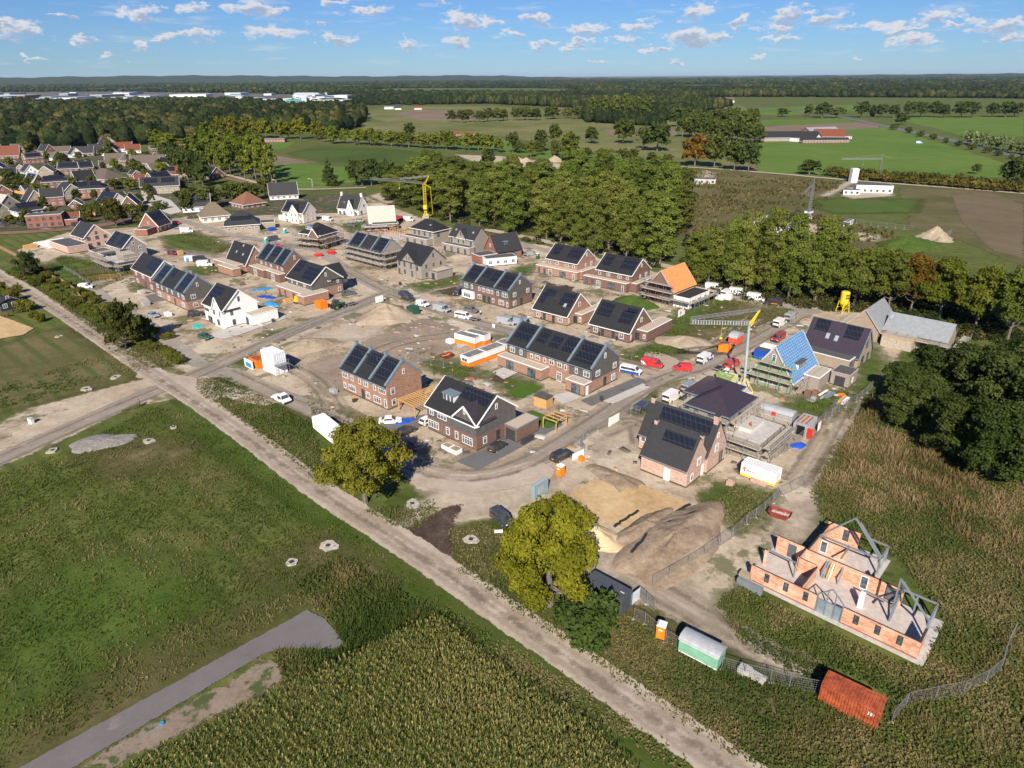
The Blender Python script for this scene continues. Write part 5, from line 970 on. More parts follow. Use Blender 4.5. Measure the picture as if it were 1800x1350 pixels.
# 9 pink-brick farmhouse with two parallel gables
h = House('farmhouse', 'pink brick house with two staggered dark-tiled gables and stepped chimneys', ('s4', 835, 280), ('s4', 1078, 374), 3.9); W = h.width('s4', 1192, 275)
W = max(5.5, min(W, 7)); h.gable(0, h.L, 0, W, 3.9, 8.4, BR_PINK, T_DARK, verge=None, ov=.08, gutter=STEEL)
q = h.loc('s4', 800, 165, 3.9); x0 = q[0]; q2 = h.loc('s4', 1242, 205, 3.9); x0 = max(-4.5, min(x0, -1.5))
h.gable(x0, h.L + .4, W * .92, W * 1.92, 3.9, 9.0, BR_PINK, T_DARK, verge=None, ov=.08, gutter=STEEL)
h.panels([(.3, .95, .52, .88)], 0); h.panels([(.2, .92, .5, .9)], 1)
h.chimney(.5, W / 2, 7.6, 9.1, .6); h.chimney(h.L - .3, W * 1.42, 8.0, 10.2, .9); h.chimney(x0 + .5, W * 1.42, 8, 9.8, .7); h.chimney(h.L - .2, W / 2 + .9, 7, 8.6, .6)
h.win('f', [(.58, .1, 1.2, 2.3, 'd')], rect=(0, h.L, 0, W)); h.win('f', [(.2, 1.9, 1.0, 1.3)], rect=(x0, 0, W * .92, W * 1.92))
h.win('r', [(.55, 3.0, 1.2, 1.5), (.25, .8, .9, 1.4), (.8, .1, 1.0, 2.3, 'd')], rect=(0, h.L, 0, W)); h.win('r', [(.45, 3.4, 1.2, 1.5), (.45, 6.2, .6, 1.0), (.75, .2, 1.2, 2.4, 'k')], rect=(0, h.L + .4, W * .92, W * 1.92))
h.put(MB().box(-.6, h.L + 1, -1.5, -.05, 0, .06), 'terrace_slab', CONCRETE)
# 10 hip-roofed house in scaffolding
h = House('unfinished_house', 'unfinished house with dark hipped roofs and pale concrete extension in scaffolding', ('r4', 200, 740), ('r4', 415, 812), 5.6); hipW = h.width('r4', 590, 712)
hipW = max(6.5, min(hipW, 11)); h.hip(0, h.L, 0, hipW, 5.6, 8.6, BR_GREY, T_PURP, .7, gutter=F_BLUE); h.hip(-3.5, h.L * .5, hipW * .5, hipW * 1.35, 5.4, 7.9, BR_GREY, T_PURP, .6, gutter=F_BLUE)
h.box(h.L + .02, h.L + 7.5, -1.5, hipW * .75, 3.0, BR_GREY, CONCRETE, trim=CONCRETE); h.box(h.L + 1, h.L + 4.5, 1, hipW * .6, 3.9, W_CREAM, CONCRETE, z0=3.16, trim=CONCRETE, name='parapet_wall')
h.box(-1, h.L, -1.2, -.02, 2.7, BR_BROWN, R_BITUM); h.win('f', [(.2, 3.6, 1, 1.3, 'k'), (.6, 3.6, 1.6, 1.3, 'k')], rect=(0, h.L, 0, hipW)); h.win('r', [(.5, 3.7, 1.6, 1.3, 'k')], rect=(0, h.L, 0, hipW)); HIP = h
# 11 blue-wrapped steep roof
def bluemat(nm, c1, c2):
 m, t, b = mat_base(nm); oc = t.nodes.new('ShaderNodeTexCoord').outputs['Object']; s = t.nodes.new('ShaderNodeSeparateXYZ'); t.links.new(oc, s.inputs[0])
 a = M(t, 'LESS_THAN', M(t, 'FRACT', M(t, 'DIVIDE', s.outputs[0], 1.0)), 0.10); c = M(t, 'LESS_THAN', M(t, 'FRACT', M(t, 'DIVIDE', s.outputs[2], .5)), 0.13)
 n = noise(t, oc, 2.5, 4, .7); n2 = noise(t, oc, 0.9, 2)
 col = mixc(t, M(t, 'MAXIMUM', a, c), ramp(t, n, [(.35, c1), (.65, tuple(min(1, x * 1.5) for x in c1))]), c2)
 t.links.new(mixc(t, mapr(t, n2, .5, .75, 0, .35), col, tuple(x * .6 for x in c1)), b.inputs['Base Color']); b.inputs['Roughness'].default_value = .7; return m
h = House('unfinished_house', 'steep gabled house shell with blue wrapped battened roof and green scaffold gable', ('r4', 772, 612), ('r4', 926, 512), 2.9); W = 9.5
hr = h.ridge(0, W / 2, 'r4', 672, 418); hr = min(max(hr, 9), 11)
h.gable(0, h.L, 0, W, 2.9, hr, BR_GREY, bluemat('blue_roof_foil', (0.05, 0.17, 0.36), (0.42, 0.44, 0.46)), verge=plain('pale_board', (0.5, .5, .48)), plinth=False)
h.win('l', [(.5, .9, 5.6, 1.5, 'g'), (.5, 6.3, .9, 1.8)], rect=(0, h.L, 0, W)); h.dormer(.45, .15, 4.0, 1.5, 2, F_WHITE, nwin=4, roof=R_BITUM)
h.boxpx(3.0, 'r4', (850, 570), (935, 597), (1000, 545), BR_GREY, R_GRAVEL, pl=False); h.boxpx(3.2, 'r4', (1003, 555), (1110, 580), (1153, 545), BR_GREY, R_BITUM, trim=PLANK); h.win('l', [(.5, .1, 2.2, 2.4, 'D')], rect=h.B); h.win('f', [(.4, 1.0, .7, 1.3)], rect=h.B); BLUEH = (h, W, hr)
# 12 dark barn house
h = House('barn_house', 'tan brick barn house with large black roof, two skylights and two solar arrays', ('r4', 850, 392), ('r4', 1150, 478), 3.2); W = h.width('r4', 1236, 432); W = max(8.5, min(W, 11))
h.gable(0, h.L, 0, W, 3.2, 9.0, BR_TAN, T_PURP, verge=F_BLUE, gutter=F_BLUE); h.panels([(.08, .33, .55, .95), (.62, .9, .5, .95)]); h.skylight(.36, .32, .9, .2); h.skylight(.52, .3, .9, .2)
h.box(h.L * .1, h.L * .95, -3.8, -.05, 3.0, BR_TAN, R_BITUM); h.win('r', [(.3, .2, 1.4, 2.3, 'k'), (.7, .2, 1.6, 2.3, 'k')], rect=h.B); h.win('r', [(.35, .2, 1.6, 2.4, 'k'), (.75, .2, 1.4, 2.4, 'k'), (.5, 4.3, 1.2, 2.2, 'k')], rect=(0, h.L, 0, W))
# 13 grey-tiled barn in scaffolding
h = House('unfinished_barn', 'long low barn with fresh grey roof tiles and timber scaffold deck', ('r4', 1300, 312), ('r4', 1655, 392), 3.2); W = 9
h.gable(0, h.L, 0, W, 3.2, 6.6, BR_TAN, T_GREYT, verge=None, gutter=None, plinth=False); h.gable(-8.5, -.3, -3, W + 2, 3.4, 8.2, BR_TAN, T_GREYT, axis='y', verge=PLANK, gutter=None, plinth=False)
h.box(1, h.L * .55, -4.5, -.05, 2.8, PLANK, PLANK, trim=WOOD, name='timber_deck', pl=False); h.skylight(.04, .55, 1.2, .3); h.win('f', [(.7, .1, 2.4, 2.2, 'D'), (.88, .1, 2.4, 2.2, 'D')], rect=(0, h.L, 0, W)); GB = (h, W)
# 14 orange underlay roof in scaffolding
h = House('unfinished_house', 'house shell with bright orange battened roof inside tiers of scaffolding', ('s6', 86, 782), ('s6', 205, 742), 4.6); W = 9.5; hr = h.ridge(0, W / 2, 's6', 36, 682); hr = min(max(hr, 9.5), 12)
h.gable(0, h.L, 0, W, 4.6, hr, BR_BROWN, bluemat('orange_roof_foil', (0.62, 0.22, 0.075), (0.46, 0.20, 0.09)), verge=PLANK, gutter=None, plinth=False); h.box(.5, h.L - .5, -5.5, -.05, 3.3, W_WHITE, plain('black_membrane', (.03, .03, .032), .8), pl=False); h.win('f', [(.2, .4, 1.2, 2, 'k'), (.5, .4, 2, 2, 'k'), (.8, .4, 1.2, 2, 'k')], rect=h.B); ORH = (h, W)
# 15 white villa
h = House('villa', 'large white rendered villa with black roof, white annex and pale terrace', ('s3', 1412, 365), ('s3', 1562, 416), 5.6); W = 10.5
L0 = max(h.L, 9); h.gable(0, L0, 0, W, 5.6, 10.2, W_WHITE, T_BLACK, verge=F_WHITE); h.gable(L0 * .55, L0 * .98, -.5, 4.8, 5.4, 8.8, W_WHITE, T_DARK, axis='y', plinth=False)
h.win('f', [(.3, .6, 1.6, 1.8, 'k'), (.75, .6, 1.4, 1.8, 'k'), (.6, 3.5, 1.2, 1.4, 'k'), (.88, 3.4, .5, 1.8, 'k'), (.2, 3.7, 1.8, .9, 'k')], rect=(0, L0, -.5, W)); h.win('r', [(.48, 7, .6, 1.4, 'k'), (.22, 3.5, .8, 1.4, 'k'), (.25, .6, .9, 1.6, 'k'), (.62, .1, 1.1, 2.3, 'D')], rect=(0, L0, 0, W)); h.panels([(.05, .5, .3, .85)])
h.box(L0 + .02, L0 + 4.2, W * .55, W * 1.35, 3.2, W_WHITE, R_GRAVEL); h.win('f', [(.4, .1, 1.6, 2.3, 'D')], rect=h.B)
# 16 left brown terraces
h = House('terraced_house', 'brown and orange terrace of two with parapets behind the thin dark tree', ('s3', 1078, 205), ('s3', 1283, 302), 5.7); W = 9.3
h.gable(0, h.L, 0, W, 5.7, 9.8, BR_ORANGE, coping=(0, .28, .72, 1), verge=None, upper=W_GREYB, gutter=F_BLUE); h.panels([(.04, .26, .2, .9), (.34, .45, .45, .9), (.75, .97, .15, .9)])
h.win('f', [(.1, 3.5, 1.6, 1.3), (.25, 3.5, .7, 1.3), (.42, 3.5, .8, 1.3), (.58, 3.5, .8, 1.3), (.78, 3.5, .8, 1.3), (.92, 3.5, 1.6, 1.3), (.12, .8, 2, 1.5), (.42, .8, 1.2, 1.4), (.62, .1, 1, 2.3, 'D'), (.88, .8, 2, 1.5)]); h.win('r', [(.45, 7, .6, 1.2), (.25, 3.5, 1.5, 1.4), (.28, .8, 1.5, 1.4)], rect=(0, h.L, 0, W))
h = House('terraced_house', 'brown brick gabled end house at the bend of the small lane', ('s3', 932, 118), ('s3', 1052, 184), 5.7); W = 9.5
h.gable(0, max(h.L, 8), 0, W, 5.7, 10, BR_BROWN); h.panels([(.55, .95, .2, .9)]); h.win('f', [(.15, 3.5, 1.2, 1.3), (.5, 3.5, 1.6, 1.3), (.85, 3.5, 1, 1.3), (.15, .8, 1.8, 1.5), (.55, .1, 1, 2.3, 'D'), (.85, .8, 1.6, 1.5)])
# 17, 18 centre-left pairs (frame r2)
h = House('terraced_house', 'red-brown terrace with three blue parapets and flat porch extension', ('r2', 220, 603), ('r2', 382, 665), 5.6); W = 9
h.gable(0, h.L, 0, W, 5.6, 9.8, BR_BROWN, coping=(0, .34, .68, 1), verge=None, gutter=F_BLUE); h.panels([(.04, .3, .1, .9), (.38, .64, .3, .9), (.72, .97, .1, .9)]); h.win('f', [(.12, 3.6, 1.2, 1.4), (.3, 3.6, .6, 1.4), (.5, 3.6, 1.2, 1.4), (.75, 3.6, .6, 1.4), (.92, 3.6, 1.2, 1.4)]); h.win('r', [(.5, 7, .6, 1.4)], rect=(0, h.L, 0, W))
h.box(-1.2, h.L * .5, -3.2, -.05, 2.9, BR_BROWN); h.win('f', [(.4, .1, 2.2, 2.3)], rect=h.B); h.box(h.L * .52, h.L * 1.02, -2.4, -.05, 2.9, BR_BROWN); h.win('f', [(.5, .1, 2.2, 2.3)], rect=h.B)
h = House('semi_detached_house', 'orange brick pair with grey-clad gable and two long flat extensions', ('r2', 415, 737), ('r2', 585, 793), 5.2); W = h.width('r2', 812, 740); W = max(8.5, min(W, 11.5))
h.gable(0, h.L, 0, W, 5.2, 9.6, BR_ORANGE, upper=W_GREYB, split=3.0); h.panels([(.08, .3, .3, .95), (.5, .95, .1, .75)]); h.vents([.5, .55], .8); h.win('r', [(.48, 6.6, .6, 1.3), (.85, 3.6, .8, 1.2), (.87, .8, .9, 1.4)], rect=(0, h.L, 0, W)); h.win('f', [(.2, 3.5, .6, 1), (.4, 3.5, .6, 1), (.7, 3.5, 1.2, 1)], rect=(0, h.L, 0, W))
h.box(0, h.L, -4.2, -.05, 2.9, BR_ORANGE); h.win('f', [(.12, .1, .8, 2.2, 'k'), (.35, .1, .8, 2.2, 'k'), (.7, .1, 1.2, 2.2, 'k')], rect=h.B); h.box(h.L + .02, h.L + 3.6, -5.5, 3.5, 2.9, BR_ORANGE)
h.gable(h.L * .45, h.L * .98, W * .55, W + 2.2, 5.2, 8.8, W_GREYB, axis='y', base=3.0, plinth=False)
# 19 small brick house with large dark roof left of it
h = House('house', 'orange brick bungalow with tall dark roof, skylights and low brick wings', ('r2', -10, 615), ('r2', 130, 655), 3.0); W = 8.5
h.gable(0, h.L, 0, W, 3.0, 9, BR_ORANGE); h.skylight(.35, .4); h.skylight(.7, .35); h.skylight(.55, .8); h.win('r', [(.55, 4, 1.0, 1.4), (.45, .8, 1.2, 1.5)], rect=(0, h.L, 0, W)); h.box(-3, h.L * .9, -3.5, -.05, 2.9, BR_ORANGE); h.win('f', [(.35, .1, 1.6, 2.2, 'k')], rect=h.B); h.box(h.L * .4, h.L + 2.5, -6.5, -3.6, 2.9, BR_ORANGE)
# 20 grey-brown double gable
h = House('semi_detached_house', 'grey-brown brick house with cross gable, black roof and flat annex', ('r2', 1192, 605), ('r2', 1340, 655), 5.8); W = h.width('r2', 1540, 612); W = max(8.5, min(W, 11))
h.gable(0, h.L, 0, W, 5.8, 10.6, BR_GREY, verge=F_DARK, gutter=F_DARK); h.gable(h.L * .25, h.L * .8, -.4, W * .5, 5.8, 8.9, BR_GREY, axis='y', verge=F_DARK, gutter=None, plinth=False)
h.win('f', [(.12, 3.6, .7, 1.5, 'k'), (.35, 3.4, 1, 2, 'k'), (.62, 3.4, 1, 2, 'k'), (.85, 3.4, .8, 1.5, 'k'), (.1, .8, .7, 1.6, 'k'), (.35, .8, 1.1, 1.6, 'k'), (.65, .6, 1.1, 2, 'k'), (.46, 6.4, .4, 1, 'k'), (.56, 6.4, .4, 1, 'k')], rect=(0, h.L, -.4, W))
h.win('r', [(.5, 7.4, .6, 1.2, 'k'), (.2, 4, .7, 1.2, 'k'), (.5, 4, .7, 1.2, 'k'), (.8, 4, .7, 1.2, 'k'), (.2, .8, .8, 1.6, 'k'), (.5, .8, .8, 1.6, 'k')], rect=(0, h.L, 0, W)); h.box(h.L + .02, h.L + 4.5, W * .3, W * .95, 3.1, BR_GREY, R_GRAVEL, trim=F_DARK); h.win('f', [(.5, .1, 1.6, 2.3, 'D')], rect=h.B)
# 21 terrace in scaffolding (r2)
h = House('unfinished_terrace', 'unfinished terrace with blue parapets wrapped in three tiers of scaffolding', ('r2', 840, 520), ('r2', 1080, 580), 6.0); W = 9.5
h.gable(0, h.L, 0, W, 6.0, 10.2, BR_GREY, coping=(0, .34, .67, 1), verge=None, gutter=F_BLUE, plinth=False); h.panels([(.04, .3, .2, .9), (.74, .97, .1, .9)]); h.win('f', [(f, z, 1.4, 1.5) for f in (.1, .28, .45, .62, .8, .93) for z in (.8, 3.8)]); h.win('r', [(f, z, 1.3, 1.5, 'k') for f in (.2, .5, .8) for z in (.8, 3.8)], rect=(0, h.L, 0, W)); SCF = (h, W)
# 22 villa with scaffolding and white dormer
h = House('unfinished_villa', 'unfinished villa with black hipped roof and white dormer ringed by scaffolding', ('r2', 500, 440), ('r2', 640, 450), 5.6, ang=TH + .25); W = 10; h.L = 11
h.hip(0, 11, 0, W, 5.6, 9.8, BR_BROWN, T_BLACK); h.gable(6, 10.5, -1.2, 4, 5.6, 8.4, BR_BROWN, axis='y', plinth=False); h.dormer(.3, .3, 2.6, 1.6, 2); h.win('f', [(f, z, 1.2, 1.5) for f in (.15, .4, .85) for z in (.8, 3.6)], rect=(0, 11, 0, W)); h.win('r', [(f, z, 1.2, 1.5) for f in (.25, .75) for z in (.8, 3.6)], rect=(0, 11, 0, W)); SCV = (h, W)
# 23 hipped grey-brown villa and its double-gabled neighbour, red barn house
h = House('villa', 'grey-brown villa with black hipped roof and two skylights before the poplars', ('r2', 1280, 400), ('r2', 1440, 428), 5.8); W = 9; Lh = max(h.L, 10)
h.hip(0, Lh, 0, W, 5.8, 9.6, BR_GREY, T_BLACK); h.skylight(.72, .4); h.win('f', [(f, z, 1.0, 1.6, 'k') for f in (.15, .35, .6, .85) for z in (3.6,)], rect=(0, Lh, 0, W)); h.win('r', [(.3, 3.4, 1.2, 1.8, 'k')], rect=(0, Lh, 0, W)); h.box(-2, Lh * .95, -3.4, -.05, 3.1, BR_GREY, R_BITUM); h.win('f', [(f, .3, 1.2, 2, 'k') for f in (.2, .5, .8)], rect=h.B)
h = House('villa', 'grey-brown villa with pointed front gable and white window frames beside the hipped villa', ('r2', 1548, 450), ('r2', 1720, 482), 5.8); W = 8.5
Lh = max(h.L, 11); h.gable(0, Lh, 0, W, 5.8, 10, BR_GREY, T_DARK, verge=None); h.gable(Lh * .3, Lh * .7, -.4, W * .5, 5.8, 9.2, BR_GREY, T_DARK, axis='y', verge=F_DARK, plinth=False); h.skylight(.15, .4); h.skylight(.85, .4); h.win('f', [(.1, 3.6, .8, 1.3, 'k'), (.4, 3.6, .8, 1.3, 'k'), (.6, 3.6, .8, 1.3, 'k'), (.5, 6.6, .8, 1.3, 'k'), (.9, 3.6, .8, 1.3, 'k')], rect=(0, Lh, -.4, W))
h.box(-1, Lh * 1.05, -3.4, -.45, 3.1, BR_GREY, R_BITUM); h.win('f', [(f, .3, 1.2, 2, 'k') for f in (.1, .35, .6, .85)], rect=h.B)
h = House('house', 'red brick barn-shaped house with black roof and dark dormer near the lane', ('r3', 485, 250), ('r3', 662, 222), 3.4); W = 8.5; Lh = max(h.L, 11)
h.gable(0, Lh, 0, W, 3.4, 9, BR_RED, T_DARK, verge=BR_RED, gutter=None); h.dormer(.45, .3, 2, 1.4, 2, F_DARK, nwin=1); h.win('l', [(.3, .8, 1, 1.6), (.7, .8, 1, 1.6), (.5, 4.5, .9, 1.4)], rect=(0, Lh, 0, W)); h.win('f', [(.3, .2, 2.4, 2.3, 'k'), (.7, .2, 2.4, 2.3, 'k')], rect=(0, Lh, 0, W)); h.box(-8, -.05, -1, 5, 3.0, BR_RED, R_BITUM)
# 24 white house with stepped gable, cream villa, thatched ones (r2 upper left)
h = House('house', 'bright white house with black roof and two white end chimneys', ('r2', 750, 262), ('r2', 938, 262), 3.6, ang=TH + .30); Lh = 13
h.L = Lh; h.gable(0, Lh, 0, 8.5, 3.6, 9.4, W_WHITE, T_DARK, verge=F_WHITE, ov=.05); h.gable(Lh * .52, Lh * .8, -.8, 4, 3.6, 7.8, W_WHITE, T_DARK, axis='y', plinth=False); h.chimney(.4, 4.25, 8.6, 10.6, .9, W_WHITE, W_WHITE); h.chimney(Lh - .4, 4.25, 8.6, 10.6, .9, W_WHITE, W_WHITE)
h.win('f', [(.15, .7, 1.2, 1.5, 'k'), (.35, .7, 1.2, 1.5, 'k'), (.62, .1, 1.1, 2.3, 'd'), (.72, .8, .6, 1.5, 'k'), (.9, .7, 1.2, 1.5, 'k'), (.66, 4.4, .6, 1.3, 'k')], rect=(0, Lh, -.8, 8.5)); h.win('r', [(.3, .7, 1.2, 1.5, 'k'), (.6, 3.8, .8, 1.3, 'k')], rect=(0, Lh, 0, 8.5)); h.dormer(.3, .25, 1.6, 1.3, 2, F_DARK, nwin=1)
h = House('villa', 'cream villa with black solar roof and front gable beside white house', ('r2', 365, 285), ('r2', 555, 290), 5.4, ang=TH + .28); Lh = 13; h.L = Lh
h.gable(0, Lh, 0, 9, 5.4, 9.6, W_CREAM, T_BLACK); h.gable(Lh * .42, Lh * .8, -.8, 4.5, 5.4, 8.8, W_CREAM, T_BLACK, axis='y', plinth=False); h.panels([(.05, .38, .15, .85)]); h.win('f', [(f, z, .9, 1.3) for f in (.2, .5, .7, .9) for z in (.9, 3.5)], rect=(0, Lh, -.8, 9)); h.win('r', [(f, z, .9, 1.3) for f in (.3, .7) for z in (.9, 3.5)], rect=(0, Lh, 0, 9)); h.box(-4, 0, 1, 7, 2.8, W_CREAM)
# old village houses, each read at its ground centre
def gen(name, label, f, x, y, L, W, he, hr, ang, wall, roof, kind='gable', pan=None, group=None, verge=F_WHITE, cross=False, chim=False, ext=None, upper=None, wk='w', cat='house', split=2.9):
 c = G(x, y, 0, f); h = House.__new__(House); h.L = L; h.ang = ang; h.he = he; h.d = Vector((math.cos(ang), math.sin(ang))); h.n = Vector((-h.d.y, h.d.x)); h.o = c - h.d * L / 2 - h.n * W / 2
 h.root = empty(name, (h.o.x, h.o.y, 0), ang, label, cat, group); h.slopes = []
 if kind == 'gable': h.gable(0, L, 0, W, he, hr, wall, roof, verge=verge, upper=upper, split=split)
 elif kind == 'hip': h.hip(0, L, 0, W, he, hr, wall, roof, upper=upper, split=split)
 else: h.box(0, L, 0, W, he, wall, R_BITUM)
 n = max(2, int(L / 3)); m = max(2, int(W / 3.2)); zs = (.9, 3.6) if he > 4.5 else (.9,)
 h.win('f', [((i + .5) / n, z, 1.4, 1.4, wk) for i in range(n) for z in zs], rect=(0, L, 0, W)); h.win('r', [((i + .5) / m, z, 1.3, 1.4, wk) for i in range(m) for z in zs] + ([(.5, he + .7, .9, 1.2, wk)] if kind == 'gable' else []), rect=(0, L, 0, W))
 h.win('l', [((i + .5) / m, z, 1.3, 1.4, wk) for i in range(m) for z in zs] + ([(.5, he + .7, .9, 1.2, wk)] if kind == 'gable' else []), rect=(0, L, 0, W))
 if cross: h.gable(L * .35, L * .75, -.9, W * .5, he, hr - .9, wall, roof, axis='y', verge=verge, plinth=False)
 if pan and kind != 'flat': h.panels(pan)
 if chim: h.chimney(L * .8, W / 2, he, hr + .9, .8, wall)
 if ext: h.box(*ext, 2.9, wall, R_BITUM)
 return h
T2 = TH + PI / 2; VG = 'houses of the older village'
PA = [(.08, .9, .2, .85)]; PB = [(.1, .45, .3, .85), (.55, .9, .3, .85)]
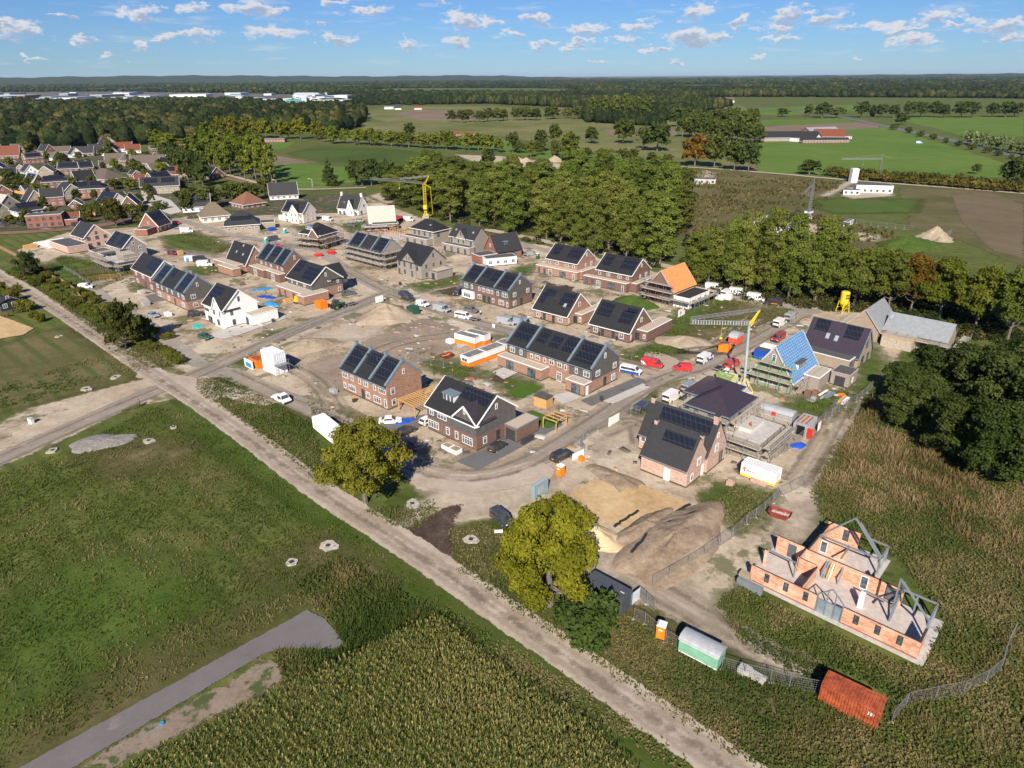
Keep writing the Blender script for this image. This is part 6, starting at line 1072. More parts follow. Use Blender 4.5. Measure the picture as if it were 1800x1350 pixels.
V_ = [('villa', 'dark hipped villa with white lower walls next to the flat red brick house', 'r1', 205, 665, 11, 10, 5.4, 9.5, T2 + .1, BR_BROWN, T_DARK, 'hip', PA, {'upper': W_WHITE}),
 ('modern_house', 'flat-roofed modern red brick house with dark window bands by the brick street', 'r1', 335, 705, 15, 8.5, 6.0, 6.0, T2 - .45, BR_RED, None, 'flat', None, {'wk': 'k', 'ext': (15, 21, 1, 7)}),
 ('house', 'dark red gabled house with white eaves behind the flat red brick house', 'r1', 385, 560, 11, 9.5, 5.4, 9.4, T2 - .35, BR_RED, T_DARK, 'gable', None, {}),
 ('villa', 'broad villa with two solar patches on a hipped roof and white window band', 'r1', 650, 500, 17, 11, 5.4, 9.6, T2 - .55, BR_RED, T_BLACK, 'hip', PB, {}),
 ('house', 'dark hipped house between the white gable and the broad solar villa', 'r1', 395, 445, 14, 10, 5.0, 9, T2 - .3, BR_BROWN, T_DARK, 'hip', PA, {}),
 ('terraced_house', 'long house fully covered in blue-black solar panels with cream gable', 'r1', 800, 600, 15, 10, 5.2, 10, TH + .1, BR_RED, T_BLACK, 'gable', [(.02, .98, .02, .95)], {'upper': W_CREAM, 'split': 3}),
 ('house', 'white gabled house with dark roof at the upper left of the village', 'r1', 215, 365, 11, 9, 4.6, 9, TH, W_WHITE, T_DARK, 'gable', None, {}),
 ('terraced_house', 'row house with grey glass-like solar roof before the white gable', 'r1', 255, 425, 15, 8, 3.6, 8.5, TH + .1, BR_BROWN, T_GREYT, 'gable', PA, {}),
 ('house', 'dark-roofed house at the left edge with white framed dormer', 'r1', 45, 395, 16, 10, 4.2, 9, T2 - .4, BR_BROWN, T_DARK, 'gable', PA, {}),
 ('house', 'grey house with wide pale gable at the left edge', 'r1', 40, 600, 13, 12, 3.4, 9, TH + .2, BR_GREY, T_PALE, 'gable', None, {'wk': 'k'}),
 ('house', 'house with red roof edge above timber fences at the left edge', 'r1', 15, 500, 12, 9, 3.4, 7.5, TH, BR_RED, T_DARK, 'gable', None, {}),
 ('terraced_house', 'dark terraced house with twin chimneys and white bay near the small green', 'r1', 500, 345, 14, 9, 5.0, 9, T2 - .6, BR_BROWN, T_DARK, 'gable', PA, {'chim': True}),
 ('house', 'brown house with blue solar slope beside the twin chimneys', 'r1', 610, 340, 9, 9, 5.0, 9, T2 - .2, BR_BROWN, T_DARK, 'gable', PA, {}),
 ('house', 'large house with grey-brown hipped roof behind the broad solar villa', 'r1', 745, 400, 22, 14, 3.2, 9.5, TH + .2, BR_TAN, T_BROWN, 'hip', None, {'ext': (22, 30, 2, 9)}),
 ('terraced_house', 'brick terrace with dark roof full of skylights next to street trees', 'r1', 1135, 475, 22, 9.5, 5.2, 9.8, T2 - .55, BR_TAN, T_DARK, 'gable', PB, {}),
 ('house', 'small house with orange roof and blue gable', 'r1', 995, 415, 8, 7, 3, 6.5, T2 - .3, W_WHITE, T_RED, 'gable', None, {}),
 ('house', 'house with bright orange roof and black solar corner', 'r1', 1235, 370, 15, 10, 3.0, 8.5, T2 - .5, BR_ORANGE, T_RED, 'hip', [(.1, .5, .35, .9)], {}),
 ('house', 'tan house with blue-black solar slope behind the orange roof', 'r1', 1180, 305, 14, 10, 4.6, 9, TH + .3, BR_TAN, T_BROWN, 'gable', PA, {}),
 ('barn', 'long grey-brown barn with slender white gable front', 'r1', 1050, 300, 26, 12, 4.5, 10, T2 - .6, BR_TAN, T_BROWN, 'gable', None, {}),
 ('house', 'dark-roofed house with brown gable and white window boxes', 'r1', 905, 285, 12, 9, 4.8, 9.5, TH, BR_BROWN, T_BROWN, 'gable', None, {}),
 ('house', 'brown-roofed house standing left of the white gable front', 'r1', 815, 270, 15, 10, 3.5, 8.5, T2 - .5, BR_BROWN, T_BROWN, 'gable', None, {}),
 ('shed', 'low brown shed among the gardens of the old village', 'r1', 760, 295, 12, 8, 2.8, 5.5, T2 - .5, BR_TAN, T_BROWN, 'gable', None, {}),
 ('house', 'house with two bright orange roof slopes at the far end of the village', 'r1', 870, 185, 16, 11, 3.6, 9, T2 - .4, W_WHITE, T_RED, 'gable', None, {}),
 ('house', 'second orange-roofed house beside the village meadow', 'r1', 935, 195, 13, 10, 3.2, 8, T2 - .4, W_WHITE, T_RED, 'gable', None, {}),
 ('house', 'cream house with dark blue roof and white chimney before the far trees', 'r1', 755, 160, 14, 11, 5, 10, TH + .2, W_CREAM, T_PURP, 'gable', None, {'chim': True}),
 ('house', 'dark-roofed house with white verge left of the cream house', 'r1', 600, 215, 16, 10, 3.2, 8.5, T2 - .5, BR_BROWN, T_DARK, 'gable', None, {}),
 ('house', 'house with white pointed gable among dark roofs', 'r1', 530, 225, 9, 10, 3.2, 8.5, TH, W_WHITE, T_DARK, 'gable', None, {}),
 ('house', 'red brick gable with dark roof at the edge of the big wood', 'r1', 335, 210, 13, 10, 4.5, 10, TH + .2, BR_RED, T_DARK, 'gable', None, {}),
 ('house', 'long brown-roofed house behind the red brick gable', 'r1', 430, 205, 18, 10, 3.0, 7.5, T2 - .5, BR_BROWN, T_BROWN, 'gable', None, {}),
 ('house', 'small white gable tucked behind the garden hedge', 'r1', 370, 245, 11, 9, 3, 7, TH + .4, W_WHITE, T_BROWN, 'gable', None, {}),
 ('farmhouse', 'large dark red-roofed farmhouse with white gable edges at the left edge', 'r1', 50, 235, 24, 13, 3.5, 11, T2 - .5, BR_RED, T_RED, 'gable', None, {}),
 ('house', 'dark solar house squeezed against the orange slopes', 'r1', 770, 215, 12, 9, 3.4, 8, TH + .2, W_WHITE, T_BLACK, 'gable', PA, {}),
 ('house', 'house with grey roof in the middle of the old village roofs', 'r1', 690, 200, 14, 10, 3.6, 9, T2 - .4, BR_BROWN, T_DARK, 'gable', None, {}),
 ('house', 'brown house beside the poplars with black solar slope', 'r1', 1470, 370, 16, 11, 3.4, 8, TH + .2, BR_BROWN, T_DARK, 'gable', PA, {}),
 ('house', 'white house with black solar roof next to the thatched house', 'r1', 1385, 600, 14, 9, 3.4, 9, T2 - .55, W_WHITE, T_BLACK, 'gable', PB, {}),
 ('thatched_house', 'pale house under a rounded grey thatched roof', 'r1', 1500, 665, 13, 10, 2.8, 9, T2 - .3, W_CREAM, T_THATCH, 'hip', None, {}),
 ('villa', 'black hipped villa with white-framed sunroom and low carport', 'r2', 110, 410, 15, 12, 3.0, 8.5, T2 - .5, BR_TAN, T_DARK, 'hip', [(.2, .8, .3, .6)], {'ext': (15, 22, 3, 10)}),
 ('thatched_house', 'brown pyramid-roofed thatched house among trees', 'r2', 150, 255, 14, 13, 2.6, 8.5, TH, BR_BROWN, plain('brown_thatch', (.20, .10, .06), 1, var=.2, vscale=4), 'hip', None, {}),
 ('thatched_house', 'white house with black and golden thatched roofs near the road', 'r2', 395, 195, 16, 10, 3.0, 9, T2 - .5, W_WHITE, T_DARK, 'gable', None, {}),
 ('house', 'dark red gabled house with large white-framed windows and white shed', 'r1', 1095, 735, 10, 9, 3.2, 8.8, T2 + .6, BR_RED, T_DARK, 'gable', [(.1, .9, .3, .85)], {'ext': (-7, -.1, 1, 7), 'upper': None}),
 ('house', 'pale pink brick house with plain grey roof and long flat wing', 'r1', 650, 840, 13, 10, 5.0, 9.6, TH + .05, BR_PINK, T_DARK, 'gable', None, {'ext': (-3, 16, -8, -.1), 'wk': 'k'}),
 ('unfinished_house', 'half-roofed house with bare yellow rafters between two solar strips', 'r1', 900, 915, 14, 9, 5.0, 9, TH + .05, BR_GREY, T_BLACK, 'gable', [(.0, .3, 0, 1), (.6, 1, 0, 1)], {'ext': (-3, 18, -6, -.1)}),
 ('unfinished_house', 'steep pale-boarded roof house shell with low brown brick base', 'r2', 1080, 390, 12, 9, 2.8, 9.5, T2 - .6, BR_BROWN, T_PALE, 'gable', None, {'ext': (1, 13, -5, -.1)}),
 ('site_office', 'white flat-roofed site cabin row on the plot beside the red brick barn house', 'r3', 510, 335, 12, 5, 3.0, 3, T2 - .5, W_WHITE, None, 'flat', None, {}),
]
for v in V_:
 nm, lb, f, x, y, L, W_, he, hr, an, wl, rf, kd, pn, kw = v
 gen(nm, lb, f, x, y, L, W_, he, hr, an, wl, rf, kd, pn, **{k: q for k, q in kw.items() if q is not None})
rv = random.Random(31); used_v = [(v[3] / 3.971, v[4] / 3.971 + 220) for v in V_ if v[2] == 'r1']; kk = 0
for _ in range(600):
 x = rv.uniform(-15, 318); y = rv.uniform(262, 392)
 if kk >= 34 or any(abs(x - a_) < 30 and abs(y - b_) < 9 + (y - 255) * .035 for a_, b_ in used_v) or (170 < x < 330 and y > 372) or (235 < x < 320 and 335 < y < 372): continue
 used_v.append((x, y)); kk += 1; rf = rv.choice((T_DARK, T_DARK, T_BLACK, T_BROWN, T_BROWN, T_RED)); sm_ = rv.random() < .45
 gen('house', 'house packed into the older village under a ' + ('dark' if rf in (T_DARK, T_BLACK) else 'brown' if rf is T_BROWN else 'red') + ' roof', 'o', x, y, 8 if sm_ else rv.uniform(10, 15), 6 if sm_ else 9.5, 2.6 if sm_ else rv.choice((3.2, 4.8)), 5 if sm_ else 8.8, rv.choice((TH, T2)) + rv.choice((0, .15, -.45)), rv.choice((BR_BROWN, BR_TAN, BR_RED, BR_TAN)), rf, 'gable', PA if rv.random() < .3 and not sm_ else None)
for i, (x, y, rf) in enumerate([(135, 222, T_DARK), (165, 222, T_DARK), (185, 222, T_BROWN), (225, 224, T_DARK), (250, 226, T_DARK), (270, 224, T_BROWN), (58, 198, T_RED), (120, 208, T_BROWN)]):
 gen('house', 'small gabled roof peeping out of the wood behind the village', 'o', x, y, 16, 11, 4, 9, TH + .2 * (i % 3), BR_BROWN if i % 2 else W_CREAM, rf, 'gable', group='roofs peeping out of the wood behind the village')
# scaffolding
def scaffold(label, h, rect, tiers, sides='frlb', off=.5, dw=1.1, bay=2.5, deckmat=PLANK, frame=None, name='scaffolding'):
 fm = frame or STEEL; e = empty(name, (h.o.x, h.o.y, 0), h.ang, label, 'scaffolding', 'scaffolding round unfinished houses'); x0, x1, y0, y1 = rect; rgs = random.Random(len(label))
 for sd_ in sides:
  if sd_ == 'f': a, u, n, L = (x0 - off, y0 - off), (1, 0), (0, -1), x1 - x0 + 2 * off
  elif sd_ == 'b': a, u, n, L = (x0 - off, y1 + off), (1, 0), (0, 1), x1 - x0 + 2 * off
  elif sd_ == 'r': a, u, n, L = (x1 + off, y0 - off), (0, 1), (1, 0), y1 - y0 + 2 * off
  else: a, u, n, L = (x0 - off, y0 - off), (0, 1), (-1, 0), y1 - y0 + 2 * off
  k = max(1, int(L / bay)); b = MB(); P_ = lambda s_, d_, z: (a[0] + u[0] * s_ + n[0] * d_, a[1] + u[1] * s_ + n[1] * d_, z)
  top = tiers[-1] + 1.1
  for i in range(k + 1):
   s_ = L * i / k
   for d_ in (0, dw): b.bar(P_(s_, d_, 0), P_(s_, d_, top), .07)
   for z in tiers: b.bar(P_(s_, 0, z - .1), P_(s_, dw, z - .1), .06)
  for z in tiers:
   for zz in (.5, 1.0): b.bar(P_(0, dw, z + zz), P_(L, dw, z + zz), .055)
  for i in range(0, k, 2): b.bar(P_(L * i / k, dw, 0), P_(L * (i + 1) / k, dw, tiers[0]), .05)
  b.build('pole_frame', fm, e)
  d = MB()
  for z in tiers:
   w = dw / 4
   for q_ in range(4):
    s0 = rgs.uniform(-.3, .2); d.solid([P_(s0, q_ * w + .02, z), P_(L + rgs.uniform(-.2, .3), q_ * w + .02, z), P_(L, (q_ + 1) * w - .02, z), P_(s0, (q_ + 1) * w - .02, z)][::-1], [P_(s0, q_ * w + .02, z + .06), P_(L, q_ * w + .02, z + .06), P_(L, (q_ + 1) * w - .02, z + .06), P_(s0, (q_ + 1) * w - .02, z + .06)][::-1])
   d.solid([P_(0, dw, z + .06), P_(L, dw, z + .06), P_(L, dw + .03, z + .06), P_(0, dw + .03, z + .06)], [P_(0, dw, z + .24), P_(L, dw, z + .24), P_(L, dw + .03, z + .24), P_(0, dw + .03, z + .24)])
  d.build('deck', deckmat, e)
 return e
scaffold('scaffolding ringing the dark hipped roof beside the pink brick house', HIP, (-.3, HIP.L + .3, -.3, hipW + .3), [1.9, 3.4, 4.9], 'flr', dw=1.3)
scaffold('scaffolding with plank walkways round the pale concrete extension', HIP, (HIP.L + .3, HIP.L + 7.8, -1.9, hipW * .8), [1.4, 2.9], 'frb', dw=1.6)
scaffold('green scaffolding on the gable of the blue-wrapped house', BLUEH[0], (-.3, BLUEH[0].L + .2, 0, BLUEH[1]), [2.6, 4.4, 6.2], 'l', off=.3, frame=plain('green_frame', (.10, .32, .12), .5))
scaffold('scaffolding under the blue roof edge', BLUEH[0], (0, BLUEH[0].L + .2, -.5, 6), [2.3], 'f')
scaffold('timber decked scaffolding along the grey-tiled barn', GB[0], (-8.8, GB[0].L + 1, -.4, GB[1] + .4), [2.5], 'frl', dw=1.8)
scaffold('three-tier scaffolding on the gable under the orange roof', ORH[0], (-.4, ORH[0].L + .3, 0, ORH[1]), [2.2, 4.4, 6.6], 'lb', dw=1.3)
scaffold('scaffolding round the white extension below the orange roof', ORH[0], (0, ORH[0].L + .5, -6, 3), [2.6], 'flr', dw=1.4)
scaffold('three-tier scaffolding wrapping the unfinished terrace with blue parapets', SCF[0], (-.3, SCF[0].L + .3, -.3, SCF[1] + .3), [2.1, 4.2, 6.3], 'frl', dw=1.4)
scaffold('two-tier scaffolding ringing the villa with white dormer', SCV[0], (-.6, 11.6, -1.5, SCV[1] + .6), [2.3, 4.6], 'frlb', dw=1.5)
hx = House('half_built_house', 'grey block shell with black openings in scaffolding behind the brown end house', ('r1', 700, 930), ('r1', 860, 1000), 3.0); hx.box(0, 14, 0, 9, 3.0, BR_GREY, CONCRETE, trim=CONCRETE); hx.win('f', [(f, .3, 1.8, 2.2, 'k') for f in (.1, .3, .5, .7, .9)], rect=hx.B); hx.box(6, 13, 4, 8.6, 5.4, BR_GREY, PLANK, z0=3.16, trim=PLANK, name='upper_storey')
scaffold('wide plank scaffolding round the grey block shell', hx, (-.5, 14.5, -.5, 9.5), [2.6, 4.8], 'frl', dw=1.8)
hy = gen('half_built_house', 'low scaffolded storey under the pale-boarded roof', 'r2', 1040, 420, 10, 5, 2.6, 2.6, T2 - .6, BR_BROWN, None, 'flat'); scaffold('scaffolding in front of the pale-boarded roof', hy, (0, 12, 0, 6), [2.4], 'frl')
# orange-block barn shell with steel frames
a = G(205, 490, 0, 'r6'); b_ = G(1105, 920, 0, 'r6'); an = math.atan2(b_.y - a.y, b_.x - a.x); LB = (b_ - a).length
bh = House.__new__(House); bh.o = a; bh.ang = an; bh.d = Vector((math.cos(an), math.sin(an))); bh.n = Vector((-bh.d.y, bh.d.x)); bh.L = LB; bh.he = 2.6; bh.slopes = []
bh.root = empty('barn_shell', (a.x, a.y, 0), an, 'roofless orange block barn shell with grey steel portal frames', 'building')
SG = plain('grey_steel', (0.19, 0.22, 0.235), 0.5, 0.1, var=.06); FL = plain('screed_floor', (0.50, 0.44, 0.40), .9, var=.1)
bh.put(MB().box(-.6, LB + .9, -.7, 9.2, 0.02, .12).box(4, 13.4, 9.2, 17.7, 0.021, .119), 'foundation', CONCRETE); bh.put(MB().box(.3, LB - .3, .3, 8.5, .121, .18).box(4.6, 12.8, 8.8, 17, .121, .181), 'floor', FL)
def bwall(x0, x1, y0, y1, z=2.6, nm='block_wall', m=BLOCK, gable=None):
 if gable: w = bh.put(MB().solid([(x0, y0, .12), (x1, y0, .12), (x1, y0, z), ((x0 + x1) / 2, y0, gable), (x0, y0, z)], [(x0, y1, .12), (x1, y1, .12), (x1, y1, z), ((x0 + x1) / 2, y1, gable), (x0, y1, z)]), nm, m)
 else: w = bh.put(MB().box(x0, x1, y0, y1, .12, z), nm, m)
 if not gable: bh.put(MB().box(x0, x1, y0 + (.1 if x1 - x0 > y1 - y0 else 0), y1, z, z + .02), 'wall_top', plain('bitumen_strip', (.05, .04, .04), .9), w)
 return w
bwall(0, 9.1, 0, .3); bwall(12.4, LB, 0, .3); bwall(LB - .3, LB, .31, 3.2); bwall(0, 3.9, 8.6, 8.9, 2.8); bwall(4.25, 17.2, 8.6, 8.9, 2.6); bwall(4.0, 4.24, 6.2, 8.9); bwall(4.25, 6.6, 6.0, 6.24); bwall(6.6, 6.84, .31, 6.24, 2.3)
bwall(0, .3, .31, .7, 2.6); bwall(0, .45, 4.2, 4.7, 2.9); bwall(4.3, 8.9, 17.0, 17.3, 3.0); bwall(4.56, 8.6, 12.9, 13.12, 2.3); bwall(4.3, 4.55, 8.91, 16.99, 2.6); bwall(12.7, 12.95, 9.5, 11.5, 1.6); bwall(16.9, 17.2, 8.0, 8.59, 2.6)
bh.put(MB().box(-.02, 9.1, -.03, 0, .12, .3).box(12.4, LB + .02, -.03, 0, .12, .3), 'damp_course', BR_RED)
bh.win('f', [(f, 1.0, .62, 1.35, 'k') for f in (.11, .235, .36, .66, .78, .90)], rect=(0, LB, 0, 8.9)); bh.win('f', [(.58, .2, 1.0, 2.1, 'g'), (.74, .2, 1.4, 2.2, 'k')], rect=(0, LB, 8.6, 9)); bh.win('f', [(.11, .2, 1.2, 2.2, 's')], rect=(0, LB, 8.6, 9))
bh.win('f', [(.25, .2, 1.0, 2.0, 'g')], rect=(4.3, 8.6, 12.9, 13.1)); bh.win('f', [(.6, .9, .8, 1.8, 'k')], rect=(4.3, 8.9, 17, 17.3))
def sbar(nm, *pp, w=.2):
 for p, q_ in pp: bh.put(MB().bar(p, q_, w), nm, SG)
z1 = 2.7
sbar('steel_portal', ((9.15, 0, .12), (9.15, 0, 3.0)), ((12.35, 0, .12), (12.35, 0, 3.0)), ((9.15, 0, 3.0), (10.75, 0, 4.6)), ((12.35, 0, 3.0), (10.75, 0, 4.6)), ((9.15, 0, 2.3), (12.35, 0, 2.3)), ((10.3, 0, .12), (10.3, 0, 4.1)), ((11.3, 0, .12), (11.3, 0, 4.0)), w=.14)
bh.put(MB().box(10.35, 11.25, -.03, .03, .15, 2.2), 'door', plain('grey_door_leaf', (.25, .29, .30), .5)); bh.put(MB().box(9.25, 10.2, -.01, .01, .2, 2.2).box(11.4, 12.2, -.011, .009, .2, 2.2), 'pane', plain('portal_glass', (.20, .25, .30), .05, spec=.9))
hA = 7.1
sbar('steel_frame', ((17.0, 4.4, .2), (17.0, 4.4, hA)), ((17.0, 4.5, .4), (17.0, 8.5, 2.6)), ((17.0, 8.7, z1), (17.0, 4.4, hA)), ((17.0, 8.7, .2), (17, 8.7, z1)), ((17.0, 4.4, hA), (21.1, 4.4, 2.9)), ((17.3, 4.4, hA - .2), (21.1, 4.6, 2.7)), ((17.0, 8.7, z1), (21.1, 8.7, z1)), ((21.1, 4.4, 2.9), (21.1, 8.7, z1)),
 ((21.1, 8.7, z1), (21.1, 8.7, .2)), ((21.1, 4.4, 2.9), (21.1, 4.4, .2)), ((21.1, 6.4, .2), (21.1, 8.6, z1)), ((18.8, 8.7, .2), (18.8, 8.7, z1)), ((17, 8.4, z1), (17, 2.6, 3.6)), ((LB - .1, 3.3, .2), (LB - .1, 3.3, 2.8)))
wA = zsolve(bh.o + bh.d * 8.6 + bh.n * 13.2, 775, 165, 'r6'); wA = min(max(wA, 5.5), 8) + .3
sbar('steel_frame', ((4.5, 13.2, .2), (4.5, 13.2, z1)), ((12.8, 13.2, .2), (12.8, 13.2, z1)), ((4.5, 13.2, z1), (8.6, 13.2, wA)), ((12.8, 13.2, z1), (8.6, 13.2, wA)), ((4.5, 13.2, z1), (12.8, 13.2, z1)), ((8.6, 13.2, z1), (8.6, 10, 2.5)), ((12.8, 17.1, .2), (12.8, 17.1, z1)), ((12.8, 13.2, z1), (12.8, 17.1, z1)), ((12.8, 14.6, .2), (12.8, 17.1, z1)), ((9.2, 13.5, wA - .6), (12.8, 13.5, z1 + .3)), ((10.2, 17.1, 2.8), (12.8, 17.1, z1)))
sbar('steel_frame', ((.2, 4.5, 2.95), (4.6, 4.5, 2.7)), ((4.4, 4.5, .2), (4.4, 4.5, 2.7)), ((13.3, 5.2, .2), (13.3, 5.2, 2.6)), ((13.3, 5.2, 2.6), (17.2, 5.0, 2.5)), w=.16)
bh.put(MB().box(13.0, 13.6, 4.3, 5.0, .18, 2.5), 'insulated_duct', F_WHITE)
for k, (x, y, m_) in enumerate([(7.3, 8.4, SG), (7.6, 8.4, SG), (8.0, 8.4, WOOD), (8.3, 8.4, W_CREAM), (8.6, 8.4, WOOD), (9.5, 8.4, SG)]):
 pl_ = MB().bar((x, y - 1.3, .2), (x, y + .1, 2.3), .22, .08).build('plank', m_)
 pl_.location = (a.x, a.y, 0); pl_.rotation_euler.z = an
 tag(pl_, 'long board leaning on the inner orange block wall', 'board', 'boards leaning inside the barn shell')
# cranes and silo
YEL_P = plain('yellow_paint', (0.72, 0.52, 0.03), .5, var=.08); GRN_P = plain('dark_green_paint', (.03, .10, .06), .5)
def lattice(b, p, q_, w, n, t=.06, up=Vector((0, 0, 1)), tri=True):
 p, q_ = Vector(p), Vector(q_); d = (q_ - p).normalized(); s = d.cross(up); s = (s if s.length > .1 else d.cross(Vector((0, 1, 0)))).normalized() * w / 2; v = s.cross(d).normalized() * w
 cs = [s, -s, v] if tri else [s + v / 2, -s + v / 2, -s - v / 2, s - v / 2]
 for c in cs: b.bar(p + c, q_ + c, t)
 for i in range(n):
  for j in range(len(cs)):
   A_ = p + (q_ - p) * (i / n) + cs[j]; B_ = p + (q_ - p) * ((i + 1) / n) + cs[(j + 1) % len(cs)]; b.bar(A_, B_, t * .6); b.bar(A_, p + (q_ - p) * (i / n) + cs[(j + 1) % len(cs)], t * .6)
def crane(label, base, top, tip, f, mastmat, peak=None, fold=None, pm=None, name='tower_crane', tube=True, w=.9):
 p = G(base[0], base[1], 0, f); H = zsolve(p, top[0], top[1], f); e = empty(name, (p.x, p.y, 0), 0, label, 'crane'); rel = lambda x, y, z: (lambda g: Vector((g.x - p.x, g.y - p.y, z)))(G(x, y, z, f))
 T = rel(top[0], top[1], H); T = Vector((T.x * 1, T.y * 1, H)); m = MB()
 m.tube((0, 0, 1.2), T, .32, .28, 10) if tube else lattice(m, (0, 0, 1), T, w, int(H / 1.2), .1, tri=False)
 m.build('mast', mastmat, e); J = rel(tip[0], tip[1], H); b = MB(); lattice(b, T, J, .8, 22, .09); b.build('jib', mastmat if pm is None else STEEL, e)
 base_ = MB().box(-1.6, 1.6, -1.6, 1.6, .1, .5).box(-1.3, 1.3, .6, 1.5, .5, 1.9); base_.build('ballast_base', CONCRETE, e)
 MB().bar((-1.6, -1.6, .5), (0, 0, 3.5), .16).bar((1.6, -1.6, .5), (0, 0, 3.5), .16).bar((0, 1.6, 1.8), (0, 0, 5), .16).build('brace', pm or mastmat, e)
 if peak:
  K = rel(peak[0], peak[1], H + 2.2); MB().bar(T, K, .3).bar(T + Vector((.5, .2, -.4)), K, .18).build('jib_head', pm or mastmat, e)
  if fold:
   Fp = rel(fold[0], fold[1], H + .6); b = MB(); lattice(b, K, Fp, .6, 16, .07); b.bar(K, J, .06); b.build('folded_jib', STEEL, e)
 else:
  K = T + Vector((0, 0, 3)); MB().bar(T, K, .2).bar(K, J, .06).bar(K, T - (J - T) * .25, .08).build('tie_bar', mastmat, e);
 q_ = T + (J - T) * .45; MB().bar(q_, q_ - Vector((0, 0, 3)), .05).box(q_.x - .3, q_.x + .3, q_.y - .2, q_.y + .2, q_.z - 3.4, q_.z - 3).build('hook', pm or mastmat, e)
 return e
crane('grey tube-masted crane with yellow head and folded jib behind the dark hipped roof', (503, 668), (537, 292), (202, 285), 'r4', plain('crane_grey', (.36, .42, .45), .45), (598, 210), (205, 262), YEL_P)
yc = crane('bright yellow lattice crane with long jib against the poplars', (1385, 330), (1372, 92), (992, 58), 'r2', YEL_P, (1405, 40), (1205, 62), YEL_P, tube=False, w=1.2)
p = G(1385, 330, 0, 'r2'); H = zsolve(p, 1372, 92, 'r2'); g0 = G(1435, 320, 0, 'r2') - p; b = MB(); T = G(1372, 92, H, 'r2') - p; g1 = G(1415, 110, H, 'r2') - p
b.bar((g0.x, g0.y, .3), (g1.x, g1.y, H - .5), .35); b.bar((g1.x, g1.y, H - .5), (T.x, T.y, H), .25); b.bar((g0.x, g0.y, 1), (0, 0, 1), .4); b.build('back_stay', YEL_P, yc)
MB().box(-.9, .9, -1.2, -.2, 4.5, 6.4).build('cab', YEL_P, yc)
crane('small grey crane over the white block building in the far plot', (1293, 636), (1300, 560), (1160, 560), 's2', STEEL, None, None, None, tube=False, w=1.0)
crane('grey crane standing among the tall thin poplars', (748, 425), (775, 262), (728, 305), 's6', STEEL, None, None, None, tube=False, w=1.0)
p = G(914, 884, 0, 's6'); e = empty('mortar_silo', (p.x, p.y, 0), .3, 'yellow mortar silo on legs beside the grey-tiled barn', 'silo')
MB().tube((0, 0, 2.9), (0, 0, 6.2), 1.25, 1.25, 20).tube((0, 0, 6.2), (0, 0, 6.5), 1.25, .9, 20).tube((0, 0, 1.3), (0, 0, 2.9), .25, 1.25, 20).build('tank', YEL_P, e, smooth=False)
for sx_ in (-1, 1):
 for sy_ in (-1, 1): MB().bar((sx_ * 1.3, sy_ * 1.3, 0), (sx_ * .95, sy_ * .95, 3.6), .16).build('leg', YEL_P, e)
MB().bar((-1.2, -1.2, 1.5), (1.2, -1.2, 1.5), .1).bar((-1.2, 1.2, 1.5), (1.2, 1.2, 1.5), .1).bar((-1.2, -1.2, .1), (1.1, -1.1, 3), .08).build('cross_brace', YEL_P, e)
for z, w_ in ((5.3, .28), (4.5, .28)): MB().box(-.75, -.3, -1.30, -1.22, z, z + .55).box(-.15, .35, -1.33, -1.24, z, z + .5).build('logo_block', GRN_P, e)
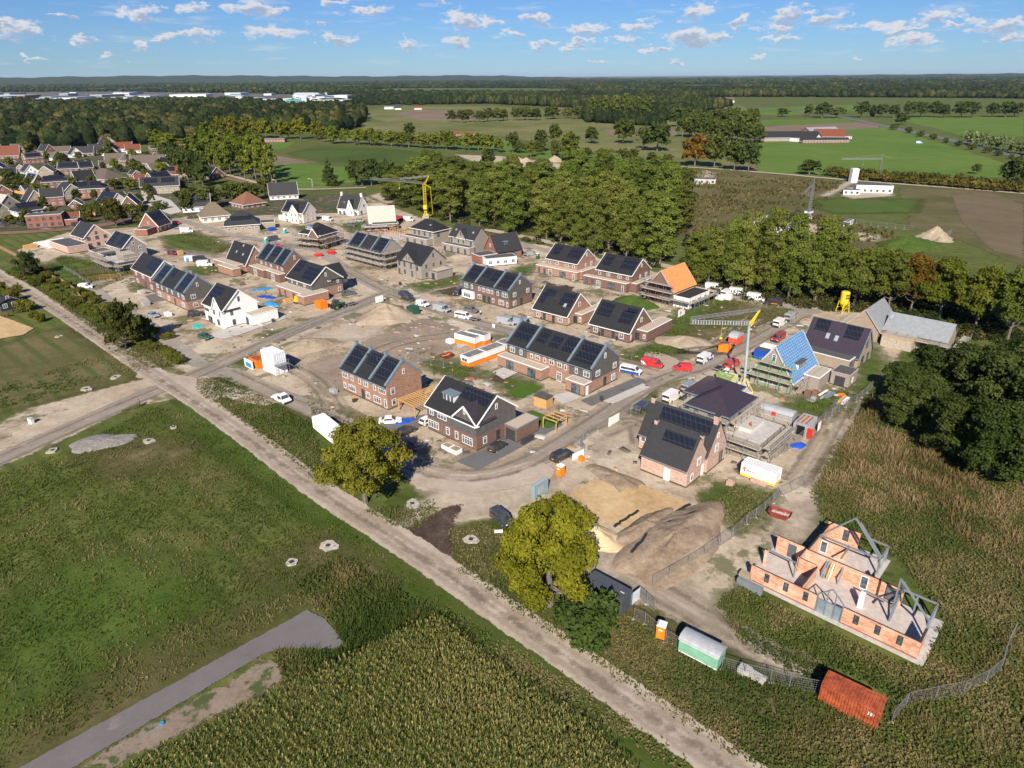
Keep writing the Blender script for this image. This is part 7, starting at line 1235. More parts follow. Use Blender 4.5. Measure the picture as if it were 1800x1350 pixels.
# vehicles
PAINT = objmat('vehicle_paint', 0.25, 0.5, 0.6); TYRE = plain('tyre_rubber', (.025, .025, .026), .8); RIM = plain('wheel_rim', (.45, .46, .47), .35, .7); LAMP_R = plain('tail_lamp', (.35, .01, .01), .3); LAMP_W = plain('head_lamp', (.75, .76, .78), .15); PLATE = plain('number_plate', (.75, .55, .05), .5)
CARGLASS = glassmat('vehicle_glass', (.015, .018, .022)); BLACKP = plain('black_plastic', (.03, .03, .032), .6)
VEH = {}
def veh(kind, L, W, H, prof, glass, wheels=(.18, .80), wr=.33, roofw=.14, cargo=False, rack=False):
 """prof: (x,z) outline of the side view, front at +x"""
 parts = {}; hw = W / 2; yo = lambda z: hw if z < H * .55 else hw - roofw * min(1, (z - H * .55) / (H * .4))
 b = MB(); A_ = [(x * L - L / 2, -yo(z * H), z * H) for x, z in prof]; B_ = [(x * L - L / 2, yo(z * H), z * H) for x, z in prof]; b.solid(A_, B_); parts['body'] = [(b, None)]
 g = MB(); e = .012
 for kind_, pts in glass:
  P3 = [(x * L - L / 2, z * H) for x, z in pts]
  if kind_ == 's':
   for s_ in (-1, 1):
    lo = [(x, s_ * (yo(z) - .01), z) for x, z in P3]; hi = [(x, s_ * (yo(z) + e), z) for x, z in P3]; g.solid(lo, hi) if s_ > 0 else g.solid(lo[::-1], hi[::-1])
  else:                                          # windscreen or rear window between two profile points
   (xa, za), (xb, zb) = P3; d = Vector((zb - za, 0, -(xb - xa))).normalized() * e * 1.5
   if (d.x > 0) != (kind_ == 'w'): d = -d
   q_ = [Vector((xa, -yo(za) + .1, za)), Vector((xa, yo(za) - .1, za)), Vector((xb, yo(zb) - .07, zb)), Vector((xb, -yo(zb) + .07, zb))]; g.solid(q_, [p + d for p in q_])
 parts['glass'] = [(g, CARGLASS)]; parts['wheel'] = []
 for fx in wheels:
  for s_ in (-1, 1):
   x = fx * L - L / 2; parts['wheel'].append((MB().tube((x, s_ * (hw - .2), wr), (x, s_ * (hw + .02), wr), wr, wr, 14), TYRE)); parts.setdefault('rim', []).append((MB().tube((x, s_ * (hw + .0), wr), (x, s_ * (hw + .035), wr), wr * .6, wr * .55, 10), RIM))
 fz = H * .38
 parts['headlight'] = [(MB().box(L / 2 - .12, L / 2 + .01, s_ * (hw - .28) - .16, s_ * (hw - .28) + .16, fz, fz + .14), LAMP_W) for s_ in (-1, 1)]
 parts['tail_light'] = [(MB().box(-L / 2 - .012, -L / 2 + .1, s_ * (hw - .16) - .11, s_ * (hw - .16) + .11, fz + .05, fz + .38), LAMP_R) for s_ in (-1, 1)]
 parts['bumper'] = [(MB().box(L / 2 - .1, L / 2 + .05, -hw + .06, hw - .06, .25, fz - .08), BLACKP), (MB().box(-L / 2 - .04, -L / 2 + .08, -hw + .06, hw - .06, .25, fz - .05), BLACKP)]
 parts['number_plate'] = [(MB().box(-L / 2 - .06, -L / 2 - .038, -.26, .26, fz - .02, fz + .1), PLATE)]
 parts['mirror'] = [(MB().box(L * .17, L * .17 + .12, s_ * (hw + .1) - .1, s_ * (hw + .1) + .1, H * .58, H * .58 + .16), BLACKP) for s_ in (-1, 1)]
 if rack: parts['roof_rack'] = [(MB().bar((-L * .4, -hw * .7, H + .1), (L * .1, -hw * .7, H + .1), .06).bar((-L * .4, hw * .7, H + .1), (L * .1, hw * .7, H + .1), .06).bar((-L * .4, -hw * .7, H + .08), (-L * .4, hw * .7, H + .08), .06).bar((-L * .15, -hw * .7, H + .08), (-L * .15, hw * .7, H + .08), .06).bar((L * .1, -hw * .7, H + .08), (L * .1, hw * .7, H + .08), .06), STEEL)]
 out = []
 for k, lst in parts.items():
  for (b, m) in lst:
   me = bpy.data.meshes.new(k); me.from_pydata(b.v, [], b.f); me.materials.append(m or PAINT); out.append((k, me))
 VEH[kind] = out
veh('hatch', 4.15, 1.8, 1.5, [(0, .2), (1, .2), (1, .44), (.97, .52), (.76, .62), (.58, .96), (.45, 1), (.12, .97), (.01, .62), (0, .5)], [('s', [(.1, .64), (.70, .64), (.57, .92), (.15, .92)]), ('w', [(.75, .64), (.59, .95)]), ('r', [(.02, .66), (.11, .94)])])
veh('sedan', 4.7, 1.82, 1.45, [(0, .2), (1, .2), (1, .44), (.97, .52), (.74, .63), (.57, .97), (.42, 1), (.27, .93), (.12, .66), (0, .6)], [('s', [(.2, .66), (.68, .66), (.56, .92), (.29, .90)]), ('w', [(.73, .65), (.58, .95)]), ('r', [(.13, .69), (.26, .92)])])
veh('suv', 4.6, 1.9, 1.7, [(0, .2), (1, .2), (1, .5), (.97, .58), (.75, .65), (.61, .97), (.45, 1), (.08, .97), (.0, .62)], [('s', [(.06, .66), (.71, .66), (.60, .92), (.09, .92)]), ('w', [(.74, .67), (.62, .95)]), ('r', [(.01, .67), (.07, .94)])], wr=.37)
veh('small_van', 4.4, 1.85, 1.85, [(0, .15), (1, .15), (1, .42), (.96, .5), (.80, .58), (.66, .97), (.5, 1), (.03, .99), (0, .9)], [('s', [(.55, .6), (.77, .6), (.66, .9), (.55, .9)]), ('w', [(.79, .6), (.67, .95)]), ('r', [(0.0, .6), (.0, .88)])])
veh('van', 5.5, 2.0, 2.3, [(0, .13), (1, .13), (1, .36), (.97, .44), (.86, .52), (.74, .94), (.66, 1), (.01, 1), (0, .95)], [('s', [(.68, .55), (.83, .55), (.75, .84), (.68, .84)]), ('w', [(.855, .54), (.75, .9)]), ('r', [(0, .6), (0, .85)])], wheels=(.2, .82), wr=.36, roofw=.12)
veh('minibus', 5.1, 1.95, 1.98, [(0, .15), (1, .15), (1, .42), (.97, .5), (.86, .57), (.74, .95), (.64, 1), (.02, 1), (0, .92)], [('s', [(.05, .6), (.82, .6), (.73, .88), (.05, .88)]), ('w', [(.85, .59), (.745, .93)]), ('r', [(0, .62), (.01, .88)])], wheels=(.2, .82), wr=.35)
veh('rack_van', 5.3, 2.0, 2.0, [(0, .13), (1, .13), (1, .40), (.97, .48), (.86, .56), (.74, .96), (.66, 1), (.01, 1), (0, .95)], [('s', [(.66, .58), (.83, .58), (.75, .86), (.66, .86)]), ('w', [(.855, .58), (.75, .92)]), ('r', [(0, .6), (0, .88)])], wheels=(.2, .82), rack=True)
veh('pickup', 5.3, 2.0, 1.95, [(0, .2), (1, .2), (1, .42), (.97, .5), (.88, .56), (.77, .97), (.52, 1), (.48, .6), (.47, .42), (0, .42)], [('s', [(.54, .6), (.85, .6), (.77, .9), (.55, .9)]), ('w', [(.87, .58), (.78, .94)])], wheels=(.2, .82))
VN = {'hatch': 'parked_car', 'sedan': 'parked_car', 'suv': 'parked_car', 'small_van': 'small_van', 'van': 'delivery_van', 'minibus': 'minibus', 'rack_van': 'work_van', 'pickup': 'pickup_truck'}
def car(kind, f, x, y, hd, col, label, z=0.03, small=False, group=None):
 p = G(x, y, 0.7, f); e = empty(VN[kind], (p.x, p.y, z), hd, label, 'van' if 'van' in VN[kind] or kind == 'minibus' else 'pickup' if kind == 'pickup' else 'car', group)
 for nm, me in VEH[kind]:
  if small and nm in ('rim', 'mirror', 'number_plate', 'roof_rack'): continue
  o = bpy.data.objects.new(nm, me); o.color = (*col, 1); link(o, e)
 return e
def stripe(e, x0, x1, z0, z1, W, mt, skew=0.0, nm='stripe'):
 for s_ in (-1, 1):
  y = s_ * (W / 2 + .008); pts = [(x0, y, z0), (x1, y, z0), (x1 + skew, y, z1), (x0 + skew, y, z1)]; b = MB(); b.solid(pts if s_ < 0 else pts[::-1], [(p[0], p[1] + s_ * .012, p[2]) for p in (pts if s_ < 0 else pts[::-1])]); b.build(nm, mt, e)
WH = (.8, .8, .8); BK = (.02, .021, .023); RD = (.55, .015, .02); SV = (.32, .35, .38); DB = (.03, .05, .09); DG = (.09, .10, .11); U = T2; D_ = TH
P_BLUE = plain('blue_paint', (.02, .08, .42), .35); P_RED = plain('red_paint', (.60, .03, .02), .4); P_ORG = plain('orange_paint', (.80, .22, .02), .45); P_LBL = plain('light_blue_paint', (.05, .26, .50), .5); P_GRN = plain('light_green_paint', (.20, .42, .29), .6); P_CGREY = plain('container_grey', (.07, .08, .095), .5, var=.1)
P_RUST = plain('rusty_red_paint', (.36, .085, .035), .6, var=.28, vscale=1.3); P_WINE = plain('wine_red_paint', (.24, .05, .035), .6, var=.25); P_SIL = plain('silver_paint', (.42, .44, .46), .45, .2)
car('pickup', 'o', 494, 700, D_, WH, 'white pickup with open bed beside the grassy verge')
car('sedan', 'r5', 598, 508, U - .75, WH, 'white saloon car partly behind the large olive oak')
car('hatch', 'r5', 690, 566, U, BK, 'black hatchback on the dark paving near the timber carport')
car('hatch', 'r5', 692, 655, D_ - .1, (.22, .008, .02), 'dark red hatchback parked right of the olive oak')
car('hatch', 'r5', 1205, 655, U + .05, BK, 'black hatchback on the driveway before the grey-clad garage house')
car('suv', 'r5', 1567, 708, U - .15, BK, 'black car parked on the street beside the white barrier')
car('hatch', 'r5', 815, 508, U, WH, 'white car half hidden by the corner of the purple-gabled house')
e = car('small_van', 'r5', 1228, 1062, D_ - .18, (.035, .045, .06), 'dark van with red wheel logo on its rear by the yellow-green tree')
MB().tube((-1.35, -.93, 1.0), (-1.35, -.965, .97), .62, .62, 20).build('logo', P_RED, e); MB().tube((-1.35, -.96, 1.0), (-1.35, -.985, .97), .28, .28, 16).build('logo', BLACKP, e)
car('small_van', 's3', 600, 252, U - .6, WH, 'small white van at the bend of the narrow lane')
car('sedan', 's3', 1066, 448, D_ + .1, (.25, .32, .40), 'blue-grey car before the brown terrace with parapets')
car('suv', 's3', 1366, 444, U - .4, BK, 'black car between the brown terrace and the white villa')
car('hatch', 's3', 1430, 600, D_ + .2, (.02, .09, .045), 'dark green car in front of the white villa terrace')
car('suv', 'r2', 845, 855, U - .3, DG, 'dark grey car beside the grey-gabled orange brick pair'); car('suv', 'r2', 1240, 862, D_ + .1, (.02, .03, .045), 'dark blue-black car, rear one of two at the junction'); car('suv', 'r2', 1262, 892, D_ + .1, BK, 'black car, front one of two at the junction')
car('small_van', 'r2', 1362, 930, D_ + .05, WH, 'small white van with orange patch near the green site shed'); car('van', 'r2', 1495, 968, D_ + .15, SV, 'grey-blue van on the inner street between two white vans')
e = car('minibus', 'r2', 1646, 1015, D_ + .2, WH, 'white van with orange rear panel on the inner street'); MB().box(-2.57, -2.55, -.8, .8, .5, 1.4).build('rear_panel', P_ORG, e)
car('suv', 'r2', 1700, 972, D_ + .2, (.13, .13, .12), 'grey-brown car beside a standing person'); car('rack_van', 'r3', 224, 532, D_ - 1.2, BK, 'black van parked at the end of the brown and grey terrace')
car('van', 'r2', 700, 340, D_ + .3, WH, 'white van beside the cream villa carport'); car('suv', 'r2', 925, 348, D_ + .3, SV, 'silver car beside the pale-boarded roof'); car('suv', 'r2', 868, 378, D_ + .3, DG, 'dark car at the kerb near the ringed villa')
car('van', 'r2', 1265, 342, D_ + .4, WH, 'white van near the yellow crane base'); car('van', 'r2', 1210, 340, D_ + .4, (.3, .02, .03), 'dark red van near the yellow crane base'); car('hatch', 'r2', 350, 520, U - .5, RD, 'red car on the street left of the site cabins')
car('van', 'r3', 558, 738, D_ + .25, SV, 'silver van on the inner street above the long terrace'); car('van', 'r3', 672, 748, D_ + .2, (.22, .30, .36), 'grey-blue van half hidden behind the long terrace roof')
e = car('minibus', 'r3', 1426, 1078, D_ + .2, WH, 'white minibus with blue lower half beside the long terrace'); stripe(e, -2.4, 2.35, .32, .95, 1.95, P_BLUE)
e = car('rack_van', 'r3', 1576, 1030, D_ + .18, RD, 'red van with white and light blue wedge stripes'); stripe(e, -2.0, -1.2, .4, 1.3, 2.0, F_WHITE, -.7); stripe(e, -2.55, -2.02, .4, .95, 2.0, P_LBL, 0)
car('small_van', 'r4', 160, 535, D_ + .2 + PI + .35, RD, 'small bright red van with white side patch on the street bend')
e = car('van', 'r4', 287, 485, U + PI * 0, WH, 'white van with blue rear wedge at the bend'); stripe(e, -.6, 2.2, .35, .85, 2.0, P_BLUE, .2)
e = car('rack_van', 'r4', 440, 515, U, RD, 'red van with ladder and blue-white stripes beside the green skips'); stripe(e, -1.6, -.9, .4, 1.3, 2.0, F_WHITE, -.6)
e = car('van', 'r4', 708, 285, U, WH, 'white van with green emblem on the back street'); stripe(e, .4, 1.0, .9, 1.6, 1.92, P_GRN)
car('van', 'r4', 770, 250, U, SV, 'grey van in front of the white van with green emblem'); e = car('rack_van', 'r4', 702, 365, U + PI, (.30, .012, .03), 'dark red van with roof rack beside the blue site cabin')
e = car('van', 'r4', 672, 168, D_ + .35 + PI, BK, 'black van with small orange lettering on the back street'); stripe(e, -1.2, .6, .6, .8, 2.0, P_ORG)
car('van', 'r4', 575, 142, D_ + .25, WH, 'white van with orange stripe left of the black van'); car('van', 'r4', 472, 112, D_ + .25, WH, 'white van between the pallets near the orange roof'); car('van', 'r4', 336, 84, D_ + .25, WH, 'leftmost white van beside the orange roofed shell'); car('van', 'r4', 410, 118, U, WH, 'white van with open load by the pallets')
car('rack_van', 'r4', 200, 642, U, (.28, .31, .34), 'grey van with ladder rack left of the dark hipped roof'); car('van', 'r4', 100, 700, U, WH, 'white van behind the pink brick house chimney'); car('suv', 's4', 838, 44, U, DB, 'dark blue car tucked behind the pink brick house')
car('rack_van', 'r3', 722, 262, U - .1, SV, 'silver van on the back street beside the red brick barn house')
for i, (x, y, c, l) in enumerate([(970, 522, DG, 'dark grey car, first in the village parking row'), (1025, 538, DB, 'dark blue car, second in the village parking row'), (1090, 553, BK, 'black car, third in the village parking row'), (1150, 570, WH, 'white car, last in the village parking row'), (968, 582, DG, 'grey car parked across from the parking row'),
 (1232, 682, RD, 'red van beside the dark red gabled house'), (1208, 892, (.15, .01, .03), 'dark wine-red car near the yellow pallets'), (25, 692, DB, 'dark blue car on the pale forecourt at the left edge'), (150, 690, BK, 'black car before the hipped villa with white walls'), (520, 690, BK, 'black car in front of the modern red brick house')]):
 car('sedan' if i < 5 else 'suv', 'r1', x, y, D_ + .3, c, l, small=True)
car('van', 'r1', 1305, 738, U - .6, WH, 'white van on the street next to the teal toilet'); e = car('van', 'r1', 1345, 938, U - .7, WH, 'white van with light blue rear by the grass plot'); stripe(e, -2.2, -1.0, .5, 1.6, 2.0, P_LBL); car('van', 'r1', 1400, 940, U - .6, BK, 'black van close behind the white van with light blue rear'); car('van', 'r1', 1432, 972, U - .7, WH, 'plain white van nearest the low brick wings')
for x, y, k, c, l in [(1465, 236, 'sedan', WH, 'white car far along the highway'), (1616, 251, 'van', (.5, .6, .85), 'blue-white lorry on the highway'), (1763, 268, 'sedan', DG, 'dark car close to the right end of the highway'), (1440, 229, 'van', BK, 'dark van far along the highway')]: car(k, 'o', x, y, D_ + .15, c, l, small=True)
# tractor
p = G(770, 965, 0, 'r2'); e = empty('tractor', (p.x, p.y, 0), U, 'black and green tractor with large wheels on the village street', 'tractor')
MB().box(-1.6, 2.6, -.5, .5, .9, 1.7).build('body', BLACKP, e); MB().solid([(-1.5, -.8, 1.6), (.5, -.8, 1.6), (.5, .8, 1.6), (-1.5, .8, 1.6)], [(-1.3, -.7, 3), (.2, -.7, 3), (.2, .7, 3), (-1.3, .7, 3)]).build('cab', CARGLASS, e); MB().box(.6, 2.6, -.55, .55, 1.7, 1.85).build('bonnet', plain('tractor_green', (.05, .30, .06), .4), e)
for x, r in ((-1.0, .95), (1.9, .65)):
 for s_ in (-1, 1): w = MB().tube((x, s_ * .75, r), (x, s_ * 1.25, r), r, r, 18).build('wheel', TYRE, e); MB().tube((x, s_ * 1.2, r), (x, s_ * 1.28, r), r * .5, r * .5, 12).build('rim', plain('tractor_green', (.05, .30, .06), .4), w)
# trailers
for f, x, y, hd, lb in [('r2', 1726, 1048, D_ + .2, 'empty dark car trailer behind the white and orange van'), ('r4', 362, 548, U, 'small open trailer with grey rails by the red van'), ('r2', 870, 940, U, 'flat grey trailer behind the tractor')]:
 p = G(x, y, 0, f); e = empty('trailer', (p.x, p.y, 0), hd, lb, 'trailer'); MB().box(-1.5, 1.5, -.75, .75, .5, .58).build('bed', BLACKP, e); MB().box(-1.5, 1.5, -.8, -.75, .58, .85).box(-1.5, 1.5, .75, .8, .58, .85).box(-1.5, -1.45, -.75, .75, .58, .85).build('side_board', STEEL, e); MB().bar((1.5, 0, .5), (2.7, 0, .45), .08).build('drawbar', STEEL, e)
 for s_ in (-1, 1): MB().tube((0, s_ * .8, .3), (0, s_ * 1.0, .3), .3, .3, 12).build('wheel', TYRE, e)
# containers, cabins and huts
def corr(b, p0, p1, z0, z1, nrm, dep=.08, pitch=.30):
 """corrugated panel ribs along a wall from p0 to p1"""
 p0, p1 = Vector(p0), Vector(p1); d = p1 - p0; n = max(1, int(d.length / pitch)); nv = Vector(nrm) * dep
 for i in range(n):
  a = p0 + d * (i + .1) / n; c = p0 + d * (i + .6) / n; pts = [a, c, c + nv, a + nv]
  if (c - a).cross(Vector((nrm[0], nrm[1]))) < 0 if False else ((c - a).x * nrm[1] - (c - a).y * nrm[0]) < 0: pts = pts[::-1]
  b.prism([(q_.x, q_.y) for q_ in pts], z0, z1)
def boxunit(name, label, cat, f, P0, P1, Wd, h, mt, z0=0, ribs=True, roofribs=True, roofm=None, zat=None, frame=None, L=None, ang=None, doorm=None, group=None):
 """P0, P1: top corners of the long side nearest the camera, left then right"""
 zt = z0 + h if zat is None else zat; a = G(P0[0], P0[1], zt, f); b_ = G(P1[0], P1[1], zt, f); an = math.atan2(b_.y - a.y, b_.x - a.x) if ang is None else ang; Ln_ = (b_ - a).length if L is None else L; c = (a + b_) / 2; d = Vector((math.cos(an), math.sin(an))); o = c - d * Ln_ / 2
 e = empty(name, (o.x, o.y, z0), an, label, cat, group); MB().box(0, Ln_, 0, Wd, .12, h - .02).build('body', mt, e)
 fr = MB()
 for x in (0, Ln_):
  for y in (0, Wd): fr.box(x - .07, x + .07, y - .07, y + .07, 0, h)
 for z in (.08, h - .06):
  for y in (0, Wd): fr.bar((0, y, z), (Ln_, y, z), .16)
  for x in (0, Ln_): fr.bar((x, 0, z), (x, Wd, z), .16)
 fr.build('frame', frame or mt, e)
 if ribs:
  b = MB(); corr(b, (.1, 0), (Ln_ - .1, 0), .2, h - .18, (0, -1)); corr(b, (.1, Wd), (Ln_ - .1, Wd), .2, h - .18, (0, 1)); corr(b, (Ln_, .1), (Ln_, Wd - .1), .2, h - .18, (1, 0), .04, .5); b.build('side_panel', mt, e)
 if roofribs:
  b = MB(); n = int(Ln_ / .35)
  for i in range(n): b.box(.1 + (Ln_ - .2) * i / n, .1 + (Ln_ - .2) * (i + .55) / n, .12, Wd - .12, h - .02, h + .015)
  b.build('roof', roofm or mt, e)
 elif roofm: MB().box(.15, Ln_ - .15, .15, Wd - .15, h - .02, h + .03).build('roof', roofm, e)
 if doorm: MB().box(Ln_ + .05, Ln_ + .09, .2, Wd * .48, .2, h - .2).box(Ln_ + .051, Ln_ + .091, Wd * .52, Wd - .2, .2, h - .2).build('door', doorm, e)
 return e, Ln_
e, L_ = boxunit('shipping_container', 'rusty red ribbed shipping container in the long grass', 'container', 'r6', (600, 1050), (915, 1205), 2.44, 2.6, P_RUST, doorm=P_RUST); MB().box(L_ - 1.1, L_ - .5, -.075, -.055, 1.6, 2.0).build('sticker', F_WHITE, e)
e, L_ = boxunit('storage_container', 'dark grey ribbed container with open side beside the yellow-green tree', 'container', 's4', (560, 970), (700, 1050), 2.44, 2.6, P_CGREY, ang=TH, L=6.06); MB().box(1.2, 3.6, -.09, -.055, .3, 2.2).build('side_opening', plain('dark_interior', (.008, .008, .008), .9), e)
MB().tube((2.0, -.12, 1.3), (2.0, -.1, 1.3), .6, .6, 18).build('logo', P_RED, e); MB().box(4.6, 5.0, -.1, -.06, 1.0, 1.9).build('sticker', P_ORG, e); MB().box(5.0, 5.6, 1.2, 1.3, 2.61, 2.63).build('sticker', F_WHITE, e)
e, L_ = boxunit('transport_box', 'plain white box container beside the large olive oak', 'container', 'r5', (156, 490), (265, 578), 2.5, 2.5, F_WHITE, z0=.25, ribs=False, roofribs=False, roofm=F_WHITE, doorm=F_WHITE); MB().box(-.5, 0, .3, 2.2, -.15, .2).build('drawbar', STEEL, e)
e, L_ = boxunit('site_container', 'long white container with yellow base stripe, orange logo and dark lettering', 'container', 'o', (1306.5, 812), (1363, 834), 2.5, 2.5, F_WHITE, z0=.45, ribs=False, roofribs=True, roofm=plain('pale_grey_roof', (.55, .56, .57), .5), ang=TH + .02, L=6.06)
MB().box(-.09, L_ + .09, -.1, -.07, .05, .42).box(L_ + .075, L_ + .105, -.1, 2.55, .051, .421).build('yellow_stripe', plain('signal_yellow', (.85, .52, .01), .5), e)
def words(t, e, x, z, s_, mt, y=-.085, nm='lettering'):
 cu = bpy.data.curves.new(nm, 'FONT'); cu.body = t; cu.size = s_; cu.extrude = .006; cu.materials.append(mt); o = bpy.data.objects.new(nm, cu); o.location = (x, y, z); o.rotation_euler = (PI / 2, 0, 0); link(o); bpy.context.view_layer.update(); me = bpy.data.meshes.new_from_object(o.evaluated_get(bpy.context.evaluated_depsgraph_get())); n = bpy.data.objects.new(nm, me); n.location = o.location; n.rotation_euler = o.rotation_euler; bpy.data.objects.remove(o); return link(n, e)
words('alliance', e, .95, 1.15, .55, plain('dark_lettering', (.05, .04, .09), .6)); words('bouwen', e, 2.65, 1.15, .5, plain('pale_orange_lettering', (.85, .55, .30), .6)); MB().box(.35, .8, -.095, -.08, 1.35, 1.85).build('logo', P_ORG, e); MB().box(.5, .72, -.099, -.084, 1.05, 1.3).build('logo', BLACKP, e); MB().box(3.7, 4.5, -.095, -.08, .9, 1.9).build('hatch', plain('pale_hatch', (.62, .64, .66), .5), e)
for x in (.4, 2.0, 4.0, 5.6): MB().box(x - .15, x + .15, .1, .6, -.45, .05).build('support_block', P_RUST, e)
# orange and white cabins
def cabin(label, f, P0, P1, Wd, h=2.7, ang=None, L=None, win_=True, z0=0, group='white and orange site cabins'):
 e, L_ = boxunit('site_cabin', label, 'cabin', f, P0, P1, Wd, h, F_WHITE, z0=z0, ribs=False, roofribs=False, roofm=plain('cabin_roof_grey', (.20, .19, .19), .8, var=.25, vscale=.7), ang=ang, L=L, group=group)
 b = MB().box(-.09, L_ + .09, -.1, -.06, .05, 1.15).box(-.1, -.06, -.09, Wd + .09, .051, 1.151).box(L_ + .06, L_ + .1, -.09, Wd + .09, .051, 1.151); b.build('orange_band', P_ORG, e); MB().box(-.095, L_ + .095, -.105, -.065, 1.16, 1.24).build('dark_line', F_DARK, e)
 if win_: w = MB().box(-.13, -.07, .5, Wd - .5, 1.3, 2.2).build('window', F_WHITE, e); MB().box(-.15, -.12, .6, Wd * .5 - .05, 1.4, 2.1).box(-.15, -.12, Wd * .5 + .05, Wd - .6, 1.4, 2.1).build('pane', GLASS, w)
 return e
cabin('white and orange site cabin with window, nearest to the red skip', 'r3', (290, 985), (413, 948), 3.0, ang=U - .05); cabin('white and orange site cabin in the middle of the row', 'r3', (415, 945), (545, 898), 3.0, ang=U - .05, win_=False); cabin('white and orange site cabin touching the long terrace', 'r3', (550, 890), (600, 872), 3.0, L=3.5, ang=U - .05, win_=False)
cabin('white and orange cabin with open white doors behind the others', 'r3', (270, 800), (400, 835), 2.5, ang=D_ + .1, win_=False, h=2.8); cabin('long low white and orange cabin beside the sand', 'r3', (208, 812), (322, 858), 2.5, ang=D_ + .1, win_=False)
e, L_ = boxunit('stacked_cabin', 'white cabin stack of two storeys with small steel landing by the junction', 'cabin', 'o', (456, 614), (482, 624), 3.0, 5.4, plain('cabin_white', (.72, .76, .80), .45), ribs=True, roofribs=False, roofm=plain('cabin_white', (.72, .76, .80), .45), L=5.5, ang=D_ + .02)
MB().box(L_ + .1, L_ + 1.5, -.3, 3.0, 2.65, 2.8).build('landing', STEEL, e); MB().bar((L_ + 1.4, 0, 0), (L_ + 1.4, 0, 3.8), .08).bar((L_ + 1.4, 2.9, 0), (L_ + 1.4, 2.9, 3.8), .08).bar((L_ + 1.4, 0, 3.8), (L_ + 1.4, 2.9, 3.8), .06).build('railing', STEEL, e); MB().box(-.08, L_ + .08, -.09, 3.09, 2.66, 2.74).build('joint', P_SIL, e); MB().bar((L_ + 1.3, 3.0, 2.7), (L_ + 1.3, 5.6, 0), .5, .12).build('stair', STEEL, e)
boxunit('orange_container', 'orange skip container next to the white two-storey cabin', 'container', 'o', (436, 627), (452, 636), 2.4, 2.2, P_ORG, ribs=True, roofribs=False, roofm=P_RUST, L=3.6, ang=D_)
e, L_ = boxunit('hoarding', 'blue and white printed hoarding screen at the street corner', 'hoarding', 'o', (431, 625), (440, 640), .12, 2.2, F_WHITE, ribs=False, roofribs=False, L=3.6, ang=D_); MB().box(.5, 3.2, -.1, -.07, .3, 1.5).build('print', P_LBL, e)
boxunit('orange_container', 'orange cube container beside the black tractor', 'container', 'r2', (600, 905), (655, 925), 2.4, 2.4, P_ORG, ribs=True, L=3.0, ang=U - PI / 2)
boxunit('site_shed', 'dark green site shed with green plants round it', 'shed', 'r2', (1250, 945), (1292, 962), 2.4, 2.4, GRN_P, ribs=True, L=3.0, ang=D_, roofm=GRN_P)
e, L_ = boxunit('site_cabin', 'blue site cabin with white roof against the blue-wrapped house', 'cabin', 'r4', (563, 425), (640, 450), 2.4, 2.5, P_BLUE, ribs=True, roofribs=False, roofm=R_BITUM, L=3.0, ang=D_); boxunit('site_cabin', 'white flat cabin behind the gable of the blue-wrapped house', 'cabin', 'r4', (610, 408), (680, 428), 2.4, 2.5, F_WHITE, ribs=False, roofribs=False, roofm=F_WHITE, L=4, ang=D_)
boxunit('orange_cabin', 'small orange box cabin in front of the red hut', 'cabin', 'r4', (372, 395), (415, 405), 2.0, 2.3, P_ORG, ribs=False, roofribs=False, roofm=plain('cabin_roof_grey', (.20, .19, .19), .8), L=2.4, ang=D_ + .1)
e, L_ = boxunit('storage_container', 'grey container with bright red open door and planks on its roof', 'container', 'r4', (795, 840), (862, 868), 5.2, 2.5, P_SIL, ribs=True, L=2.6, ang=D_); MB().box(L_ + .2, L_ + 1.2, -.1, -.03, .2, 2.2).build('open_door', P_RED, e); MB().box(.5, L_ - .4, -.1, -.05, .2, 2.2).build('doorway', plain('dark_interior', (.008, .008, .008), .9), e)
for i in range(5): MB().bar((.4 + i * .4, .6, 2.56), (.5 + i * .4, 4.6, 2.56), .22, .06).build('roof_plank', WOOD if i % 2 else P_RUST, e)
def hut(label, f, P0, P1, Wd, h, mt, roofm=P_SIL, L=None, ang=None, door=None, wheels=True, name='construction_hut'):
 zt = h; a = G(P0[0], P0[1], zt, f); b_ = G(P1[0], P1[1], zt, f); an = math.atan2(b_.y - a.y, b_.x - a.x) if ang is None else ang; Ln_ = (b_ - a).length if L is None else L; c = (a + b_) / 2; d = Vector((math.cos(an), math.sin(an))); o = c - d * Ln_ / 2
 e = empty(name, (o.x, o.y, 0), an, label, 'hut'); MB().box(0, Ln_, 0, Wd, .45, h).build('body', mt, e); n = 10; A_ = [(-.1, Wd / 2 - math.cos(PI * k / n) * (Wd / 2 + .1), h + math.sin(PI * k / n) * Wd * .26) for k in range(n + 1)]
 MB().solid(A_, [(Ln_ + .1, p[1], p[2]) for p in A_]).build('roof', roofm, e)
 for k in range(n // 2): pass
 if door: MB().box(Ln_ * .4, Ln_ * .4 + .9, -.05, -.01, .5, h - .1).build('door', door, e)
 for x in (.8, Ln_ - .8):
  for y in (.1, Wd - .3): MB().tube((x, y, .3), (x, y + .2, .3), .3, .3, 12).build('wheel', TYRE, e)
 MB().box(.1, Ln_ - .1, -.03, 0, .5, .6).box(.1, Ln_ - .1, -.03, 0, h - .12, h - .02).build('trim', F_WHITE, e); return e
hut('mint green construction hut with grey arched roof by the fence', 's4', (1068, 1300), (1200, 1345), 2.3, 2.3, P_GRN, ang=D_ + .05, L=5.0); hut('bright red construction hut with grey arched roof near the orange cabin', 'r4', (425, 355), (465, 375), 4.0, 2.3, plain('hut_red', (.75, .10, .06), .5), ang=D_, L=2.3); hut('long silver construction hut with red door behind the dark hipped roof', 'r4', (605, 765), (765, 800), 2.4, 2.4, P_SIL, ang=D_ + .05, L=7, door=P_RED)
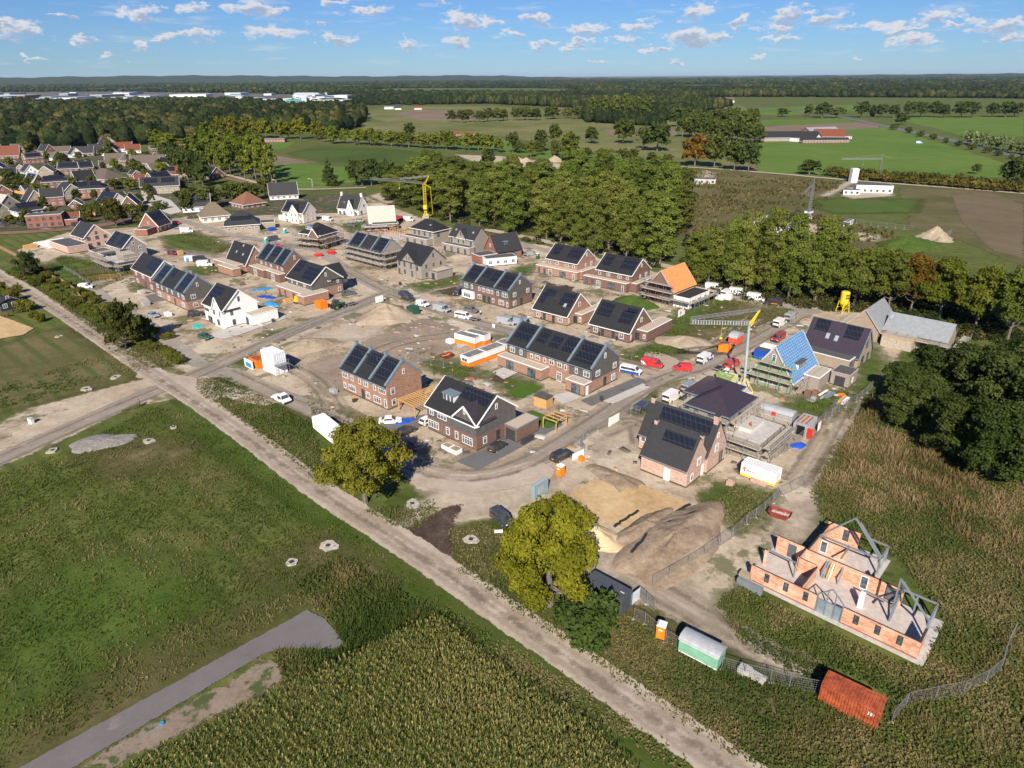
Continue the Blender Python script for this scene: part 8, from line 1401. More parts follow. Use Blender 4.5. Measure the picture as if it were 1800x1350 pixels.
def toilet(label, f, x, y, mt, an=TH + .3, cat='portable toilet'):
 p = G(x, y, 0, f); e = empty('portable_toilet', (p.x, p.y, 0), an, label, cat); MB().box(-.55, .55, -.55, .55, .12, 2.1).build('cabin', mt, e); MB().solid([(-.6, -.6, 2.1), (.6, -.6, 2.1), (.6, .6, 2.1), (-.6, .6, 2.1)], [(-.35, -.4, 2.35), (.35, -.4, 2.35), (.35, .4, 2.35), (-.35, .4, 2.35)]).build('roof', F_WHITE, e)
 d = MB().box(-.4, .4, -.60, -.55, .2, 1.95).build('door', mt, e); MB().box(-.25, .25, -.63, -.60, 1.5, 1.7).build('sticker', F_WHITE, d); MB().box(-.6, .6, -.6, .6, 0, .12).build('base', BLACKP, e)
toilet('orange portable toilet beside the white barrier and SUV', 's4', 405, 408, P_ORG, U - PI / 2); toilet('orange portable toilet in the grass before the mint green hut', 's4', 934, 1258, P_ORG); toilet('teal portable toilet in front of the silver van', 'r3', 775, 298, GRN_P); toilet('teal portable toilet at the village street', 'r1', 1270, 748, plain('teal_paint', (.03, .42, .42), .4)); toilet('dark teal toilet with white roof on the green skip', 'r4', 405, 590, GRN_P)
toilet('teal portable toilet by the blue crates', 'r2', 403, 440, plain('teal_paint', (.03, .42, .42), .4)); toilet('teal portable toilet beside the dark site box', 'r2', 272, 505, plain('teal_paint', (.03, .42, .42), .4))
e, L_ = boxunit('switch_cabinet', 'tall blue-grey metal site box standing by the sand pit', 'cabinet', 's4', (288, 462), (322, 428), .7, 2.6, plain('blue_grey_metal', (.22, .32, .36), .5), ribs=True, roofribs=False, L=3.4, ang=U, roofm=P_SIL); MB().box(.8, 2.2, -.1, -.06, .8, 2.0).build('panel', P_SIL, e)
def skip(label, f, x, y, an, mt, L=3.4, W_=1.7, h=1.1, fill=None):
 p = G(x, y, 0, f); e = empty('skip', (p.x, p.y, 0), an, label, 'skip'); lo = [(-L / 2 + .6, -W_ / 2 + .2, .1), (L / 2 - .6, -W_ / 2 + .2, .1), (L / 2 - .6, W_ / 2 - .2, .1), (-L / 2 + .6, W_ / 2 - .2, .1)]; hi = [(-L / 2, -W_ / 2, h), (L / 2, -W_ / 2, h), (L / 2, W_ / 2, h), (-L / 2, W_ / 2, h)]
 b = MB(); b.quad(*lo[::-1])
 for i in range(4): j = (i + 1) % 4; b.quad(lo[i], lo[j], hi[j], hi[i]); k = .93; b.quad(*[(q_[0] * k, q_[1] * k, q_[2] + .04) for q_ in (lo[j], lo[i], hi[i], hi[j])])
 b.build('hull', mt, e); r = MB()
 for i in range(4): r.bar(hi[i], hi[(i + 1) % 4], .12)
 r.build('rim', mt, e); rs = random.Random(int(x)); b = MB()
 for _ in range(16): c = Vector((rs.uniform(-L * .34, L * .34), rs.uniform(-W_ * .3, W_ * .3), h * .62)); b.bar(c, c + Vector((rs.uniform(-.6, .6), rs.uniform(-.5, .5), rs.uniform(0, .25))), .18, .12)
 b.box(-L * .38, L * .38, -W_ * .38, W_ * .38, .3, h * .6).build('rubble_load', fill or CONCRETE, e)
skip('dark red skip filled with rubble at the end of the brick track', 's4', 1558, 628, D_ + .15, P_WINE); skip('rusty red skip in the yard beside the orange cabins', 'r3', 138, 992, U - .1, P_WINE, fill=WOOD); skip('red skip on the plot before the scaffolded terrace', 'r2', 633, 600, U - .4, P_RED); skip('second red skip behind the scaffolded terrace plot', 'r2', 722, 582, U - .4, P_RED)
skip('green open skip beside the crane mast', 'r4', 395, 605, D_, plain('olive_skip', (.22, .30, .12), .6), L=4, h=1.5); skip('pale green skip closest to the crane mast', 'r4', 445, 610, D_, plain('pale_skip', (.42, .46, .24), .6), L=3.4, h=1.5)
# heaps and pits
def heap(name, label, f, x, y, rx, ry, h, an, mt, seed, cat='heap', pw=1.3, n=34):
 p = G(x, y, 0, f); r = np.random.default_rng(seed); V = []; Fq = []; m = 28
 ph = r.uniform(0, 6, 8)
 for i in range(m + 1):
  t = i / m
  for j in range(n):
   a = 2 * PI * j / n; rad = t * (1 + .10 * math.sin(3 * a + ph[0]) + .07 * math.sin(5 * a + ph[1])); z = h * max(0, (1 - t)) ** pw * (1 + .16 * t * math.sin(4 * a + ph[2] + 5 * t)) + .10 * h * math.sin(7 * a + ph[3] + 3 * t) * (1 - t) * t * 2 + (.035 * h * math.sin(rad * rx * math.cos(a) * 2.1 + ph[5]) * math.sin(rad * ry * math.sin(a) * 2.6 + ph[6]) + r.uniform(-.025, .025) * h) * (t < .97)
   V.append((rad * rx * math.cos(a), rad * ry * math.sin(a), max(z, 0) - (.08 if i == m else 0)))
 for i in range(m):
  for j in range(n): k = (j + 1) % n; Fq.append((i * n + j, (i + 1) * n + j, (i + 1) * n + k, i * n + k))
 o = np_mesh(name, np.array(V), np.array(Fq), mt); o.location = (p.x, p.y, 0); o.rotation_euler.z = an; return tag(o, label, cat)
H_GREY = groundmat('heap_earth', [(.16, .115, .078), (.23, .17, .12), (.30, .235, .17), (.42, .34, .25)], .3, 2.2, edged=False, bump=.5); H_YEL = groundmat('heap_yellow_sand', [(.46, .34, .20), (.56, .43, .27), (.62, .49, .33)], .3, 2, edged=False); H_SAND = groundmat('heap_sand', [(.24, .19, .13), (.32, .26, .19), (.40, .34, .26)], .3, 2, edged=False, bump=.5)
H_GRN = groundmat('overgrown_heap', [(.03, .06, .012), (.05, .09, .015), (.08, .10, .025)], .4, 2, edged=False, bump=.6)
heap('sand_heap', 'pale yellow sand cone beside the yellow-green tree', 's4', 572, 742, 5.2, 4.2, 2.6, 0, H_YEL, 1)
heap('earth_mound', 'long grey-brown earth mound along the construction fence', 's4', 1010, 760, 13, 6.0, 2.3, U, H_GREY, 2, pw=.8); heap('earth_mound', 'low earth ridge jutting into the yellow sand pit', 's4', 850, 690, 7.5, 2.6, 1.6, U - .1, H_GREY, 3, pw=.8); heap('earth_mound', 'small earth ridge bordering the pit beside the pink house', 's4', 690, 420, 6.5, 2.4, .8, D_, H_GREY, 4, pw=.8)
heap('sand_heap', 'large sandy heap at the centre of the site beside the white board', 'r2', 1110, 1020, 9.5, 8, 4.2, U, H_SAND, 5, pw=.9); heap('sand_heap', 'low brown sand heap near the two-storey white cabin', 'r2', 560, 1230, 8, 5.5, 2.2, U, H_SAND, 6, pw=.8); heap('sand_heap', 'small grey sand heap left of the low brown one', 'r2', 690, 1215, 5, 3, 1.4, U, H_GREY, 7)
heap('grassy_heap', 'grass-grown earth heap before the scaffolded orange roof', 'r3', 1450, 610, 8, 5, 2.6, D_, H_GRN, 8, pw=.8); heap('sand_heap', 'bare sand heap in the weeds beside the flat garage', 'r4', 170, 395, 8, 5, 2, D_ + .4, H_SAND, 9, pw=.9)
heap('sand_heap', 'tall pale sand cone behind a fence in the far plot', 's6', 1365, 525, 8, 7, 5.5, 0, H_SAND, 10); heap('grassy_heap', 'round green overgrown heap left of the tall pale cone', 's6', 1240, 565, 13, 8, 4.5, 0, H_GRN, 11, pw=.7); heap('rubble_slab', 'grey heap of broken asphalt in the meadow', 'o', 178, 778, 6, 3.5, .7, .3, plain('asphalt_rubble', (.24, .225, .205), .95, var=.2, vscale=2), 12, pw=.5)
for i, (x, y, s_) in enumerate([(908, 286, 12), (925, 288, 12), (975, 284, 10)]): heap('sand_heap', ['left sand heap of the far excavation', 'middle sand heap of the far excavation', 'right sand heap of the far excavation, slightly apart'][i], 'o', x, y, s_, s_ * .7, 5, 0, H_SAND, 20 + i)
heap('orange_tarp', 'crumpled orange tarpaulin among stacked boards', 'r4', 1050, 690, 1.6, .9, .4, .3, P_ORG, 31, 'tarpaulin', .5); heap('blue_tarp', 'blue tarpaulin heap near the fence behind the scaffolding', 'r4', 812, 978, 1.8, 1.1, .8, .3, P_BLUE, 32, 'tarpaulin', .6); heap('blue_tarp', 'bright blue sheet lying between the villa and brick pair', 'r2', 240, 828, 4.5, 2, .25, U - .4, P_LBL, 33, 'tarpaulin', .4); heap('blue_tarp', 'blue covered stack behind the white villa', 'r2', 305, 935, 3.5, 1.5, .8, D_, P_LBL, 34, 'tarpaulin', .4)
heap('blue_tarp', 'second blue sheet with boards beside the digger', 'r2', 280, 885, 4, 1.6, .4, D_ + .3, P_BLUE, 35, 'tarpaulin', .4); heap('blue_tarp', 'blue covered boat-like load near the carport', 'r5', 680, 522, 2.6, 1.0, .8, U - .3, P_BLUE, 36, 'tarpaulin', .5); heap('green_tarp', 'turquoise sheet on pallets before the white villa', 's3', 1378, 533, 2.2, 1.2, .5, D_, plain('teal_paint', (.03, .42, .42), .4), 37, 'tarpaulin', .4)
for i, (f, x, y, s_) in enumerate([('o', 262, 776, 1.5), ('o', 93, 793, 1.4), ('o', 305, 752, 1.0), ('o', 577, 961, 1.9), ('o', 513, 990, 1.3), ('o', 725, 887, 1.7), ('o', 828, 950, 1.6), ('o', 103, 592, 1.4), ('o', 203, 664, 1.8), ('o', 152, 685, 1.9), ('s3', 590, 398, 1.2), ('s3', 1195, 752, 1.0), ('s3', 1647, 1028, 1.1)]):
 p = G(x, y, 0, f); L9 = ['beside the grey asphalt heap', 'at the left end of the meadow', 'small, above the one beside the asphalt heap', 'largest, near the tall reeds', 'ragged, left of the largest', 'between the oak and the dark soil', 'in the green loop before the yellow-green tree', 'in the upper left meadow', 'left of the junction', 'lying just below the one by the junction', 'on the verge near the brown fence', 'on the grassy corner under the thin tree', 'on the verge above the gravel path'][i]
 e = empty('manhole_slab', (p.x, p.y, 0), i, 'pale concrete manhole slab ' + L9, 'manhole'); s_ *= .78; rs = random.Random(i); n = 11; pts = [(math.cos(2 * PI * k / n) * s_ * rs.uniform(.7, 1.25), math.sin(2 * PI * k / n) * s_ * rs.uniform(.55, 1.0)) for k in range(n)]; MB().prism(pts, .0, .22 + .05).build('slab', plain('pale_concrete', (.42, .39, .33), .9, var=.25, vscale=2.5), e); MB().box(-.32, .32, -.32, .32, .27, .33).build('lid', F_DARK, e)
# fences
def fence(label, pts, h=2.0, step=3.5, name='construction_fence', solid=None, mt=None, mesh=True):
 w = [G(p[1], p[2], 0, p[0]) for p in pts]; e = empty(name, (w[0].x, w[0].y, 0), 0, label, 'fence'); w = [p - w[0] for p in w]; k = 0
 for a, c in zip(w[:-1], w[1:]):
  L = (c - a).length; n = max(1, int(round(L / step)))
  for i in range(n):
   k += 1; p = a + (c - a) * (i / n); q_ = a + (c - a) * ((i + .97) / n); P3 = lambda t, z: (p.x + (q_.x - p.x) * t, p.y + (q_.y - p.y) * t, z); b = MB(); m_ = mt or STEEL
   if solid:
    b.bar(P3(0, h * .5), P3(1, h * .5), .05, h); b.build('fence_panel', m_, e); MB().bar(P3(0, 0), P3(0, h + .1), .12).build('post', m_, e); continue
   for t in (0, 1): b.bar(P3(t, .1), P3(t, h), .05)
   for z in (.15, h): b.bar(P3(0, z), P3(1, z), .045)
   if mesh:
    for j in range(1, 12): b.bar(P3(j / 12, .15), P3(j / 12, h), .014)
    for j in range(1, 6): b.bar(P3(0, h * j / 6), P3(1, h * j / 6), .014)
   b.build('fence_panel', m_, e); MB().box(p.x - .3, p.x + .3, p.y - .12, p.y + .12, 0, .14).build('foot_block', CONCRETE, e)
fence('steel mesh fence curving round the plot before the pink brick house', [('s4', 530, 290), ('s4', 508, 262), ('s4', 545, 195), ('s4', 660, 150)]); fence('white screened fence by the street beside the pink brick house', [('s4', 660, 152), ('s4', 715, 120)], solid=1, mt=F_WHITE); fence('steel mesh fence continuing along the pink brick house', [('s4', 718, 118), ('s4', 775, 92), ('s4', 820, 105)])
fence('steel mesh fence along the long earth mound', [('s4', 890, 1000), ('s4', 980, 948), ('s4', 1080, 890), ('s4', 1165, 838), ('s4', 1240, 785), ('s4', 1312, 738), ('s4', 1385, 668), ('s4', 1480, 600), ('s4', 1570, 515), ('s4', 1630, 492), ('s4', 1700, 452)])
fence('steel mesh fence behind the tall dry grass and red-doored container', [('r4', 655, 1062), ('r4', 760, 1000), ('r4', 880, 905), ('r4', 960, 832), ('r4', 1080, 762), ('r4', 1140, 732), ('r4', 1230, 655)]); fence('steel mesh fence from the mint green hut to the rusty container', [('r6', 55, 975), ('r6', 180, 1010), ('r6', 320, 1045), ('r6', 420, 1075), ('r6', 590, 1105)])
fence('leaning mesh fence winding through the reeds at the right', [('r6', 970, 1262), ('r6', 1050, 1168), ('r6', 1210, 1132), ('r6', 1360, 1102), ('r6', 1480, 1042), ('r6', 1560, 975), ('r6', 1590, 860), ('r6', 1632, 780)]); fence('steel mesh fence from the bush to the portable toilet', [('s4', 790, 1170), ('s4', 850, 1195), ('s4', 960, 1290), ('s4', 1060, 1345)])
fence('mesh fence along the village street before the sand heaps', [('r2', 310, 1205), ('r2', 450, 1140), ('r2', 640, 1060), ('r2', 810, 1000), ('r2', 895, 985)]); fence('mesh fence behind the pink house around the scaffolding', [('r4', 360, 1005), ('r4', 430, 1030), ('r4', 520, 1050)]); fence('white sheeted barrier beside the SUV', [('s4', 470, 330), ('s4', 530, 300)], solid=1, mt=F_WHITE, h=1.4)
fence('steel gates leaning by the dark grey container', [('s4', 822, 1060), ('s4', 860, 1090), ('s4', 900, 1130)]); fence('pale sheeted fence beside the dark grey container', [('s4', 745, 1120), ('s4', 825, 1055)], solid=1, mt=plain('pale_sheet', (.55, .6, .64), .5)); fence('long brown fence behind the verge of the gravel path', [('r1', 0, 862), ('r1', 150, 938), ('r1', 330, 1058), ('r1', 450, 1110), ('r1', 530, 1165), ('r1', 585, 1240)], solid=1, mt=FENCE, h=1.6, step=2)
fence('mesh fence with orange posts beside the narrow lane', [('r1', 620, 1100), ('r1', 700, 1085), ('r1', 850, 1075), ('r1', 935, 1050)], mt=plain('orange_fence', (.5, .28, .06), .6)); fence('grey slatted fence in the weeds by the narrow lane', [('r1', 450, 1000), ('r1', 520, 1040), ('r1', 625, 1110)], h=1.3); fence('mesh fence round the skip yard', [('r5', 690, 160), ('r5', 760, 185), ('r5', 900, 215), ('r5', 1000, 200)])
fence('mesh fence by the far plot with the pale sand cone', [('s6', 915, 440), ('s6', 1090, 465), ('s6', 1260, 485)]); fence('mesh fence behind the pale sand cone', [('s6', 1310, 580), ('s6', 1380, 540), ('s6', 1445, 500)]); fence('timber garden fence behind the modern red house', [('r1', 570, 600), ('r1', 690, 640)], solid=1, mt=WOOD, h=1.8, step=2); fence('timber garden fence before the solar row houses', [('r1', 80, 470), ('r1', 250, 500)], solid=1, mt=WOOD, h=1.8, step=2)
# boards, stacks, garden things
def stack(label, name, f, x, y, an, dims, mt, n=1, cat='stack', group=None):
 p = G(x, y, 0, f); e = empty(name, (p.x, p.y, 0), an, label, cat, group); lx, ly, lz = dims
 for i in range(n): MB().box(-lx / 2 + .03 * (i % 2), lx / 2, -ly / 2, ly / 2 - .02 * (i % 2), .12 + lz * i / n, .12 + lz * (i + .93) / n).build('layer', mt, e)
 MB().box(-lx / 2 + .1, -lx / 2 + .25, -ly / 2, ly / 2, 0, .118).box(lx / 2 - .25, lx / 2 - .1, -ly / 2, ly / 2, 0, .118).build('pallet_runner', WOOD, e)
S_ = [('pallet of red-brown bricks beside the leaning boards', 'brick_pallet', 'r4', 865, 695, D_, (1.3, 1.1, 1.3), BR_BROWN, 6), ('smaller pallet of bricks with dark cover', 'brick_pallet', 'r4', 908, 690, D_, (1, 1, 1.1), BR_RED, 5), ('grey pallet in front of the brick pallets', 'brick_pallet', 'r4', 898, 715, D_, (1, 1, .5), P_SIL, 2), ('white boards lying on the grass right of the bricks', 'board_stack', 'r4', 955, 680, U - .1, (4, .5, .2), F_WHITE, 2), ('long pale plank next to white boards', 'board_stack', 'r4', 968, 695, U - .1, (5, .3, .2), CONCRETE, 1), ('blue-grey profile stack on the grass', 'board_stack', 'r4', 990, 695, U - .1, (4, 1, .3), F_BLUE, 3), ('yellow timber stack near the orange tarpaulin', 'board_stack', 'r4', 1060, 718, U, (4, .6, .4), WOOD, 3), ('white wrapped boards at the far end of the stacks', 'board_stack', 'r4', 1078, 728, U, (4, .7, .4), F_WHITE, 2),
 ('brick pallet at the left end of the block barn', 'brick_pallet', 's4', 1378, 950, D_, (1.6, 1, .9), BR_TAN, 4), ('stack of pallets by the mint green hut fence', 'pallet_stack', 'r6', 180, 990, D_, (1.4, 1.2, .7), CONCRETE, 5), ('grey pallets lying beside the pallet stack', 'pallet_stack', 'r6', 250, 1025, D_, (1.8, 1.2, .4), CONCRETE, 3), ('blue crates beside the village street', 'crate_stack', 'r2', 310, 420, U, (3, 2, 1.6), P_BLUE, 3), ('dark site box next to teal toilet', 'crate_stack', 'r2', 320, 490, U, (4, 2, 2.2), P_CGREY, 1), ('white wrapped bricks in the yard of orange cabins', 'brick_pallet', 'r3', 165, 885, D_, (2, 1.5, 1), F_WHITE, 3), ('grey sheets lying in the cabin yard', 'board_stack', 'r3', 255, 908, U, (3, 1.4, .3), P_SIL, 2),
 ('white insulation packs near the orange roofed shell', 'crate_stack', 'r4', 370, 150, D_, (2.5, 1.5, 1.3), F_WHITE, 3), ('red and white packs left of the white insulation', 'crate_stack', 'r4', 420, 150, D_, (1.8, 1.5, 1.6), F_WHITE, 3), ('plastic water tanks beside the grey container', 'crate_stack', 'r4', 745, 845, D_, (2.4, 1.2, 1.6), plain('tank_plastic', (.6, .62, .64), .4), 2), ('white bags stacked in front of the brown terrace', 'crate_stack', 's3', 1175, 458, D_, (2.6, 1.4, 1), F_WHITE, 3), ('pallets of paving beside the brown terrace', 'brick_pallet', 's3', 990, 300, D_, (3, 1.5, .8), CONCRETE, 3), ('wrapped stack near the thin dark tree', 'crate_stack', 's3', 1020, 385, D_, (2, 2, 1.2), P_SIL, 3), ('yellow timber crate beside the dark wine-red car', 'crate_stack', 'r1', 1260, 905, U, (2, 1.5, 1.6), WOOD, 4), ('yellow insulation boards by the white slab foundation', 'crate_stack', 'r1', 215, 860, U, (5, 1.5, 1.6), WOOD, 3),
 ('orange brick pallets before the timber-framed plot', 'brick_pallet', 'r2', 365, 905, U, (4, 1.5, .6), BR_ORANGE, 3), ('wooden crates beside the yellow digger', 'crate_stack', 'r2', 425, 915, U, (3, 1.6, .9), WOOD, 3), ('grey-white rubble bags beside the orange terrace', 'crate_stack', 'r5', 278, 355, D_, (2, 1, .8), P_SIL, 3), ('orange crate in front of the white barrier', 'crate_stack', 's4', 515, 332, U, (.9, .8, 1.0), P_ORG, 1), ('bundle of pink bricks in front of the lettered container', 'brick_pallet', 's4', 1450, 450, D_, (2.8, 1, .7), BR_PINK, 2), ('small pink brick bundle left of the lettered container', 'brick_pallet', 's4', 1300, 460, D_, (1.2, 1, .8), BR_PINK, 3), ('steel frames leaning at the corner of the block barn', 'frame_stack', 's4', 1400, 1010, D_, (3.6, .6, 1.2), SG, 4)]
for lb, nm, f, x, y, an_, dm, mt_, n_ in S_: stack(lb, nm, f, x, y, an_, dm, mt_, n_)
# timber carport, garden shed, pergola, planters, wheelie bins
h = House.__new__(House); a = G(640, 392, 2.6, 'r5'); b_ = G(735, 440, 2.6, 'r5'); h.d = (b_ - a).normalized(); an_ = math.atan2(h.d.y, h.d.x); e = empty('timber_carport', (a.x, a.y, 0), an_, 'open timber carport of pale rafters joining the orange brick terrace', 'carport'); Lc = (b_ - a).length; Wc = 9.0
for i, (x, y) in enumerate([(.1, .1), (Lc - .1, .1), (Lc - .1, Wc - .1), (Lc - .1, Wc * .5), (.1, Wc - .1)]): MB().box(x - .1, x + .1, y - .1, y + .1, 0, 2.5).build('post', WOOD, e)
for k, y in enumerate((0.1, Wc * .5, Wc - .1)): MB().bar((0, y, 2.55), (Lc, y, 2.55), .14, .2).build('beam', WOOD, e)
for k in range(9): MB().bar((.1 + (Lc - .2) * k / 8, -.3, 2.74), (.1 + (Lc - .2) * k / 8, Wc + .3, 2.74), .09, .18).build('rafter', WOOD, e)
for k in range(14): MB().bar((0, Wc * k / 13, 2.86), (Lc, Wc * k / 13, 2.86), .07, .05).build('batten', WOOD, e)
p = G(792, 1335, 0, 'r3'); e = empty('garden_shed', (p.x, p.y, 0), D_ + .05, 'small golden timber garden shed with dark flat roof', 'shed'); MB().box(-1.6, 1.6, 0, 2.4, 0, 2.3).build('wall', WOOD, e); MB().box(-1.75, 1.75, -.15, 2.55, 2.3, 2.45).build('roof', R_BITUM, e)
b = MB()
for i in range(14): b.box(-1.58 + i * .228, -1.42 + i * .228, -.03, 0, .02, 2.28)
b.build('cladding', WOOD, e)
p = G(1462, 555, 0, 'r5'); e = empty('pergola', (p.x, p.y, 0), D_ + .05, 'orange-brown timber pergola on the small lawn behind the garage', 'pergola')
for x in (0, 3.2):
 for y in (0, 3.6): MB().box(x - .08, x + .08, y - .08, y + .08, 0, 2.5).build('post', WOOD, e)
for a_, b__ in (((0, 0), (3.2, 0)), ((0, 3.6), (3.2, 3.6)), ((0, 0), (0, 3.6)), ((3.2, 0), (3.2, 3.6)), ((0, 1.2), (3.2, 1.2)), ((0, 2.4), (3.2, 2.4))): MB().bar((*a_, 2.5), (*b__, 2.5), .12, .16).build('beam', WOOD, e)
for i, (x, y, l) in enumerate([(925, 672, 'left'), (968, 692, 'right')]):
 p = G(x, y, 0, 'r5'); e = empty('planter_bag', (p.x, p.y, 0), D_, l + ' white bulk bag filled with soil beside the corner house paving', 'bulk bag'); MB().box(-1, 1, -.8, .8, 0, .9).build('bag', F_WHITE, e); MB().box(-.85, .85, -.65, .65, .88, .93).build('soil', H_GREY, e)
for f, x, y, an_, lb in [('r3', 1220, 1290, U, 'green and black wheelie bins on the drive of the long terrace'), ('r3', 1430, 880, D_, 'green-lidded bin at the corner of the brown brick pair'), ('r3', 985, 755, D_, 'dark bin at the corner of the orange brick pair'), ('r5', 395, 408, D_, 'orange-lidded bins before the orange terrace'), ('r2', 320, 1060, D_, 'dark bins in front of the white annex'), ('r3', 1205, 835, D_, 'dark bin by the left door of the brown brick pair'), ('r3', 805, 722, D_, 'dark bin by the left door of the orange brick pair'), ('r3', 1327, 868, D_, 'dark bin by the right door of the brown brick pair'), ('r2', 1205, 800, U, 'dark bins at the corner across from the two dark cars'), ('r5', 1372, 635, U, 'dark storage chest against the garage wall')]:
 p = G(x, y, 0, f); e = empty('wheelie_bin', (p.x, p.y, 0), an_, lb, 'bin'); big = 'chest' in lb; w_ = 1.6 if big else .3; MB().box(-w_, w_, -.35, .35, .06, 1.05).build('body', F_DARK, e); MB().box(-w_ - .03, w_ + .03, -.4, .38, 1.05, 1.14).build('lid', GRN_P if 'green' in lb else P_ORG if 'orange' in lb else F_DARK, e); MB().tube((-w_ + .1, .35, .1), (w_ - .1, .35, .1), .1, .1, 8).build('wheel', TYRE, e)
for f, x, y, hd, lb, w_, h_, pr in [('r2', 1062, 925, U, 'large blank white site board by the central sand heap', 3.0, 2.0, 0), ('r4', 152, 248, U, 'white site board with a red corner mark in the weeds', 4.0, 2.2, 1), ('s4', 80, 718, D_ + .8, 'small white sign board near the dark van with red logo', 1.3, .5, 0), ('r4', 928, 895, U, 'narrow white board on the fence by the tall dry grass', 1.2, 1.8, 0), ('r3', 468, 785, D_, 'small white sign on the fence of the cabin yard', 1, 1, 0)]:
 p = G(x, y, 0, f); e = empty('site_board', (p.x, p.y, 0), hd, lb, 'sign'); MB().box(-w_ / 2, w_ / 2, -.04, .04, .35, .35 + h_).build('board', F_WHITE, e)
 for s_ in (-1, 1): MB().box(s_ * w_ * .45 - .05, s_ * w_ * .45 + .05, .04, .14, 0, .4 + h_).build('post', WOOD, e)
 if pr: MB().box(w_ / 2 - .9, w_ / 2 - .1, -.06, -.04, h_ - .5, .3 + h_).build('mark', P_RED, e); MB().box(-.8, -.5, -.06, -.04, .9, 1.8).box(-.3, -.1, -.06, -.04, 1.2, 1.9).build('print', F_DARK, e)
for f, x, y, ty, lb in [('r2', 345, 108, 62, 'pale lamp post by the road before the bright field, left one'), ('r2', 592, 118, 55, 'pale lamp post by the road before the bright field, right one'), ('s1', 1100, 655, 628, 'curved lamp post at the road bend beside the conifer'), ('s1', 970, 655, 632, 'curved lamp post near the poplar clump')]:
 p = G(x, y, 0, f); H = zsolve(p, x, ty, f); e = empty('street_lamp', (p.x, p.y, 0), 0, lb, 'lamp post'); MB().tube((0, 0, 0), (0, 0, H - .3), .14, .09, 8).build('pole', P_SIL, e); MB().bar((0, 0, H - .3), (-1.6, 0, H), .12).build('arm', P_SIL, e); MB().box(-2.2, -1.5, -.15, .15, H - .08, H + .06).build('lamp_head', F_WHITE, e)
p = G(735, 705, 0, 's5'); e = empty('blue_pipe', (p.x, p.y, 0), 0, 'bright blue pipe with funnel lying on the sandy verge', 'pipe'); q_ = G(640, 768, 0, 's5') - p; MB().tube((0, 0, .12), (q_.x, q_.y, .12), .07, .07, 8).build('tube', P_LBL, e); MB().tube((0, 0, 0), (0, 0, .35), .28, .22, 12).build('funnel', P_LBL, e)
p = G(222, 1210, 0, 's3'); e = empty('utility_cabinet', (p.x, p.y, 0), TH + .3, 'small white utility cabinet beside the old road', 'cabinet'); MB().box(-.55, .55, -.3, .3, 0, 1.2).build('body', F_WHITE, e); MB().box(-.6, .6, -.35, .35, 1.2, 1.3).build('cap', CONCRETE, e); MB().box(-.5, -.03, -.32, -.3, .1, 1.1).box(.03, .5, -.32, -.3, .1, 1.1).build('door', F_WHITE, e)
p = G(487, 925, 0, 'r2'); e = empty('mini_digger', (p.x, p.y, 0), D_, 'yellow mini digger between brick stacks', 'digger'); MB().box(-.9, .9, -.8, -.45, 0, .5).box(-.9, .9, .45, .8, 0, .5).build('track', TYRE, e); MB().box(-.8, .7, -.6, .6, .5, 1.3).box(-.5, .5, -.5, .5, 1.3, 2.3).build('cab', YEL_P, e); MB().bar((.7, 0, 1), (1.8, 0, 2.4), .18).bar((1.8, 0, 2.4), (2.5, 0, .8), .14).build('boom', YEL_P, e); MB().box(2.3, 2.8, -.25, .25, .4, .8).build('bucket', F_DARK, e)
# white slab foundation and timber frame plot
p = G(400, 830, 0, 'r1'); e = empty('foundation', (p.x, p.y, 0), TH + .1, 'large pale slab foundation with low white walls behind the pink brick house', 'foundation'); MB().box(-9, 9, -7, 7, 0, .4).build('slab', CONCRETE, e)
for i in range(7): MB().box(-8.5 + i * 2.5, -7.6 + i * 2.5, -6, 6 - i % 3, .4, .8).build('wall_strip', F_WHITE, e)
p = G(1180, 460, 0, 'r2'); e = empty('timber_shell', (p.x, p.y, 0), TH, 'low orange and white timber-framed ground floor under construction', 'building'); MB().box(-7, 7, -5, 5, 0, .25).build('slab', CONCRETE, e)
for y in (-4.8, -1, 2, 4.8):
 for i in range(9): MB().bar((-6.8 + i * 1.7, y, .25), (-6.8 + i * 1.7, y, 2.6 - (i % 3) * .4), .14).build('stud', WOOD if i % 2 else BLOCK, e)
 MB().bar((-6.8, y, 2.4), (6.8, y, 2.4), .12).build('rail', WOOD, e)
# far plot: white block house, deck, low debris walls, barn farm
c = gen('white_block_house', 'white block shell with open gables in the far plot beside a crane', 'o', 1533, 338, 20, 9, 4.5, 4.5, D_ + PI / 2 - 1.1, W_WHITE, None, 'flat', wk='k'); gen('block_annex', 'low white and red annex left of the white block shell', 'o', 1495, 342, 9, 6, 2.8, 2.8, -.3, W_WHITE, None, 'flat', wk='k', cat='building')
p = G(1501, 322, 0); MB().box(p.x - 2, p.x + 2, p.y, p.y + 4, 0, 9).build('lift_shaft', W_WHITE); o = C.objects[-1]; tag(o, 'tall white block tower left of the white shell', 'tower')
gen('deck_building', 'low open building with golden timber roof before the scrubland', 'o', 1234, 322, 17, 9, 3, 3, -.3, CONCRETE, None, 'flat', wk='k', cat='building')
rb = random.Random(9)
for i in range(11): gen('ruin_wall', 'half-built white block wall behind the tall thin poplars', 's6', 600 + rb.uniform(-170, 420), 480 + rb.uniform(-60, 45), rb.uniform(3, 9), rb.uniform(1, 5), rb.uniform(1.5, 3.2), 3, TH + rb.choice((0, PI / 2)), rb.choice((W_WHITE, W_CREAM, BLOCK, CONCRETE)), None, 'flat', wk='k', group='half-built walls behind the thin poplars', cat='wall')
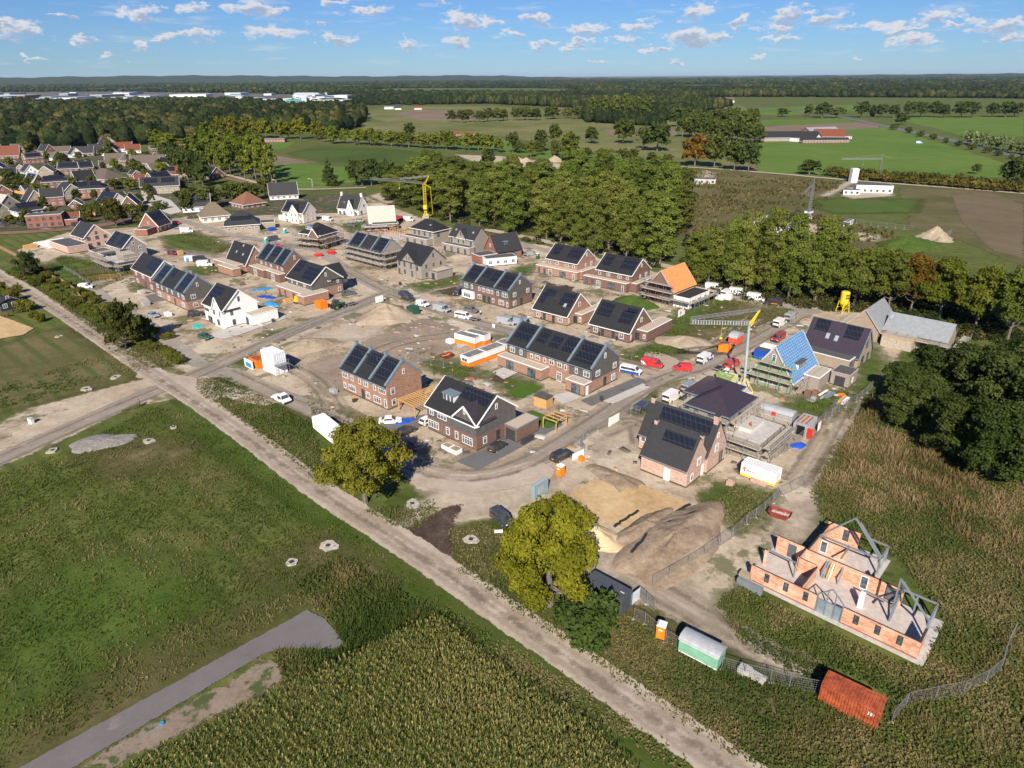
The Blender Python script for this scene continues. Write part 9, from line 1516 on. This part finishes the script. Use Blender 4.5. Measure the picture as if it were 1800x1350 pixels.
for lb, x, y, L, W_, he, hr, an_, wl, rf in [('long dark barn at the left of the farm', 1385, 247, 62, 24, 4, 9, .05, BR_GREY, T_DARK), ('barn with blue-grey roof behind the farm', 1440, 240, 40, 22, 5, 10, .3, BR_RED, T_GREYT), ('farmhouse with orange-red roof in the farm', 1455, 246, 30, 16, 4, 11, -.2, BR_RED, T_RED), ('white gabled barn in the middle of the farm', 1415, 249, 26, 18, 4, 8, TH, W_WHITE, T_DARK), ('low dark shed in front of the farm', 1448, 251, 48, 10, 3, 5, 0, BR_RED, T_DARK), ('pale sand-roofed shed at the right of the farm', 1478, 244, 18, 12, 3, 5, 0, W_CREAM, T_BROWN)]:
 gen('barn', lb, 'o', x, y, L, W_, he, hr, an_, wl, rf, 'gable', verge=None, cat='barn')
for lb, x, y, L, W_, he, hr, wl, rf in [('small white gabled house alone in the far olive field', 700, 193, 14, 10, 4, 11, W_WHITE, T_DARK), ('low white shed left of the lone white house', 684, 192, 20, 10, 4, 6, W_WHITE, T_GREYT), ('pale house right of the lone white house', 735, 193, 16, 12, 4, 8, W_CREAM, T_RED), ('dark shed by the far lake-side trees', 625, 191, 26, 12, 4, 6, BR_BROWN, T_DARK), ('white farmhouse among dark far trees', 1277, 181, 34, 14, 6, 13, W_WHITE, T_BROWN), ('long grey far shed left of the copse', 933, 180, 60, 20, 5, 8, W_CREAM, T_GREYT), ('low red building beyond the poplar clump', 472, 250, 38, 12, 4, 4.5, BR_RED, T_DARK), ('red and white hut beside the far trees', 825, 240, 12, 8, 3, 5, BR_RED, T_RED), ('small red house beyond the nursery trees', 800, 241, 12, 8, 3, 6, W_WHITE, T_RED), ('red-roofed house under the town wood', 515, 210, 24, 14, 5, 11, BR_RED, T_RED), ('white house below the teal building', 528, 200, 14, 12, 6, 13, W_WHITE, T_DARK)]:
 gen('house', lb, 'o', x, y, L, W_, he, hr, .1, wl, rf, 'gable', verge=None)
IM = [plain('white_sheet_metal', (.58, .60, .62), .5, var=.05, vscale=.02), plain('grey_sheet_metal', (.30, .33, .36), .5, var=.08, vscale=.02), plain('pale_blue_sheet', (.38, .46, .54), .5, vscale=.02), W_CREAM, BR_RED]; rb = random.Random(4)
for i in range(52):
 t = rb.random(); y = 165 + 19 * rb.random() ** .8; x = -40 + 640 * rb.random(); c = G(x, y, 0); dist = c.length; L = rb.uniform(.012, .05) * dist * (1 if rb.random() < .75 else .4); Dp = rb.uniform(.02, .05) * dist; hh = rb.uniform(6, 11)
 e = empty('warehouse', (c.x, c.y, 0), rb.uniform(-.3, .3), 'pale flat-roofed warehouse in the distant business park', 'warehouse', 'warehouses of the distant business park'); m_ = IM[rb.choice((0, 0, 0, 1, 2, 3, 4)) if y > 172 else rb.choice((0, 0, 1, 2))]; MB().box(-L / 2, L / 2, 0, Dp, 0, hh).build('wall', m_, e); MB().box(-L / 2 - .3, L / 2 + .3, -.3, Dp + .3, hh, hh + .8).build('roof', IM[rb.choice((0, 0, 1))], e)
 if rb.random() < .6: MB().box(-L / 2 + 2, L / 2 - 2, -.3, 0, hh * .35, hh * .6).build('window_band', GLASS, e)
c = G(520, 191, 0); e = empty('office_building', (c.x, c.y, 0), .1, 'teal green glazed office block in front of the warehouses', 'office building'); MB().box(-22, 14, 0, 24, 0, 19).build('wall', plain('teal_cladding', (.12, .42, .36), .4), e); MB().box(14.1, 26, 4, 24, 0, 24).build('tower', plain('pale_blue_glass', (.45, .58, .62), .2), e)
for r in range(4): MB().box(-20, 12, -.3, 0, 2.5 + r * 4.2, 4.6 + r * 4.2).build('window_band', GLASS, e)
# people and animals
SKIN = plain('skin', (.45, .27, .18), .6); HAIRM = plain('dark_hair', (.04, .03, .02), .9)
def person(label, x, y, z, an, top, legs, pose='stand', f=None, group=None):
 """one skinned body; clothing shells are its children"""
 p = G(x, y, z, f); e_me = bpy.data.meshes.new('person'); st = .14 if pose == 'walk' else .06; bend = .55 if pose == 'bend' else 0
 J = [((0, 0, .95), .13), ((0, 0, 1.15), .14), ((bend * .5, 0, 1.42 - bend * .2), .16), ((bend * .7, 0, 1.54 - bend * .3), .06), ((bend * .8 + .02, 0, 1.64 - bend * .35), .095), ((bend * .85 + .02, 0, 1.74 - bend * .4), .08),
 ((st, .10, .90), .10), ((st * .9, .11, .50), .065), ((st * .2 + .04, .11, .08), .045), ((st * .2 + .20, .11, .05), .04), ((-st, -.10, .90), .10), ((-st * .3, -.11, .50), .065), ((-st * 1.3, -.11, .08), .045), ((-st * 1.3 + .16, -.11, .05), .04),
 ((bend * .5, .20, 1.42 - bend * .2), .06), ((bend * .5 - .03, .26, 1.15 - bend * .2), .045), ((bend * .6 + .15, .25, .95 - bend * .2), .035), ((bend * .6 + .2, .25, .88 - bend * .2), .03), ((bend * .5, -.20, 1.42 - bend * .2), .06), ((bend * .5 + .03, -.26, 1.15 - bend * .2), .045), ((bend * .6 + .2, -.24, 1.0 - bend * .2), .035), ((bend * .6 + .27, -.24, .95 - bend * .2), .03)]
 E_ = [(0, 1), (1, 2), (2, 3), (3, 4), (4, 5), (0, 6), (6, 7), (7, 8), (8, 9), (0, 10), (10, 11), (11, 12), (12, 13), (2, 14), (14, 15), (15, 16), (16, 17), (2, 18), (18, 19), (19, 20), (20, 21)]
 def skinned(nm, js, es, k, mt, par):
  me = bpy.data.meshes.new(nm); ids = sorted(js); mp = {j: i for i, j in enumerate(ids)}; me.from_pydata([J[j][0] for j in ids], [(mp[a_], mp[b_]) for a_, b_ in es], []); me.materials.append(mt); o = bpy.data.objects.new(nm, me); link(o, par)
  s_ = o.modifiers.new('skin', 'SKIN');
  for i, j in enumerate(ids): me.skin_vertices[0].data[i].radius = (J[j][1] * k, J[j][1] * k);
  me.skin_vertices[0].data[0].use_root = True; o.modifiers.new('sub', 'SUBSURF').levels = 1; return o
 o = bpy.data.objects.new('person', bpy.data.meshes.new('person')); bm_ = bmesh.new(); vs = [bm_.verts.new(j[0]) for j in J]; [bm_.edges.new((vs[a_], vs[b_])) for a_, b_ in E_]; bm_.to_mesh(o.data); bm_.free()
 link(o); o.modifiers.new('skin', 'SKIN')
 if not o.data.skin_vertices:
  o.data.update()
 for i, j in enumerate(J): o.data.skin_vertices[0].data[i].radius = (j[1], j[1])
 o.data.skin_vertices[0].data[0].use_root = True; o.modifiers.new('sub', 'SUBSURF').levels = 1; o.data.materials.append(SKIN); o.location = (p.x, p.y, z); o.rotation_euler.z = an; tag(o, label, 'person', group)
 T = Vector(J[2][0]); hd = Vector(J[4][0]); B = Vector(J[0][0])
 MB().tube(B, T, .175, .205, 10).tube(J[14][0], J[15][0], .075, .06, 8).tube(J[15][0], J[16][0], .06, .05, 8).tube(J[18][0], J[19][0], .075, .06, 8).tube(J[19][0], J[20][0], .06, .05, 8).build('jacket', top, o)
 MB().tube(J[6][0], J[7][0], .115, .08, 8).tube(J[7][0], J[8][0], .08, .06, 8).tube(J[10][0], J[11][0], .115, .08, 8).tube(J[11][0], J[12][0], .08, .06, 8).tube(B - Vector((0, 0, .1)), B + Vector((0, 0, .1)), .17, .17, 10).build('trousers', legs, o)
 MB().tube(hd + Vector((-.02, 0, .02)), hd + Vector((-.02, 0, .15)), .115, .07, 10).build('hair', HAIRM, o); return o
JEAN = plain('dark_trousers', (.04, .05, .08), .9)
person('person in a white top standing beside the grey-brown car', 375, 692, 0, 0, F_WHITE, JEAN, 'walk', 'r3')
person('person in dark clothes walking on the gravel path in the distance', 129, 252, 0, D_, F_DARK, JEAN, 'walk', 's3')
person('worker in reddish top on the pale concrete extension', 1405, 168, 3.16, 0, P_RED, JEAN, 'stand', 's4')
zq = 6.0; person('worker crouching low on the orange battened roof, left one', 115, 765, 3.5, .5, F_DARK, JEAN, 'bend', 's6'); person('worker standing low on the orange battened roof, right one', 143, 757, 3.5, .5, F_DARK, JEAN, 'stand', 's6')
person('person standing beside a bicycle at the meadow corner', 978, 1092, 0, U, P_CGREY, JEAN, 'stand', 's3')
p = G(968, 1098, 0, 's3'); e = empty('bicycle', (p.x, p.y, 0), U, 'black bicycle held by the person at the meadow corner', 'bicycle')
for x in (-.52, .52):
 b = MB(); [b.bar((x + .33 * math.cos(a_), 0, .34 + .33 * math.sin(a_)), (x + .33 * math.cos(a_ + .45), 0, .34 + .33 * math.sin(a_ + .45)), .04) for a_ in [i * .4488 for i in range(14)]]; b.build('wheel', TYRE, e)
MB().bar((-.52, 0, .34), (-.05, 0, .3), .03).bar((-.05, 0, .3), (.38, 0, .85), .035).bar((-.05, 0, .3), (-.18, 0, .95), .035).bar((-.16, 0, .85), (.36, 0, .88), .035).bar((.52, 0, .34), (.36, 0, .98), .03).build('frame', F_DARK, e); MB().box(-.32, -.06, -.06, .06, .95, 1.0).build('saddle', F_DARK, e); MB().bar((.34, -.28, 1.02), (.34, .28, 1.02), .03).build('handlebar', STEEL, e)
def horse(label, x, y, f, an, col, graze=True):
 p = G(x, y, 0, f); hz = .75 if graze else 1.75
 J = [((-.1, 0, 1.15), .30), ((-.6, 0, 1.2), .28), ((.45, 0, 1.15), .30), ((.85, 0, 1.35 if not graze else 1.15), .17), ((1.25, 0, hz + .15), .12), ((1.5, 0, hz - .25), .10), ((1.68, 0, hz - .45), .07)]
 E_ = [(0, 1), (0, 2), (2, 3), (3, 4), (4, 5), (5, 6)]
 for s_ in (-1, 1):
  for bx_, pts in ((1, [(-.68, .95, .15), (-.58, .75, .11), (-.78, .48, .06), (-.72, .1, .05), (-.66, .04, .06)]), (2, [(.5, .85, .11), (.52, .5, .065), (.5, .12, .05), (.56, .04, .06)])):
   pr = bx_
   for (xx, zz, rr__) in pts: J.append(((xx, s_ * .17, zz), rr__)); E_.append((pr, len(J) - 1)); pr = len(J) - 1
 J.append(((-.92, 0, 1.15), .05)); E_.append((1, len(J) - 1)); J.append(((-1.0, 0, .6), .04)); E_.append((len(J) - 2, len(J) - 1))
 o = bpy.data.objects.new('horse', bpy.data.meshes.new('horse')); o.data.from_pydata([j[0] for j in J], E_, []); link(o); o.modifiers.new('skin', 'SKIN')
 for i, j in enumerate(J): o.data.skin_vertices[0].data[i].radius = (j[1], j[1])
 o.data.skin_vertices[0].data[0].use_root = True; o.modifiers.new('sub', 'SUBSURF').levels = 1; o.data.materials.append(col); o.location = (p.x, p.y, 0); o.rotation_euler.z = an; tag(o, label, 'horse')
 MB().bar((1.2, .0, hz + .38), (.6, 0, 1.5 if not graze else 1.4), .05, .16).build('mane', HAIRM, o)
horse('dark horse grazing in the sandy paddock', 115, 440, 's3', .2, plain('dark_horse_coat', (.025, .018, .015), .6)); horse('brown horse grazing left of the dark one', 48, 468, 's3', PI, plain('brown_horse_coat', (.11, .045, .02), .6))
gen('stable', 'dark stable shed at the left edge beside the paddock', 's3', 25, 400, 9, 5, 2.6, 3.4, TH + .2, F_DARK, T_DARK, 'gable', verge=None, cat='shed')
for i, (x, y, t, w) in enumerate([(40, 340, 270, 60), (90, 360, 270, 90), (180, 425, 340, 110), (240, 470, 420, 70), (290, 500, 440, 60), (15, 290, 220, 60), (130, 300, 240, 60)]):
 tree('bush%d' % (i % 3), x, y, t, w, ['small pale bush behind the stable', 'brown-tinged bush by the stable roof', 'round pale bush closest to the paddock', 'dry bush on the paddock corner', 'low tan bush on the meadow edge by the path', 'reddish bush at the far left edge', 'grey-green bush beside the path'][i], 'bush', 'garden_bush', col=(1.7, 1.35, 1.0), f='s3')
for nm, lb, pp in [('edge_shade', 'black foil strip along the top of the long earth mound', [(780, 815), (860, 725), (960, 665), (1120, 600)]), ('edge_shade', 'black foil strip between yellow sand and small earth ridge', [(690, 680), (760, 630), (815, 598)]), ('edge_shade', 'black foil strip on the lower edge of the yellow sand', [(780, 740), (860, 690), (930, 655), (1085, 560)])]:  # added black strips: shaded rims of the flat sand pit, put in as colour
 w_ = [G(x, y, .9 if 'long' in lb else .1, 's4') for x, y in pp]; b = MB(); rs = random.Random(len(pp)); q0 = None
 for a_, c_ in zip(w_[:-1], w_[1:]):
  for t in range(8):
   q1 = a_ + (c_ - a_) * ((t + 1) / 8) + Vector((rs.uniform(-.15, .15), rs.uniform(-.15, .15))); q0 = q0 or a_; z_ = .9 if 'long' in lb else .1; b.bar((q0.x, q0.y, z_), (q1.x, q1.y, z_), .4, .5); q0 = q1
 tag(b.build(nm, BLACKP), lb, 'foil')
# small orange marker flags in the rubble plot
rb = random.Random(12)
for i in range(40):
 p = G(rb.uniform(600, 800), rb.uniform(575, 690), 0); e = empty('marker_cap', (p.x, p.y, 0), 0, 'small orange pile cap marker in the rubble plot', 'marker', 'orange pile cap markers in the rubble plot'); MB().tube((0, 0, 0), (0, 0, .28), .22, .14, 8).build('cap', P_ORG, e)
# loose building debris lying about the plots
r_ = np.random.default_rng(55); DP = [poly_world(q_) for q_ in ([(150, 470), (400, 420), (640, 380), (900, 435), (1150, 490), (1300, 520), (1420, 560), (1500, 640), (1480, 720), (1400, 800), (1250, 860), (1100, 830), (900, 800), (760, 800), (620, 740), (430, 640), (300, 570)],)]
p = scatter_pts(DP[0], 2.5, 9); k = np.sin(p[:, 0] / 7 + 2 * np.sin(p[:, 1] / 9)) * np.sin(p[:, 1] / 6 + np.sin(p[:, 0] / 11)); p = p[k + r_.uniform(-.6, .6, len(p)) > .25]
roads = [poly_world([(a[0], a[1] + 6) for a in L_] + [(a[0], a[1] - 8) for a in L_[::-1]]) for L_ in ([(345, 655), (520, 580), (690, 510)], [(600, 468), (720, 530), (880, 580), (1150, 655)], [(400, 655), (620, 755), (745, 832), (880, 838), (1090, 712), (1265, 635), (1410, 552)])]
p = p[~in_any(p, roads)]; n = len(p); sz = r_.uniform(.08, .55, (n, 2)) * r_.choice([1, 1, 2.2], (n, 1)); hh = r_.uniform(.04, .3, n); a = r_.uniform(0, 6.28, n); V = []
for (sx_, sy_, sz_) in ((-1, -1, 0), (1, -1, 0), (1, 1, 0), (-1, 1, 0), (-.8, -.9, 1), (.9, -.8, 1), (.8, .9, 1), (-.9, .8, 1)):
 x = sx_ * sz[:, 0]; y = sy_ * sz[:, 1]; V.append(np.stack([p[:, 0] + x * np.cos(a) - y * np.sin(a), p[:, 1] + x * np.sin(a) + y * np.cos(a), sz_ * hh + .02], 1))
V = np.stack(V, 1).reshape(-1, 3); F0 = np.array([[4, 5, 6, 7], [0, 1, 5, 4], [1, 2, 6, 5], [2, 3, 7, 6], [3, 0, 4, 7]]); Fq = (np.arange(n)[:, None, None] * 8 + F0[None]).reshape(-1, 4)
md = bpy.data.materials.new('debris_mix'); md.use_nodes = True; t = md.node_tree; at = t.nodes.new('ShaderNodeAttribute'); at.attribute_name = 'v'; cr_ = ramp(t, at.outputs['Fac'], [(0, (.12, .10, .08)), (.25, (.30, .24, .18)), (.45, (.20, .19, .18)), (.6, (.42, .40, .37)), (.72, (.34, .13, .07)), (.8, (.45, .44, .42)), (.88, (.40, .26, .12)), (.95, (.08, .08, .09))]); t.nodes[[x.name for x in t.nodes if x.type == 'VALTORGB'][0]].color_ramp.interpolation = 'CONSTANT'; t.links.new(cr_, t.nodes['Principled BSDF'].inputs['Base Color'])
tag(np_mesh('debris', V, Fq, md, {'v': ('FACE', np.repeat(r_.random(n), 5))}), kind='stuff')
# haze: pale air round the whole scene
hz = bpy.data.materials.new('haze'); hz.use_nodes = True; t = hz.node_tree; t.nodes.clear(); v_ = t.nodes.new('ShaderNodeVolumePrincipled'); v_.inputs['Color'].default_value = (.55, .76, 1.0, 1); v_.inputs['Density'].default_value = 1.7e-5; v_.inputs['Anisotropy'].default_value = 0.0
t.links.new(v_.outputs[0], t.nodes.new('ShaderNodeOutputMaterial').inputs[1]); tag(MB().box(-50000, 50000, -3000, 65000, -8, 190).build('haze', hz), kind='stuff')
# tell repeats in a row apart by their place
bpy.context.view_layer.update()
OW = 'first second third fourth fifth sixth seventh eighth ninth tenth eleventh twelfth thirteenth fourteenth fifteenth sixteenth seventeenth eighteenth nineteenth twentieth'.split() + ['twenty-' + w for w in 'first second third fourth fifth sixth seventh eighth ninth'.split()] + ['thirtieth', 'thirty-first', 'thirty-second', 'thirty-third', 'thirty-fourth', 'thirty-fifth', 'thirty-sixth']
GR_ = {}
for o in C.objects:
 if o.parent is None and 'category' in o:
  if 'kind' not in o: o['kind'] = 'thing'
  if 'label' in o: GR_.setdefault(o['label'], []).append(o)
for lb, lst in GR_.items():
 if 1 < len(lst) <= len(OW) and not any(w in lb for w in ('deep in the wood', 'marker', 'warehouse', 'block wall', 'leaning on', 'gardens')):
  lst.sort(key=lambda o: o.location.x / max(o.location.y, 1))
  for i, o in enumerate(lst): o['label'] = lb + ', ' + OW[i] + ' from the left'
